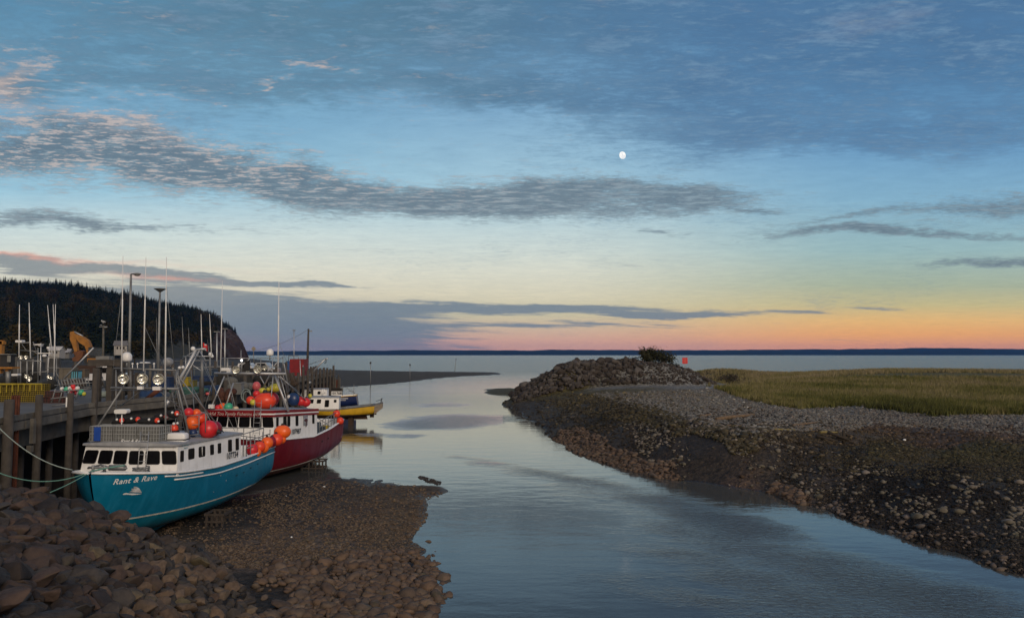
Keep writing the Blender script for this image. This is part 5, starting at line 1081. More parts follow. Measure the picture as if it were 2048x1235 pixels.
for px, py, d, rp, cl, lb, sq in ((530, 801, 51.6, 21, 'redorange', 'huge red orange float bag on the maroon boat roof', (1.05, .9, .78)), (544, 798, 52.6, 14, 'maroon', 'dark red float behind the huge red orange bag', (1, 1, 1)), (525, 781, 52.3, 7.5, 'yellow', 'yellow float on the left of the three above the float bag', (1, 1, .85)), (537, 778, 52.6, 5.5, 'yellow', 'smallest yellow float in the middle above the float bag', (1, 1, .8)), (550, 775, 52.6, 10, 'yellow', 'largest yellow float above the float bag', (1.1, 1, .9)),
                          (513, 787, 51.8, 7, 'red', 'red float at the upper left of the float bag', (1, 1, 1)), (501, 800, 51.8, 8.5, 'redorange', 'orange red float at the lower left of the float bag', (1, 1, 1)), (506, 804, 51.2, 6, 'yellow', 'yellow green float in front of the lower left red one', (1, 1, 1)), (602, 802, 55, 9.5, 'red', 'red float at the aft end of the maroon boat roof', (1, 1, 1)), (612, 804, 55.2, 9, 'red', 'right twin of the red floats aft on the maroon boat roof', (1, 1, 1)), (587, 798, 54.2, 12, 'blue', 'dark blue bag of floats aft on the maroon boat roof', (1, .9, 1.1)),
                          (436, 815, 51, 6, 'red', 'small red float at the front left of the maroon boat roof', (1, 1, 1)), (445, 812, 51.2, 7, 'orange', 'amber float left of the green one', (1, 1, 1)), (457, 813, 51, 9, 'green', 'sea green float on the front of the maroon boat roof', (1, 1, .9)), (471, 818, 50.9, 6.5, 'cream', 'cream float right of the green one', (1, 1, 1)),
                          (673, 827, 60.6, 7.5, 'redorange', 'upper red buoy hanging at the maroon boat stern', (1, 1, 1)), (680, 841, 60.8, 7.5, 'redorange', 'lower red buoy hanging at the maroon boat stern', (1, 1, 1)), (513, 772, 56, 8, 'pink', 'pale pink and red float hung on the wharf behind the maroon boat', (1, 1, 1.2))):
    buoy(px, py, d, rp, cl, lb, (0, 0, 1), sq)
for k, (px, py) in enumerate(((578, 793), (570, 800))): buoy(px, py, 54, 4, 'white', ('upper small white float beside the dark blue bag', 'lower small white float beside the dark blue bag')[k])
# ------------------------------------------------------------------ cradles
def cradle(px, py, d, w, h, label, z0=None):
    q = P(px, py, d); z0 = q.z if z0 is None else z0; t = empty('hull_cradle', (q.x, q.y, z0)); tag(t, label, 'cradle'); wd = mat('cradle_timber', (.045, .035, .028), .9, var=.4, scale=4)
    mb = MB()
    for a in (-1, -.33, .33, 1):
        for b_ in (-1, 1): mb.box((q.x + a * w / 2, q.y + b_ * .5, z0 + h / 2), (.1, .1, h))
    link('uprights', mb, wd, t); mb = MB()
    for z_ in (.06, h * .55, h): 
        for b_ in (-1, 1): mb.box((q.x, q.y + b_ * .56, z0 + z_), (w + .2, .03, .1))
    for a in (-1, 1): mb.box((q.x + a * (w / 2 + .08), q.y, z0 + .06), (.04, 1.3, .12)); mb.box((q.x + a * (w / 2 + .08), q.y, z0 + h), (.04, 1.2, .12))
    link('cross_beams', mb, wd, t)
q = P(436, 1046, 37); cradle(437, 1046, 37, .75, .75, 'timber grid cradle standing under the teal boat', .1)
cradle(628, 950, 56.5, 1.5, 1.15, 'weedy timber cradle in the shallows under the maroon boat', -.5)
# ------------------------------------------------------------------ yellow boat and the navy one behind
yel = mat('yellow_hull', (.55, .33, .015), .45, var=.15, scale=1.2, bump=.05, dirt=(.22, .14, .03), streaks=1)
B3 = Boat('fishing_boat', 'small yellow hulled boat with white cabin perched at the wharf end', (-16.9, 92.8), (-27.0, 91.2), 10.2, 1.9, ([0, .4, .7, 1], [2.35, 1.95, 1.95, 2.6]), ([0, .2, .5, .85, 1], [1.15, .9, .8, .9, 1.4]), (1.25, 1.25), floor=.35, p=3)
B3.gz = .6; B3.xr = 4.0
B3.hull(yel, mat('yellow_boat_bottom', (.10, .055, .035), .8, var=.4), mat('dark_line', (.05, .04, .03), .7), mat('yellow_boat_rail', (.10, .1, .095), .7), None, mat('work_deck', (.15, .155, .15), .8, var=.3))
B3.house(8.0, 4.2, 1.45, 1.5, (2.0, 1.95), (3.35, 3.3), sidew=[(.12, .5, .5, .68, False), (.36, .5, .5, .68, False), (.62, .5, .85, .5, False), (.88, .32, .34, .72, False)], nfront=4, over=.06)
g = MB(); g.M = B3.M; g.prism([(-.0, -1.75, 2.35), (-1.0, -1.75, 2.6), (-1.0, -1.75, 2.05), (.0, -1.75, 1.3)], (0, 3.5, 0)); link('stern_platform', g, mat('rusty_grey', (.2, .17, .13), .8, var=.4, dirt=(.25, .1, .03), dirtamt=.6), B3.t)
g = MB(); g.M = B3.M
for y in (-1.5, 1.5): g.tube([(-.8, y, 2.6), (-.8, y, 3.05)], .035, 6)
g.tube([(-.9, -1.5, 3.05), (-.9, 1.5, 3.05)], .035, 6); g.tube([(-.2, 1.5, 2.85), (-.9, 1.5, 3.1)], .03, 6); link('stern_gallows', g, black, B3.t)
g = MB(); g.M = B3.M; g.box((2.4, 0, 2.05), (2.0, 1.6, .22)); g.box((1.0, .6, 2.15), (.8, .9, .2)); link('hatch', g, mat('hatch_grey', (.2, .2, .19), .8), B3.t)
d = 91; c = P(673, 786, d); mb = MB(); mb.rrect(c, (1, 0, 0), (0, 0, 1), 21 / F * d, 8 / F * d, .05, -.05); nb = link('number_board', mb, whitep, B3.t)
tm = textmesh('101768', .42, 0, .01); mb = MB(); mb.add([c + Vector((v.x, -.03, v.y)) for v in tm[0]], tm[1]); link('board_number', mb, black, B3.t, recalc=False)
mb = MB(); mb.tube([P(645, 790, d), P(645, 778, d)], .12, 8); mb.tube([P(650, 787, d), P(648, 778, d)], .1, 8); link('stack_pipe', mb, whitep, B3.t)
buoy(620, 791, 90, 4, 'yellow', 'yellow drum shaped float on the white cabin roof at the wharf end', (0, 0, 1), (1, 1, 1.1))
mb = MB(); mb.box((-23.3, 92, .45), (.9, 1.2, 1.0)); mb.box((-19.6, 92, .4), (.55, .8, 1.3)); mb.box((-24.6, 92, .4), (1.2, 1.4, 1.3)); tag(rebase(link('hull_block', mb, mat('block_timber', (.05, .03, .02), .9)), (-22, 92, -.3)), 'dark timber blocks standing in the water under the yellow boat', 'blocks')
navy = mat('navy_hull', (.008, .02, .09), .4, var=.15)
B4 = Boat('fishing_boat', 'navy blue hull with a yellow rail behind the yellow boat', (-20.8, 101), (-30.5, 99.6), 9.5, 1.7, ([0, .4, .7, 1], [3.1, 2.85, 2.8, 3.2]), ([0, .2, .5, .85, 1], [1.6, 1.4, 1.3, 1.4, 1.8]), (1.75, 1.75), floor=.35, p=3)
B4.gz = .0; B4.xr = 3.5
B4.hull(navy, navy, mat('dark_line', (.05, .04, .03), .7), yel); B4.house(7.2, 3.8, 1.3, 1.35, (2.9, 2.85), (3.9, 3.9), nfront=4, over=.05, sidew=[(.3, .4, .4, .6, False), (.7, .4, .4, .6, False)])
mb = MB(); mb.M = B4.M
for x_ in (.3, 1.8): mb.tube([(x_, 1.4, 3.0), (x_, 1.4, 4.6 - x_ * .1)], .035, 6)
mb.tube([(.3, 1.4, 3.6), (1.8, 1.4, 4.4)], .03, 6); mb.tube([(.1, 1.5, 3.4), (1.0, 1.5, 3.8)], .04, 6); link('rail_posts', mb, alud, B4.t)
put_text('hull_mark', bars([(-.9, .08, 1.8, .12), (-.6, -.14, 1.2, .09)]), B4.pt(.2, 2.6, 1), (-1, 0, 0), (0, 0, 1), whitep, B4.t, B4.bvh, .02)
# ================================================================== the wharf
wood = mat('pile_timber', (.06, .052, .044), .9, var=.4, scale=3, bump=.5, dirt=(.03, .027, .022), dirtamt=.6, streaks=1)
woodl = mat('pale_timber', (.095, .088, .075), .9, var=.35, scale=2.5, bump=.5, dirt=(.05, .045, .035), dirtamt=.6, streaks=1)
deckm = mat('wharf_deck', (.11, .108, .102), .9, var=.25, scale=.8, bump=.4, dirt=(.06, .058, .055), dirtamt=.5)
capm = mat('wharf_cap', (.13, .12, .10), .9, var=.35, scale=1.5, bump=.5, dirt=(.06, .05, .04), dirtamt=.6)
darkw = mat('light_block_dark', (.022, .019, .016), .95, var=.4, scale=2)
rust = mat('rusty_steel', (.11, .035, .018), .9, var=.4, scale=5, bump=.3)
WL = [Vector((-19.4, 20)), Vector((-23.05, 41)), Vector((-21.3, 50)), Vector((-24.2, 75)), Vector((-28.2, 120))]
DZ = 5.6
def wx(y): return float(np.interp(y, [p.y for p in WL], [p.x for p in WL]))
wt_ = empty('wharf', (WL[1].x, WL[1].y, 0)); tag(wt_, 'long timber and concrete wharf on tall piles along the left side of the channel', 'wharf')
ysq = [20, 30, 41, 50, 62, 75, 90, 105, 120]
mb = MB()
for a, b_ in zip(ysq[:-1], ysq[1:]):
    xa, xb = wx(a), wx(b_); wa = 15 if a < 60 else 12
    mb.prism([(xa, a, DZ - .34), (xb, b_, DZ - .34), (xb - wa, b_, DZ - .34), (xa - wa, a, DZ - .34)], (0, 0, .34))
link('deck', mb, deckm, wt_)
mb = MB()
for a, b_ in zip(ysq[:-1], ysq[1:]):
    n = max(1, int((b_ - a) / 3.3))
    for k in range(n):
        y0 = a + (b_ - a) * k / n + .03; y1 = a + (b_ - a) * (k + 1) / n - .03; j = .015 * ((k * 7) % 3)
        mb.prism([(wx(y0) + .10 + j, y0, DZ - .40), (wx(y1) + .10 + j, y1, DZ - .40), (wx(y1) + .005, y1, DZ - .40), (wx(y0) + .005, y0, DZ - .40)], (0, 0, .36))
        mb.prism([(wx(y0) + .06, y0, DZ + .02), (wx(y1) + .06, y1, DZ + .02), (wx(y1) - .25, y1, DZ + .02), (wx(y0) - .25, y0, DZ + .02)], (0, 0, .24))
link('cap_beam', mb, capm, wt_)
mb = MB()
for a, b_ in zip(ysq[:-1], ysq[1:]):
    mb.prism([(wx(a) - .5, a, DZ - 1.3), (wx(b_) - .5, b_, DZ - 1.3), (wx(b_) - .9, b_, DZ - 1.3), (wx(a) - .9, a, DZ - 1.3)], (0, 0, .95))
link('girder', mb, woodl, wt_)
mb = MB()
for a, b_ in zip(ysq[:-1], ysq[1:]): mb.prism([(wx(a) - 4.5, a, -2), (wx(b_) - 4.5, b_, -2), (wx(b_) - 4.8, b_, -2), (wx(a) - 4.8, a, -2)], (0, 0, DZ + 1.5))
link('light_block_wall', mb, darkw, wt_)  # solid wall added behind the piles to block light under the deck
r = random.Random(4)
def pile(x, y, z0, z1, rr_, m=wood, par=wt_, nm='pile', lean=0):
    mb = MB(); mb.smooth = True; mb.tube([(x + lean, y, z0), (x + lean * .4 + r.uniform(-.03, .03), y, (z0 + z1) / 2), (x, y, z1 - .02), (x, y, z1)], [rr_ * 1.05, rr_, rr_ * .93, rr_ * .85], 10); return link(nm, mb, m, par)
for k, px in enumerate((15, 75, 138, 187, 229)):
    u = (px - 1024) / F; Yp = -15.5 / (.185 + u) if px < 200 else 45.0; x = u * Yp
    top = {15: 6.6, 75: 6.65, 138: 6.55, 187: 7.75, 229: 7.9}[px]; pile(x + .2, Yp, .2, top, .17 if px != 15 else .21)
y = 48.5
while y < 118: pile(wx(y) + .22, y, -1.2, DZ + r.uniform(.7, 1.5), .17); y += 3.1
y = 29.0
while y < 100: pile(wx(y) - 1.7, y + 1.4, -1, DZ - .35, .17, darkw if y > 50 else wood); y += 3.1 if y < 60 else 6
for px in (27, 36):
    q = P(px, 800, 33.2); mb = MB(); mb.box((q.x, q.y, 4.2), (.16, .05, 5.0)); mb.box((q.x, q.y - .07, 4.2), (.05, .1, 5.0)); mb.box((q.x, q.y + .07, 4.2), (.05, .1, 5.0)); link('rusty_beam', mb, rust, wt_)
mb = MB(); q = P(66, 852, 33.6); mb.box(q + Vector((0, 0, -.2)), (.16, .2, 1.1)); mb.box(P(60, 897, 33.6), (.2, .2, .3)); link('fender_block', mb, woodl, wt_)
# sheet piling of the wharf end
es = empty('wharf_end', (-29, 119, 0)); tag(es, 'row of tall weathered piles closing the far end of the wharf', 'piling')
for k in range(17):
    px = 632 + k * 3.0; q = P(px, 750, 118 + .1 * (k % 3)); pile(q.x, q.y, -1, 5.0 + r.uniform(-.5, .6) - (.4 if px < 640 else 0), .115, rust if k % 4 == 2 else (woodl if k % 3 else wood), es)
for px in (622, 628): q = P(px, 735, 112); pile(q.x, q.y, -1, 6.7, .19, wood, es, 'mooring_post')
mb = MB(); q = P(655, 790, 116.5); mb.box((q.x, q.y, 2.2), (4.6, .3, 1.4)); mb.box((q.x + 1.2, q.y - .1, 3.1), (2.4, .3, .5)); link('waling', mb, darkw, es)
# hoist frame of tall timbers
hf = empty('hoist_frame', tuple(P(205, 760, 44.0).xy) + (DZ,)); tag(hf, 'tall timber hoist frame standing on the wharf behind the teal boat', 'frame')
for px, py, w_, d in ((198, 733, .26, 44.2), (222, 722, .30, 44.0), (236, 718, .28, 45.5), (246, 724, .24, 46.5), (262, 735, .22, 47), (275, 745, .22, 47.4)):
    a = P(px, py, d); mb = MB(); mb.box((a.x, a.y, (DZ - .3 + a.z) / 2), (w_, w_, a.z - DZ + .3)); link('post', mb, wood, hf)
mb = MB(); a, b_ = P(178, 727, 43.9), P(243, 723, 43.9); mb.box((a + b_) / 2, ((b_ - a).x, .3, .36)); link('beam', mb, wood, hf)
mb = MB(); a, b_ = P(196, 716, 44.4), P(223, 714, 44.4); mb.box((a + b_) / 2, ((b_ - a).x, .5, .2)); mb.box(P(198, 722, 44.4), (.2, .2, .35)); mb.box(P(221, 721, 44.4), (.2, .2, .35)); link('top_bench', mb, alud, hf)
mb = MB(); mb.tube([P(322, 776, 47), P(292, 798, 47)], .16, 8, .12); mb.tube([P(292, 798, 47), P(291, 842, 47)], .14, 8); mb.tube([P(306, 790, 47), P(292, 812, 47)], .05, 6)
tag(rebase(link('timber_davit', mb, rust), P(291, 842, 47)), 'brown angled timber davit leaning behind the lamps of the teal boat', 'davit')
# yellow traps on the wharf
yt = trap_parts(.95, .55, .36, trapy, nety, 'yellow wire trap', 'yellow wire traps on the wharf'); first = True
base = P(0, 800, 46.5)
for ix in range(3):
    for iz in range(3):
        if ix == 0 and iz == 0: pass
        o = yt if first else dup(yt); first = False
        o.location = (base.x + .5 + ix * 1.0 + (.03 if iz else 0), base.y - ix * .1, DZ + .001 + iz * .37 + (0 if iz < 2 else .0)); o['label'] = f"yellow wire trap, {('bottom','middle','top')[iz]} tier, {('left','centre','right')[ix]} column of the yellow stack on the wharf"
mb = MB(); a, b_ = P(-10, 770, 46), P(84, 765, 46); mb.box((a + b_) / 2, ((b_ - a).x, .08, .09), mat=None)
for k in range(9): q = a.lerp(b_, k / 8); mb.box(q - Vector((0, 0, .25)), (.05, .05, .45))
tag(rebase(link('yellow_rail', mb, mat('yellow_paint', (.32, .25, .02), .6, var=.3)), (a.x, a.y, a.z - .5)), 'yellow steel rail running along the top of the trap stack', 'rail')
mt_ = trap_parts(.9, .5, .34, mat('trap_wire_maroon', (.09, .02, .02), .7, var=.4), mat('trap_netting_dark', (.03, .018, .015), .9), 'dark maroon wire trap', 'dark maroon traps on the wharf')
for k, (px, z) in enumerate(((101, 0), (118, 0), (108, .35))):
    q = P(px, 800, 45.5); o = mt_ if k == 0 else dup(mt_); o.location = (q.x, q.y, DZ + .002 + z); o.rotation_euler = (0, 0, .15 * k); o['label'] = ('dark maroon trap beside the yellow stack, bottom left', 'dark maroon trap beside the yellow stack, bottom right', 'dark maroon trap lying on top of the other two')[k]
for px, py, rp, cl, lb in ((124, 777, 4, 'white', 'white float at the left of the float heap on the wharf'), (133, 778, 5, 'green', 'dark green float beside the leftmost white one'), (140, 776, 4.5, 'white', 'white float in the middle of the wharf heap'), (146, 772, 4.5, 'red', 'red float topmost in the wharf heap'), (149, 778, 4.5, 'red', 'red float below the topmost one in the wharf heap'), (155, 776, 4.5, 'white', 'white float at the upper right of the wharf heap'), (162, 784, 6, 'green', 'large bright green float in the wharf heap'), (168, 787, 4, 'yellow', 'yellow float right of the bright green one'), (153, 786, 4, 'maroon', 'dark red float low in the wharf heap'), (141, 785, 4.5, 'maroon', 'second dark red float low in the wharf heap'), (216, 784, 4, 'yellow', 'yellow float on the end of the rope roll')):
    buoy(px, py, 44.5, rp, cl, lb)
mb = MB()
for k in range(24): q = P(190 + k * 1.1, 788, 44.6); mb.tube([q + Vector((0, math.cos(a) * .2, math.sin(a) * .17)) for a in np.linspace(0, 6.0, 9)], .045, 5)
tag(rebase(link('rope_roll', mb, ropem), P(202, 794, 44.6)), 'long roll of pale green rope lying on the wharf deck', 'rope')
# gangway rails and rack frames
mb = MB(); mb.smooth = True
for a in ((103, 804, 111, 777), (118, 804, 126, 777), (133, 800, 140, 776), (151, 798, 157, 780)): mb.tube([P(a[0], a[1], 42.5), P(a[2], a[3], 42.5)], .035, 6)
for a in ((101, 797, 157, 790), (103, 811, 157, 804), (100, 825, 149, 818), (108, 784, 182, 776), (109, 770, 186, 765)): mb.tube([P(a[0], a[1], 42.3), P(a[2], a[3], 42.8)], .03, 6)
tag(rebase(link('gangway_rail', mb, alud), P(110, 800, 42.5)), 'grey metal gangway rails at the wharf edge', 'rail')
rk = None
for k, (px, py, lb) in enumerate(((122, 758, 'leaning metal rack frame nearest the yellow stack'), (140, 755, 'leaning metal rack frame in the middle of the three'), (163, 754, 'leaning metal rack frame beside the tall post'), (192, 752, 'metal rack frame right of the tall post'))):
    mb = MB(); d = 46.5
    for j in range(4): mb.tube([P(px + j * 6, py + 22, d), P(px + j * 6 - 6, py, d)], .03, 6)
    mb.tube([P(px, py + 20, d), P(px + 18, py + 19, d)], .025, 6); mb.tube([P(px - 5, py + 3, d), P(px + 14, py + 2, d)], .025, 6); mb.tube([P(px - 3, py + 11, d), P(px + 16, py + 10, d)], .025, 6)
    tag(rebase(link('rack_frame', mb, alud), P(px, py + 22, d)), lb, 'rack', 'leaning rack frames on the wharf')
mb = MB(); mb.smooth = True; mb.tube([P(128, 757, 45), P(187, 695, 45)], .05, 7); tag(rebase(link('steel_boom', mb, alu), P(128, 757, 45)), 'pale steel boom slanting up in front of the excavator', 'boom')
sg = empty('depth_board', tuple(P(129, 795, 40).xy) + (5.6,)); tag(sg, 'small white board nailed to a wharf pile', 'board'); mb = MB(); u_ = (138 - 1024) / F; mb.box((u_ * 38.3 + .2 - .05, 38.3 - .2, 6.1), (.12, .03, .48)); link('board_face', mb, whitep, sg)
# boxes and gear on the deck
def boxy(name, px, py, d, w, h, dp, m, label, cat, lid=None):
    c = P(px, py, d); t = empty(name, (c.x, c.y, c.z - h / 2)); tag(t, label, cat); mb = MB(); mb.box(c, (w, dp, h)); link('shell', mb, m, t)
    mb = MB()
    for a in (-.5, -.17, .17, .5): mb.box((c.x + a * w * .96, c.y - dp / 2 - .012, c.z), (.05, .02, h * .9))
    mb.box((c.x, c.y - .01, c.z + h / 2 + .025), (w + .06, dp + .06, .05)); link('lid', mb, lid or m, t); return t
pl = lambda n, c: mat(n, c, .6, var=.25, scale=2, bump=.1, dirt=tuple(k * .4 for k in c), dirtamt=.5)
boxy('fish_tote', 153, 749, 52, .46, .5, .5, pl('tote_blue', (.10, .33, .42)), 'light blue plastic tote on the wharf below the excavator', 'tote', pl('tote_dark', (.02, .02, .02)))
boxy('plywood_crate', 137, 747, 53, .85, .75, .8, pl('ply_tan', (.13, .115, .09)), 'tan plywood crate left of the light blue tote', 'crate')
boxy('plywood_crate', 167, 748, 53.5, .5, .6, .6, pl('ply_brown', (.11, .085, .055)), 'brown crate right of the light blue tote', 'crate')
boxy('insulated_bin', 404, 745, 58, 2.0, .55, 1.2, pl('bin_blue_grey', (.035, .055, .085)), 'blue grey steel bin stacked on the wharf behind the slanting gantry', 'bin', pl('bin_grey', (.1, .12, .13)))
boxy('insulated_bin', 398, 757, 56.5, 1.8, .35, 1.0, pl('bin_navy', (.01, .03, .09)), 'navy blue bin under the blue grey steel one', 'bin')
boxy('insulated_bin', 372, 763, 54, .55, .6, .6, pl('bin_yellow', (.33, .25, .02)), 'yellow bin left of the navy one on the wharf', 'bin')
boxy('insulated_bin', 384, 768, 54.5, .5, .5, .6, pl('bin_olive', (.14, .12, .02)), 'olive yellow bin right of the yellow one on the wharf', 'bin')
boxy('insulated_bin', 326, 765, 52, 1.2, .7, .8, pl('bin_navy', (.01, .03, .09)), 'navy bin seen through the mast frame of the teal boat', 'bin')
boxy('insulated_bin', 302, 785, 50, 1.1, .5, .8, pl('bin_blue', (.015, .05, .14)), 'blue bin low behind the timber davit', 'bin')
boxy('insulated_bin', 425, 780, 55, .9, .6, .8, pl('bin_blue', (.015, .05, .14)), 'blue bin left of the maroon boat mast', 'bin')
boxy('insulated_bin', 268, 758, 50, .9, .6, .8, pl('bin_dark', (.05, .055, .06)), 'dark grey bin behind the left lamps of the teal boat', 'bin')
def netpile(px, py, d, w, h, m, label):
    c = P(px, py, d); mb = MB(); mb.smooth = True; q = random.Random(int(px))
    for k in range(7): mb.ell(c + Vector((q.uniform(-w, w) * .5, q.uniform(-.3, .3), q.uniform(-h, h) * .3)), (w * q.uniform(.2, .4), .35, h * q.uniform(.25, .45)), 12, 8)
    tag(rebase(link('net_pile', mb, m), c - Vector((0, 0, h / 2))), label, 'net')
netg = mat('net_green', (.05, .13, .11), .95, var=.5, scale=14, bump=1.0)
netpile(368, 783, 52, 1.4, .55, netg, 'heap of teal green netting on the wharf under the gantry')
netpile(400, 781, 53, .8, .5, netg, 'smaller heap of teal netting right of the big one')
netpile(352, 775, 53, .9, .5, mat('net_grey', (.12, .12, .11), .95, var=.5, scale=14, bump=1.0), 'grey net heap left of the teal netting')
netpile(450, 790, 54, 1.0, .9, mat('net_rust', (.10, .04, .025), .95, var=.5, scale=14, bump=1.0), 'rust coloured gear heap on the wharf behind the maroon boat')
netpile(478, 768, 60, 1.6, 1.0, mat('net_grey', (.12, .12, .11), .95), 'grey gear heap behind the maroon boat lamps')
buoy(415, 787, 53, 4, 'pink', 'coral red float lying on the wharf cap beyond the gantry', (0, 0, 1), (1, 1, .8), name='float_buoy')
boxy('ice_tub', 478, 777, 56, .55, .8, .6, pl('tub_grey', (.20, .2, .19)), 'grey tub standing among the posts behind the maroon boat', 'tub')
ring = MB(); c = P(492, 790, 54.5); ring.tube([c + Vector((math.cos(a) * .35, 0, math.sin(a) * .45)) for a in np.linspace(0, 6.28, 17)[:-1]], .035, 6, close=True); ring.tube([c + Vector((math.cos(a) * .28 + .1, -.1, math.sin(a) * .4 - .1)) for a in np.linspace(0, 6.28, 17)[:-1]], .035, 6, close=True)
tag(rebase(link('rope_coil', ring, ropem), c - Vector((0, 0, .5))), 'coil of pale rope hanging on a wharf post behind the maroon boat', 'rope')
# gantry of the teal boat's stern, flag, aerials
B1.rods([(338, 800, 45.2, 392, 699, 45.4, .10), (331, 812, 45.2, 338, 800, 45.2, .10), (346, 800, 46.0, 399, 700, 46.2, .06), (392, 699, 45.4, 411, 697, 45.4, .07), (399, 701, 46.2, 412, 722, 46.2, .04), (380, 726, 45.4, 404, 742, 45.4, .03), (365, 716, 45.6, 392, 700, 45.4, .025), (366, 712, 46, 420, 712, 46, .03), (370, 742, 46, 372, 712, 46, .025)], alu, 'stern_gantry')
B1.rods([(404, 710, 46.4, 404, 775, 46.4, .09), (420, 712, 46.2, 420, 750, 46.2, .05)], alud, 'gantry_post')
mb = MB(); mb.ell(P(386, 697, 45.4), .14, 10, 7); mb.ell(P(359, 735, 46), .1, 10, 7); mb.ell(P(366, 734, 46), .1, 10, 7); link('gantry_lamp', mb, whitep, B1.t)
# flag on the boat
fl = empty('flag', P(405, 705, 60)); tag(fl, 'small red and white flag with a maple leaf flying from an aerial', 'flag')
def flagquad(u0, u1, m, nm, par, off=0):
    mb = MB(); rows = []
    for k in range(7):
        u = u0 + (u1 - u0) * k / 6; rows.append([P(406 + u * 9, 684 + u * 6 + v * 13 + math.sin(u * 6) * .6, 60 - off + math.sin(u * 7) * .12) for v in (0, .5, 1)])
    mb.grid(rows); return link(nm, mb, m, par, recalc=False)
fr_ = mat('flag_red', (.6, .02, .02), .8, bump=0); fw_ = mat('flag_white', (.7, .7, .7), .8, bump=0)
flagquad(0, .28, fr_, 'red_band', fl); wf_ = flagquad(.28, .72, fw_, 'white_band', fl); flagquad(.72, 1, fr_, 'red_band', fl)
mb = MB(); c = P(410.4, 693.5, 59.7); lf = [(0, .16), (.04, .08), (.10, .10), (.08, .02), (.15, -.03), (.05, -.07), (.02, -.08), (.02, -.16), (-.02, -.16), (-.02, -.08), (-.05, -.07), (-.15, -.03), (-.08, .02), (-.10, .10), (-.04, .08)]
mb.add([c + Vector((a, 0, b)) for a, b in lf], [tuple(range(len(lf)))]); link('maple_leaf', mb, fr_, wf_)
# ------------------------------------------------------------------ lamp posts, poles
def lamp1(px0, py0, px1, py1, d, r0, label, kind):
    a, b_ = P(px0, py0, d), P(px1, py1, d); a.z = DZ; t = empty('street_lamp', a); tag(t, label, 'street lamp'); mb = MB(); mb.smooth = True; mb.tube([a, b_], r0, 10, r0 * .65); link('pole', mb, alud, t)
    mb = MB(); mb.smooth = True
    if kind == 'cobra':
        mb.tube([b_, b_ + Vector((.25, 0, .03))], .05, 6); mb.ell(b_ + Vector((.48, 0, 0)), (.34, .14, .10), 12, 8); mb.ell(b_ + Vector((.5, 0, -.08)), (.22, .12, .08), 12, 8)
    else:
        mb.lathe(b_, (0, 0, 1), [(-.05, .1), (.1, .3), (.25, .55), (.3, .6), (.36, .1), (.36, 0)], 18)
    link('lamp_head', mb, mat('lamp_grey', (.12, .12, .115), .6), t)
lamp1(258, 760, 262, 548, 60, .13, 'tall grey lamp post with a cobra head between the whip aerials', 'cobra')
lamp1(316, 755, 320, 583, 75, .14, 'lamp post with a flat round head right of the cobra head one', 'disc')
for px, y0, y1, d, lb in ((434, 663, 740, 85, 'thin mast with a small flat top left of the tall aerial'), (450, 657, 740, 85, 'thin mast with a small flat top right of the tall aerial'), (588, 660, 745, 110, 'thin mast with a flat top left of the utility pole')):
    a, b_ = P(px, y1, d), P(px, y0, d); a.z = DZ; t = empty('light_mast', a); tag(t, lb, 'mast'); mb = MB(); mb.tube([a, b_], .10 if px < 500 else .07, 7, .06); link('pole', mb, alu, t); mb = MB(); mb.box(b_, (.6 if px < 500 else .4, .3, .1)); link('lamp_head', mb, alud, t)
a, b_ = P(614, 760, 112), P(617, 657, 112); a.z = DZ; t = empty('utility_pole', a); tag(t, 'dark wooden utility pole near the end of the wharf', 'pole'); mb = MB(); mb.smooth = True; mb.tube([a, b_], .20, 9, .13); link('pole', mb, wood, t)
mb = MB(); mb.tube([P(617, 661, 112), P(623, 661, 112)], .05, 6); mb.box(P(622, 662, 112), (.3, .2, .15)); link('lamp_arm', mb, alud, t)
mb = MB(); mb.tube([P(616, 659, 112).lerp(P(440, 700, 112), q) - Vector((0, 0, 1.3 * 4 * q * (1 - q))) for q in np.linspace(0, 1, 14)], .025, 4)
tag(rebase(link('overhead_wire', mb, black), P(616, 659, 112)), 'sagging overhead wire running left from the utility pole', 'wire')
a, b_ = P(206, 760, 100), P(207, 650, 100); a.z = 4.2; t = empty('utility_pole', a); tag(t, 'weathered pole with a short crossbar and a gull on top', 'pole'); mb = MB(); mb.smooth = True; mb.tube([a, b_], .17, 9, .12); link('pole', mb, woodl, t)
mb = MB(); mb.box(P(207, 653, 100), (1.1, .1, .12)); mb.ell(P(211, 654, 99.8), (.26, .15, .12), 10, 7); mb.ell(P(202, 650, 99.8), (.16, .12, .08), 10, 7); link('crossbar', mb, alud, t)
c = P(206.5, 643, 100); g_ = empty('seagull', c - Vector((0, 0, .22))); tag(g_, 'white gull perched on top of the weathered pole', 'gull')
mb = MB(); mb.smooth = True; Q_ = Matrix.Rotation(.35, 3, 'Y'); mb.ell(c, (.24, .11, .12), 14, 9, Q_); mb.ell(c + Vector((-.2, 0, .13)), .075, 10, 8); mb.tube([c + Vector((-.26, 0, .12)), c + Vector((-.34, 0, .10))], .02, 5, .006); mb.tube([c + Vector((0, .03, -.1)), c + Vector((0, .03, -.24))], .012, 4); mb.tube([c + Vector((0, -.03, -.1)), c + Vector((0, -.03, -.24))], .012, 4); link('body', mb, whitep, g_)
mb = MB(); mb.smooth = True
for y in (-.1, .1): mb.ell(c + Vector((.06, y, .02)), (.26, .03, .08), 12, 7, Q_)
link('wings', mb, mat('gull_grey', (.3, .31, .32), .7), g_)
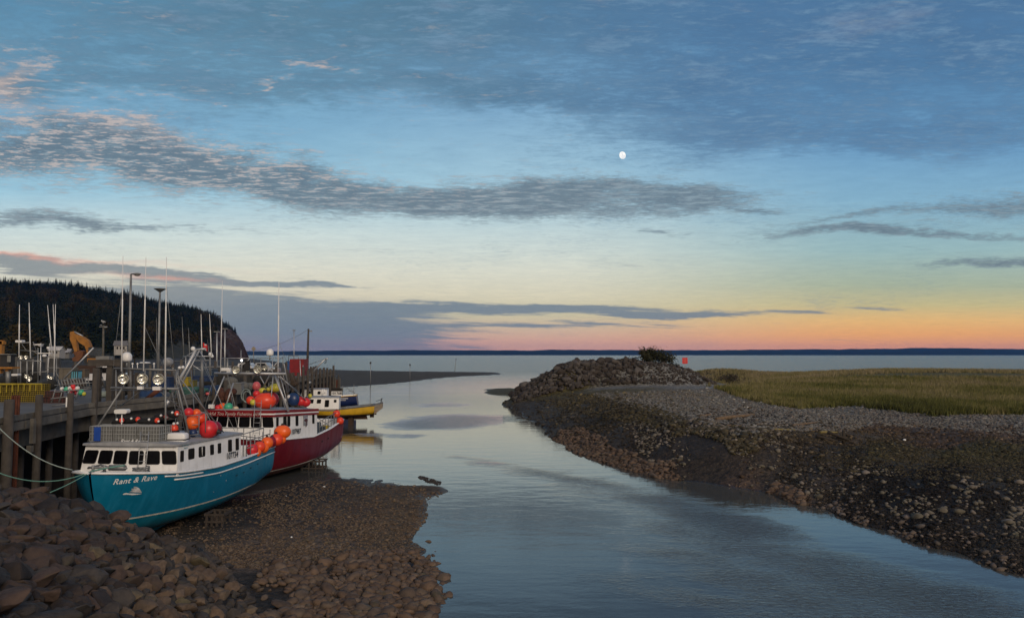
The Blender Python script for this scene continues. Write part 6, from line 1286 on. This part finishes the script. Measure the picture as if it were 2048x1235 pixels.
# lit lamp
c = P(483, 722, 80); t = empty('wharf_lamp', (c.x, c.y, DZ)); tag(t, 'small lit white lamp on a short post beyond the maroon boat', 'lamp'); mb = MB(); mb.tube([(c.x, c.y, DZ), c], .05, 6); link('post', mb, alud, t)
em, _, eb = newmat('lamp_glow'); eb.inputs['Emission Color'].default_value = (1, 1, .95, 1); eb.inputs['Emission Strength'].default_value = 3; mb = MB(); mb.ell(c + Vector((0, 0, .1)), .13, 12, 8); link('bulb', mb, em, t)
# ------------------------------------------------------------------ red container, crane at the wharf end
ct_ = empty('shipping_container', tuple(P(598, 755, 104).xy) + (5.2,)); tag(ct_, 'tall dark red steel container near the end of the wharf', 'container'); c = P(598, 737, 104); mb = MB(); mb.box(c, (1.9, 2.4, 2.7))
for k in range(9): mb.box((c.x - .85 + k * .21, c.y - 1.215, c.z), (.07, .03, 2.5))
link('shell', mb, mat('container_red', (.20, .008, .012), .6, var=.25, scale=1.5, dirt=(.06, .01, .01)), ct_); mb = MB(); mb.tube([P(577, 722, 103), P(577, 711, 103), P(597, 711, 103), P(597, 720, 103)], .05, 6); link('top_rail', mb, alud, ct_)
boxy('storage_box', 580, 738, 103.5, .6, 2.2, 1.2, pl('box_blue', (.01, .07, .22)), 'narrow blue box standing against the red container', 'box')
cr = empty('wharf_crane', tuple(P(604, 775, 100).xy) + (DZ,)); tag(cr, 'small white hydraulic crane with its jib raised at the wharf end', 'crane')
mb = MB(); mb.smooth = True; mb.tube([P(601, 772, 99), P(612, 757, 99), P(626, 745, 99)], .16, 8, .12); link('post', mb, alud, cr)
mb = MB(); mb.smooth = True; mb.tube([P(622, 748, 99), P(640, 728, 99), P(651, 717, 99)], .13, 8, .10); mb.tube([P(650, 717, 99), P(656, 717, 99)], .12, 8); link('jib', mb, alu, cr)
mb = MB(); mb.tube([P(652, 718, 99), P(652, 724, 99)], .05, 5); mb.tube([P(652, 724, 99), P(649, 726, 99)], .06, 5); link('hook', mb, black, cr)
mb = MB(); mb.tube([P(617, 729, 99), P(648, 718, 99)], .035, 5); link('stay', mb, alud, cr)
mb = MB(); mb.smooth = True
for a in ((598, 776, 610, 762, .14), (608, 762, 622, 764, .12), (622, 764, 608, 769, .1), (608, 768, 620, 780, .07), (596, 770, 604, 778, .12)): mb.tube([P(a[0], a[1], 97), P(a[2], a[3], 97)], a[4], 7)
link('folded_arm', mb, alu, cr)
for k, (px, y0, y1) in enumerate(((602, 720, 775), (608, 730, 772))): mb = MB(); mb.tube([P(px, y1, 98), P(px - 2, y0, 98)], .06, 6); link('ladder_rail', mb, alu, cr)
# ------------------------------------------------------------------ boats moored beyond the wharf
def far_boat(label, sx, sy, bx, by, L, lab2=None, roof=4.7):
    B = Boat('fishing_boat', label, (sx, sy), (bx, by), L, 2.3, ([0, .5, .8, 1], [2.9, 2.7, 3.0, 3.4]), ([0, .2, .5, .85, 1], [.7, .3, .1, .2, .9]), (1.0, 1.1)); B.gz = -.3; B.xr = L * .4
    B.hull(white, darkw, mat('dark_line', (.05, .04, .03), .7), alud); B.house(L * .78, L * .38, 1.8, 1.9, (3.0, 2.8), (roof, roof - .1), nfront=4, sidew=[(.2, .5, .5, .6, False), (.5, .5, .5, .6, False), (.8, .4, .5, .6, False)]); return B
F1 = far_boat('white boat with tall aerials moored beyond the wharf behind the yellow traps', -38.9, 64, -39.6, 52, 12)
F1.antenna(38, 712, 39, 609, 57, .045); F1.antenna(61, 716, 58, 605, 57, .045); F1.antenna(80, 750, 82, 686, 57, .035); F1.antenna(65, 749, 66, 718, 57, .03)
F1.rods([(40, 686, 57, 60, 684, 57, .035), (40, 700, 57, 75, 702, 57, .03), (41, 712, 57, 41, 770, 57, .06), (54, 712, 57, 54, 770, 57, .06), (36, 720, 57, 84, 722, 57, .05), (76, 695, 57, 76, 765, 57, .05), (82, 686, 57.5, 82, 762, 57.5, .04), (66, 690, 57, 80, 690, 57, .03), (66, 683, 57.4, 72, 700, 57.4, .03), (44, 688, 57, 54, 702, 57, .02), (64, 700, 57, 76, 708, 57, .03), (36, 720, 57, 36, 768, 57, .04), (60, 745, 57, 98, 742, 57, .03)], alud)
mb = MB(); mb.rrect(P(37, 682, 57), (1, 0, 0), (0, 0, 1), .5, .17, .06, -.4); mb.rrect(P(88, 706, 56.8), (1, 0, 0), (0, 0, 1), .95, .06, .02, -.15); mb.ell(P(89, 711, 56.8), (.16, .16, .11), 12, 8); mb.prism([P(66, 688, 57), P(82, 687, 57), P(79, 692, 57)], (0, .4, 0)); mb.rrect(P(29, 749, 56), (1, 0, 0), (0, 0, 1), .48, .15, .06, -.4); link('radar_unit', mb, whitep, F1.t)
for a in ((42, 714, 56.8, 4), (52, 714, 56.8, 4), (53, 752, 55.5, 4.5), (59, 757, 55.5, 5), (97, 753, 55.5, 3.5), (103, 756, 55.5, 4)): F1.lamp(*a)
mb = MB(); mb.box(P(50, 735, 58), (1.6, .4, 1.7)); mb.box(P(72, 740, 58.4), (1.2, .4, 1.3)); link('mast_housing', mb, mat('housing_grey', (.075, .075, .072), .8, var=.4, scale=1.5), F1.t)
F2 = far_boat('white boat with a cluster of leaning aerials moored beyond the wharf', -44.6, 80, -45.0, 68, 12)
F2.antenna(104, 710, 95, 610, 72, .05); F2.antenna(111, 710, 106, 608, 72, .05); F2.antenna(108, 752, 111, 608, 71, .055); F2.antenna(96, 745, 99, 686, 72, .035)
F2.rods([(92, 712, 72, 120, 714, 72, .05), (95, 712, 72, 95, 770, 72, .05), (113, 712, 72, 113, 770, 72, .05), (108, 735, 72, 120, 760, 72, .04), (92, 735, 72, 118, 735, 72, .04)], alud)
mb = MB(); mb.rrect(P(117, 697, 72), (1, 0, 0), (0, 0, 1), .5, .06, .02, -.2); mb.rrect(P(96, 695, 72), (1, 0, 0), (0, 0, 1), .25, .2, .05, -.2); link('radar_unit', mb, whitep, F2.t)
mb = MB(); mb.box(P(104, 730, 73), (1.5, .4, 1.4)); link('mast_housing', mb, mat('housing_grey', (.075, .075, .072), .8), F2.t)
F3 = far_boat('dark rigged boat with thin grey aerials beyond the wharf left of the gantry', -37.0, 96, -37.4, 84, 12)
F3.antenna(368, 720, 364, 633, 86, .05, alud); F3.antenna(380, 730, 377, 655, 86, .05, alud); F3.antenna(421, 735, 415, 678, 86, .03, alud); F3.antenna(314, 745, 313, 635, 86, .04, alud)
F3.rods([(352, 735, 86, 470, 732, 86, .06), (356, 735, 86, 356, 770, 86, .05), (372, 718, 86, 372, 765, 86, .05), (455, 715, 86, 455, 765, 86, .10), (440, 716, 86, 470, 716, 86, .05), (345, 722, 86, 420, 720, 86, .05), (430, 730, 86, 445, 765, 86, .05), (412, 725, 86, 412, 765, 86, .06)], alud)
mb = MB(); mb.ell(P(421, 708, 62), .17, 12, 8); mb.ell(P(424, 712, 62), .14, 12, 8); mb.box(P(452, 738, 62), (.7, .4, .25)); mb.box(P(458, 742, 62), (.3, .3, .35)); link('radar_unit', mb, whitep, F3.t)
mb = MB(); mb.box(P(440, 745, 66), (1.6, .4, .9)); mb.box(P(500, 748, 68), (3.0, .5, 1.1)); mb.box(P(545, 752, 72), (2.4, .5, .9)); link('mast_housing', mb, mat('housing_dark', (.04, .038, .035), .9, var=.5, scale=2), F3.t)
# more rigging and wharf clutter
B2.rods([(556, 680, 51.8, 600, 790, 55, .012), (430, 747, 51.3, 405, 830, 50.3, .015), (455, 748, 51.3, 470, 812, 50.8, .03), (462, 790, 51.0, 476, 860, 49.8, .018), (483, 746, 51.4, 486, 716, 51.5, .02), (520, 746, 51.6, 522, 716, 51.8, .03), (512, 716, 51.8, 566, 716, 51.8, .02), (566, 745, 51.6, 566, 712, 51.6, .03), (500, 730, 51.6, 560, 733, 51.6, .02)], alud, 'rigging')
B1.rods([(246, 560, 35.2, 222, 775, 35.3, .009), (333, 570, 35.1, 352, 775, 35.5, .009), (288, 650, 35.2, 330, 740, 35.2, .009), (392, 699, 45.4, 470, 862, 41, .012), (399, 701, 46, 448, 820, 43, .018), (378, 760, 40, 432, 862, 38.4, .02), (382, 740, 42, 392, 868, 39, .02), (262, 776, 35.3, 262, 742, 35.5, .018), (310, 776, 35.3, 310, 742, 35.5, .018)], alud, 'rigging')
for k, (px, py, d, w, h, m_, lb) in enumerate(((140, 770, 50, 1.3, .7, mat('gear_brown', (.05, .035, .025), .95, var=.5, scale=8, bump=.8), 'brown gear heap behind the leaning racks'), (95, 775, 49, 1.0, .8, mat('gear_dark', (.02, .02, .018), .95, var=.5, scale=8, bump=.8), 'dark gear heap right of the yellow traps'), (235, 775, 50, 1.2, .9, mat('gear_dark', (.02, .02, .018), .95), 'dark gear heap under the hoist frame'), (340, 758, 60, 2.0, 1.0, mat('gear_brown', (.05, .035, .025), .95), 'brown gear heap left of the yellow bin'), (440, 762, 62, 2.2, 1.3, mat('gear_dark', (.02, .02, .018), .95), 'dark gear heap behind the maroon boat mast'), (500, 765, 66, 2.6, 1.4, mat('gear_dark', (.02, .02, .018), .95), 'dark gear heap right behind the maroon boat lamps'), (560, 762, 85, 2.8, 1.6, mat('gear_brown', (.05, .035, .025), .95), 'brown gear heap left of the red container'), (40, 752, 58, 2.2, 1.2, mat('gear_dark', (.02, .02, .018), .95), 'dark gear heap behind the yellow rail'))):
    netpile(px, py, d, w, h, m_, lb)
rr4 = random.Random(77)
for k in range(15):
    px = (128, 150, 215, 300, 322, 345, 362, 382, 430, 447, 465, 508, 528, 552, 572)[k]; d = rr4.uniform(52, 70) if px < 440 else rr4.uniform(62, 90); a = P(px, 760, d); mb = MB(); mb.smooth = True; h_ = rr4.uniform(1.2, 2.6)
    mb.tube([(a.x, a.y, DZ), (a.x, a.y, DZ + h_)], .13, 8, .11); link('bollard_post', mb, wood if k % 3 else woodl, wt_)
for k, (px, py, d) in enumerate(((352, 752, 56), (520, 752, 66))):
    mb = MB()
    for j in range(5): q = P(px + j * 9, py, d); mb.box((q.x, q.y, DZ + .5), (.05, .05, 1.0))
    a, b_ = P(px - 2, py, d), P(px + 38, py, d)
    for z_ in (.5, .98): mb.box(((a.x + b_.x) / 2, a.y, DZ + z_), (b_.x - a.x, .04, .04))
    tag(rebase(link('pipe_rail', mb, alud), (a.x, a.y, DZ)), ('grey pipe railing behind the gantry legs', 'grey pipe railing behind the maroon boat float bag')[k], 'railing')
# ------------------------------------------------------------------ excavator
D = 128; ex = empty('excavator', tuple(P(175, 735, D).xy) + (float(fheight(P(175, 735, D).x, D)),)); tag(ex, 'orange yellow excavator with folded boom on the gravel behind the wharf', 'excavator')
cy = mat('digger_orange', (.30, .13, .02), .6, var=.35, scale=1, dirt=(.1, .05, .02), dirtamt=.6); cb = mat('digger_dark', (.02, .02, .02), .7)
def pp(L, dy, th): mb = MB(); mb.prism([P(a, b, D) + Vector((0, dy, 0)) for a, b in L], (0, th, 0)); return mb
link('boom', pp([(149, 670), (152, 667), (168, 673), (179, 681), (184, 694), (183, 712), (177, 716), (176, 704), (172, 692), (160, 684)], -.4, .7), cy, ex)
link('stick', pp([(142, 664), (149, 662), (153, 670), (157, 700), (152, 706), (147, 690), (142, 678)], -.35, .6), cy, ex)
mb = MB(); mb.smooth = True; mb.tube([P(149, 663, D - .2), P(166, 672, D - .2)], .12, 7); o = link('hydraulic_ram', mb, alu, ex)
link('bucket', pp([(150, 704), (158, 702), (163, 700), (171, 702), (168, 714), (160, 722), (150, 722), (148, 716), (155, 712)], -.6, 1.2), mat('bucket_rust', (.13, .05, .02), .8, var=.4), ex)
link('house', pp([(182, 712), (206, 712), (206, 728), (178, 728), (176, 720)], -1.2, 2.4), cb, ex); link('counterweight', pp([(183, 716), (205, 716), (205, 723), (183, 723)], -1.3, 2.6), cy, ex)
c_ = link('cab', pp([(185, 696), (203, 696), (203, 711), (185, 711)], -1.25, 1.5), mat('cab_glass', (.03, .04, .05), .3), ex); link('cab_frame', pp([(185, 694), (203, 694), (203, 696), (185, 696)], -1.3, 1.6), cb, ex)
g = MB()
for dy in (-1.3, .8):
    g.prism([P(a, b, D) + Vector((0, dy, 0)) for a, b in ((152, 734), (156, 730), (200, 730), (204, 734), (204, 742), (199, 747), (157, 747), (152, 741))], (0, .6, 0))
link('tracks', g, mat('track_rust', (.045, .025, .018), .9), ex)
# orange loader at the left edge
D = 50; lo_ = empty('loader', tuple(P(15, 760, D).xy) + (DZ,)); tag(lo_, 'orange loader with a dark cab at the left edge of the wharf', 'loader')
mb = MB(); mb.box(P(1, 713, D), (.3, .3, 2.2)); mb.box(P(-8, 713, D), (.3, .3, 2.2)); mb.box(P(-4, 685, D), (.9, .3, .2)); link('mast', mb, cy, lo_); mb = MB(); mb.box(P(18, 735, D), (.95, .8, .12)); mb.box(P(16, 738, D), (.2, .3, .25)); link('platform', mb, cy, lo_)
mb = MB(); mb.box(P(15, 721, D + .1), (.62, .6, .85)); link('cab', mb, cb, lo_); mb = MB(); mb.box(P(18, 717, D - .25), (.22, .04, .42)); link('window', mb, mat('pale_pane', (.2, .2, .18), .4), lo_); mb = MB(); mb.box(P(15, 708, D), (.75, .7, .05)); mb.tube([P(16, 740, D), P(16, 766, D)], .14, 8); link('roof_post', mb, alud, lo_)
# ------------------------------------------------------------------ village
def house(name, px, py, d, w, h, dp, wall, roofm, label, ry=0.0, z=None):
    c = P(px, py, d); t = empty(name, (c.x, c.y, c.z - h)); tag(t, label, 'house'); mb = MB(); Q = Matrix.Rotation(ry, 3, 'Z'); X_ = Q @ Vector((1, 0, 0)); Y_ = Q @ Vector((0, 1, 0)); b0 = c - Vector((0, 0, h + 1.5))
    P4 = [b0 - X_ * w / 2 - Y_ * dp / 2, b0 + X_ * w / 2 - Y_ * dp / 2, b0 + X_ * w / 2 + Y_ * dp / 2, b0 - X_ * w / 2 + Y_ * dp / 2]; up = Vector((0, 0, h + 1.5)); rh = dp * .36
    L_, R_ = (P4[0] + P4[3]) / 2 + up + Vector((0, 0, rh)), (P4[1] + P4[2]) / 2 + up + Vector((0, 0, rh)); T4 = [p_ + up for p_ in P4]
    mb.add(P4 + T4 + [L_, R_], [(0, 1, 5, 4), (1, 2, 6, 9, 5), (2, 3, 7, 6), (3, 0, 4, 8, 7)]); wl = link('wall', mb, wall, t)
    mb = MB(); ov = .4
    for s_, (i, j) in ((-1, (0, 1)), (1, (3, 2))):
        a, b_ = T4[i] - X_ * ov, T4[j] + X_ * ov; la, lb = L_ - X_ * ov + Vector((0, 0, .12)), R_ + X_ * ov + Vector((0, 0, .12)); e_ = Y_ * s_ * ov + Vector((0, 0, -.18)); mb.add([a + e_, b_ + e_, lb, la, a + e_ + Vector((0, 0, .15)), b_ + e_ + Vector((0, 0, .15)), lb + Vector((0, 0, .1)), la + Vector((0, 0, .1))], [(0, 1, 2, 3), (4, 5, 6, 7), (0, 1, 5, 4), (1, 2, 6, 5), (3, 0, 4, 7)])
    link('roof', mb, roofm, t)
    for k, f in enumerate((.25, .5, .75)):
        mb = MB(); p_ = P4[0].lerp(P4[1], f) - Y_ * .05 + Vector((0, 0, 1.5 + h * .55)); mb.box(p_, (w * .12, .1, h * .4), ry); link('window' if k != 1 else 'door', mb, glass, wl)
whitew = mat('house_white', (.33, .32, .3), .8, var=.1); shing = mat('roof_grey', (.13, .13, .135), .9, var=.2); darkr = mat('roof_dark', (.05, .05, .05), .9)
house('village_house', 243, 690, 300, 4.6, 2.4, 4.4, whitew, shing, 'small white house with a grey gable roof at the foot of the wooded hill', .35)
house('village_house', 14, 598, 1250, 14, 2.5, 8, whitew, shing, 'low white house high on the wooded hillside at the upper left', .1)
house('village_house', 114, 700, 320, 4.5, 2, 4, whitew, mat('roof_white', (.4, .4, .4), .8), 'white low building left of the excavator', .0)
house('village_house', 133, 704, 340, 5, 1.2, 4, mat('shed_grey', (.2, .2, .2), .8), mat('roof_pale', (.35, .35, .36), .8), 'grey shed with pale roof between the white building and excavator', 0)
def truck(px, py, d, colr, label, L=5.0):
    c = P(px, py, d); z0 = c.z; t = empty('parked_truck', (c.x, c.y, z0)); tag(t, label, 'truck'); mb = MB()
    pf = [(-2.5, .5), (-2.5, 1.05), (-.5, 1.1), (-.3, 1.75), (1.0, 1.8), (1.5, 1.15), (2.5, 1.0), (2.5, .5)]
    mb.prism([(c.x + a, c.y - .9, z0 + b) for a, b in pf], (0, 1.8, 0)); link('body', mb, colr, t); mb = MB(); mb.prism([(c.x + a, c.y - .93, z0 + b) for a, b in ((-.2, 1.15), (-.1, 1.65), (.9, 1.68), (1.25, 1.17))], (0, 1.86, 0)); link('windows', mb, glass, t)
    for a in (-1.6, 1.6):
        for y_ in (-.95, .75): mb = MB(); mb.smooth = True; mb.tube([(c.x + a, c.y + y_, z0 + .38), (c.x + a, c.y + y_ + .2, z0 + .38)], .38, 16); link('wheel', mb, black, t)
tw = mat('car_white', (.6, .6, .6), .3, coat=.6, bump=0); tr_ = mat('car_red', (.3, .02, .02), .3, coat=.6, bump=0)
def zt(px, d): return 708 + (H - DZ) * F / d
truck(208, zt(208, 70), 70, tw, 'white pickup truck parked behind the hoist frame'); truck(486, zt(486, 95), 95, tw, 'white pickup parked on the wharf beyond the maroon boat aerial'); truck(520, zt(520, 100), 100, mat('car_silver', (.35, .36, .37), .3, coat=.6, bump=0), 'silver pickup parked right of the white one on the wharf')
# scrub on the village bank
for px, py, d, w, hgt, m_, lb in ((270, 700, 300, 9, 5, au_meshes[0], 'olive brown scrub tree right of the small white house'), (150, 690, 330, 8, 8, au_meshes[1], 'ochre scrub tree behind the excavator arm'), (60, 700, 280, 9, 6, au_meshes[2], 'rust coloured scrub tree at the left behind the aerials'), (30, 690, 330, 10, 9, au_meshes[0], 'large olive tree at the far left foot of the hill'), (20, 715, 240, 7, 4, au_meshes[1], 'low rusty bush at the left edge beyond the wharf')):
    c = P(px, py, d); z = float(fheight(c.x, c.y)); o = bpy.data.objects.new('scrub_tree', m_); COL.objects.link(o); o.location = (c.x, c.y, z - .3); o.scale = (w * 1.6, w * 1.6, hgt * 1.9); tag(o, lb, 'tree')
# ------------------------------------------------------------------ marks in the water, moon, ropes
for px, yt, yb, r_, lb in ((741, 725, 771, .10, 'thin channel stake with a small topmark at the inner spit edge'), (820, 729, 761, .10, 'second thin channel stake standing halfway along the spit'), (912, 718, 743.5, .12, 'leaning channel stake near the tip of the spit')):
    q = G(px - (3 if px == 912 else 0), yb, 0); t = empty('channel_stake', (q.x, q.y, -.3)); tag(t, lb, 'stake'); tp = P(px, yt, q.y); mb = MB(); mb.tube([(q.x, q.y, -.5), tp], r_, 6, r_ * .8); link('pole', mb, alud, t); mb = MB(); mb.box(tp, (.45, .3, .45)); link('topmark', mb, darkw, t)
q = G(1470, 718.5, 0); mb = MB(); mb.tube([(q.x, q.y, -.5), (q.x + .6, q.y, 3.0)], .5, 8, .15); tag(rebase(link('marker_buoy', mb, black), (q.x, q.y, -.5)), 'tiny dark marker buoy far out on the sea right of the sign', 'buoy')
mm, _, mbs = newmat('moon_surface'); co = coords(); mbs.inputs['Base Color'].default_value = (.05, .05, .05, 1); setin(mbs, 'Emission Color', eramp(enoise(co, .012, 4, .6), [(.38, (.72, .75, .78)), (.55, (1, .99, .95))])); mbs.inputs['Emission Strength'].default_value = 1.05; mbs.inputs['Roughness'].default_value = 1
c = P(1245, 310.5, 20000); mb = MB(); mb.smooth = True; rr_ = 7.2 / F * 20000; mb.ell((0, 0, 0), (rr_ * .88, rr_, rr_ * 1.06), 40, 24, Matrix.Rotation(-.35, 3, 'Y')); o = link('moon', mb, mm); o.location = c; tag(o, 'bright white gibbous moon in the blue gap between the clouds', 'moon')
def rope(pts, sag, r_, m, label):
    out = []
    for i in range(len(pts) - 1):
        for q in np.linspace(0, 1, 12)[(1 if i else 0):]: out.append(Vector(pts[i]).lerp(Vector(pts[i + 1]), q) - Vector((0, 0, sag * 4 * q * (1 - q))))
    mb = MB(); mb.smooth = True; mb.tube(out, r_, 6); tag(rebase(link('mooring_rope', mb, m), out[0]), label, 'rope')
bw = P(184, 941, 31.6)
rope([P(-12, 845, 30.5), P(145, 939, 32)], .35, .022, ropem, 'pale mooring rope sagging from the upper left to the bow')
rope([P(-12, 941, 29.5), bw], .42, .022, ropeg, 'green mooring rope sagging low from the left edge to the bow')
rope([bw, P(100, 984, 29.8)], .05, .02, ropeg, 'short taut green rope from the bow down to the rocks')
rope([P(182, 942, 31.5), P(250, 930, 32.3)], -.02, .035, ropeg, 'green rope lying over the bow rail to the winch')
for px, py, lb in ((648, 973, 'small white scrap on the bar just beyond the maroon boat'), (572, 992, 'tiny pale shell on the mud beside the teal boat'), (583, 1074, 'pale scrap in the middle of the gravel bar')):
    q = ground_at(px, py); mb = MB(); mb.smooth = True; mb.ell(q + Vector((0, 0, .02)), (.10 if px > 600 else .05, .06, .03), 8, 6); tag(rebase(link('litter', mb, whitep), q), lb, 'litter')
q = G(1809, 882, 2.0); mb = MB(); mb.smooth = True; mb.ell((q.x, q.y, float(fheight(q.x, q.y)) + .1), (.12, .1, .08), 10, 7); tag(rebase(link('litter', mb, whitep), (q.x, q.y, float(fheight(q.x, q.y)))), 'small white scrap lying on the flat of the right bank', 'litter')
# ================================================================== air
HZ = 2.8e-5
if HZ > 0:
    hmz = bpy.data.materials.new('haze_air'); hmz.use_nodes = True; nt = hmz.node_tree; nt.nodes.clear()
    pv = nt.nodes.new('ShaderNodeVolumePrincipled'); pv.inputs['Color'].default_value = (.0, .31, 1.0, 1); pv.inputs['Density'].default_value = HZ; pv.inputs['Anisotropy'].default_value = .2
    ou = nt.nodes.new('ShaderNodeOutputMaterial'); nt.links.new(pv.outputs[0], ou.inputs['Volume'])
    mb = MB(); mb.box((0, 7350, 96), (33000, 16300, 208)); tag(link('haze', mb, hmz), kind='stuff')
S.cycles.volume_bounces = 0; S.cycles.max_bounces = 6; S.cycles.use_denoising = True
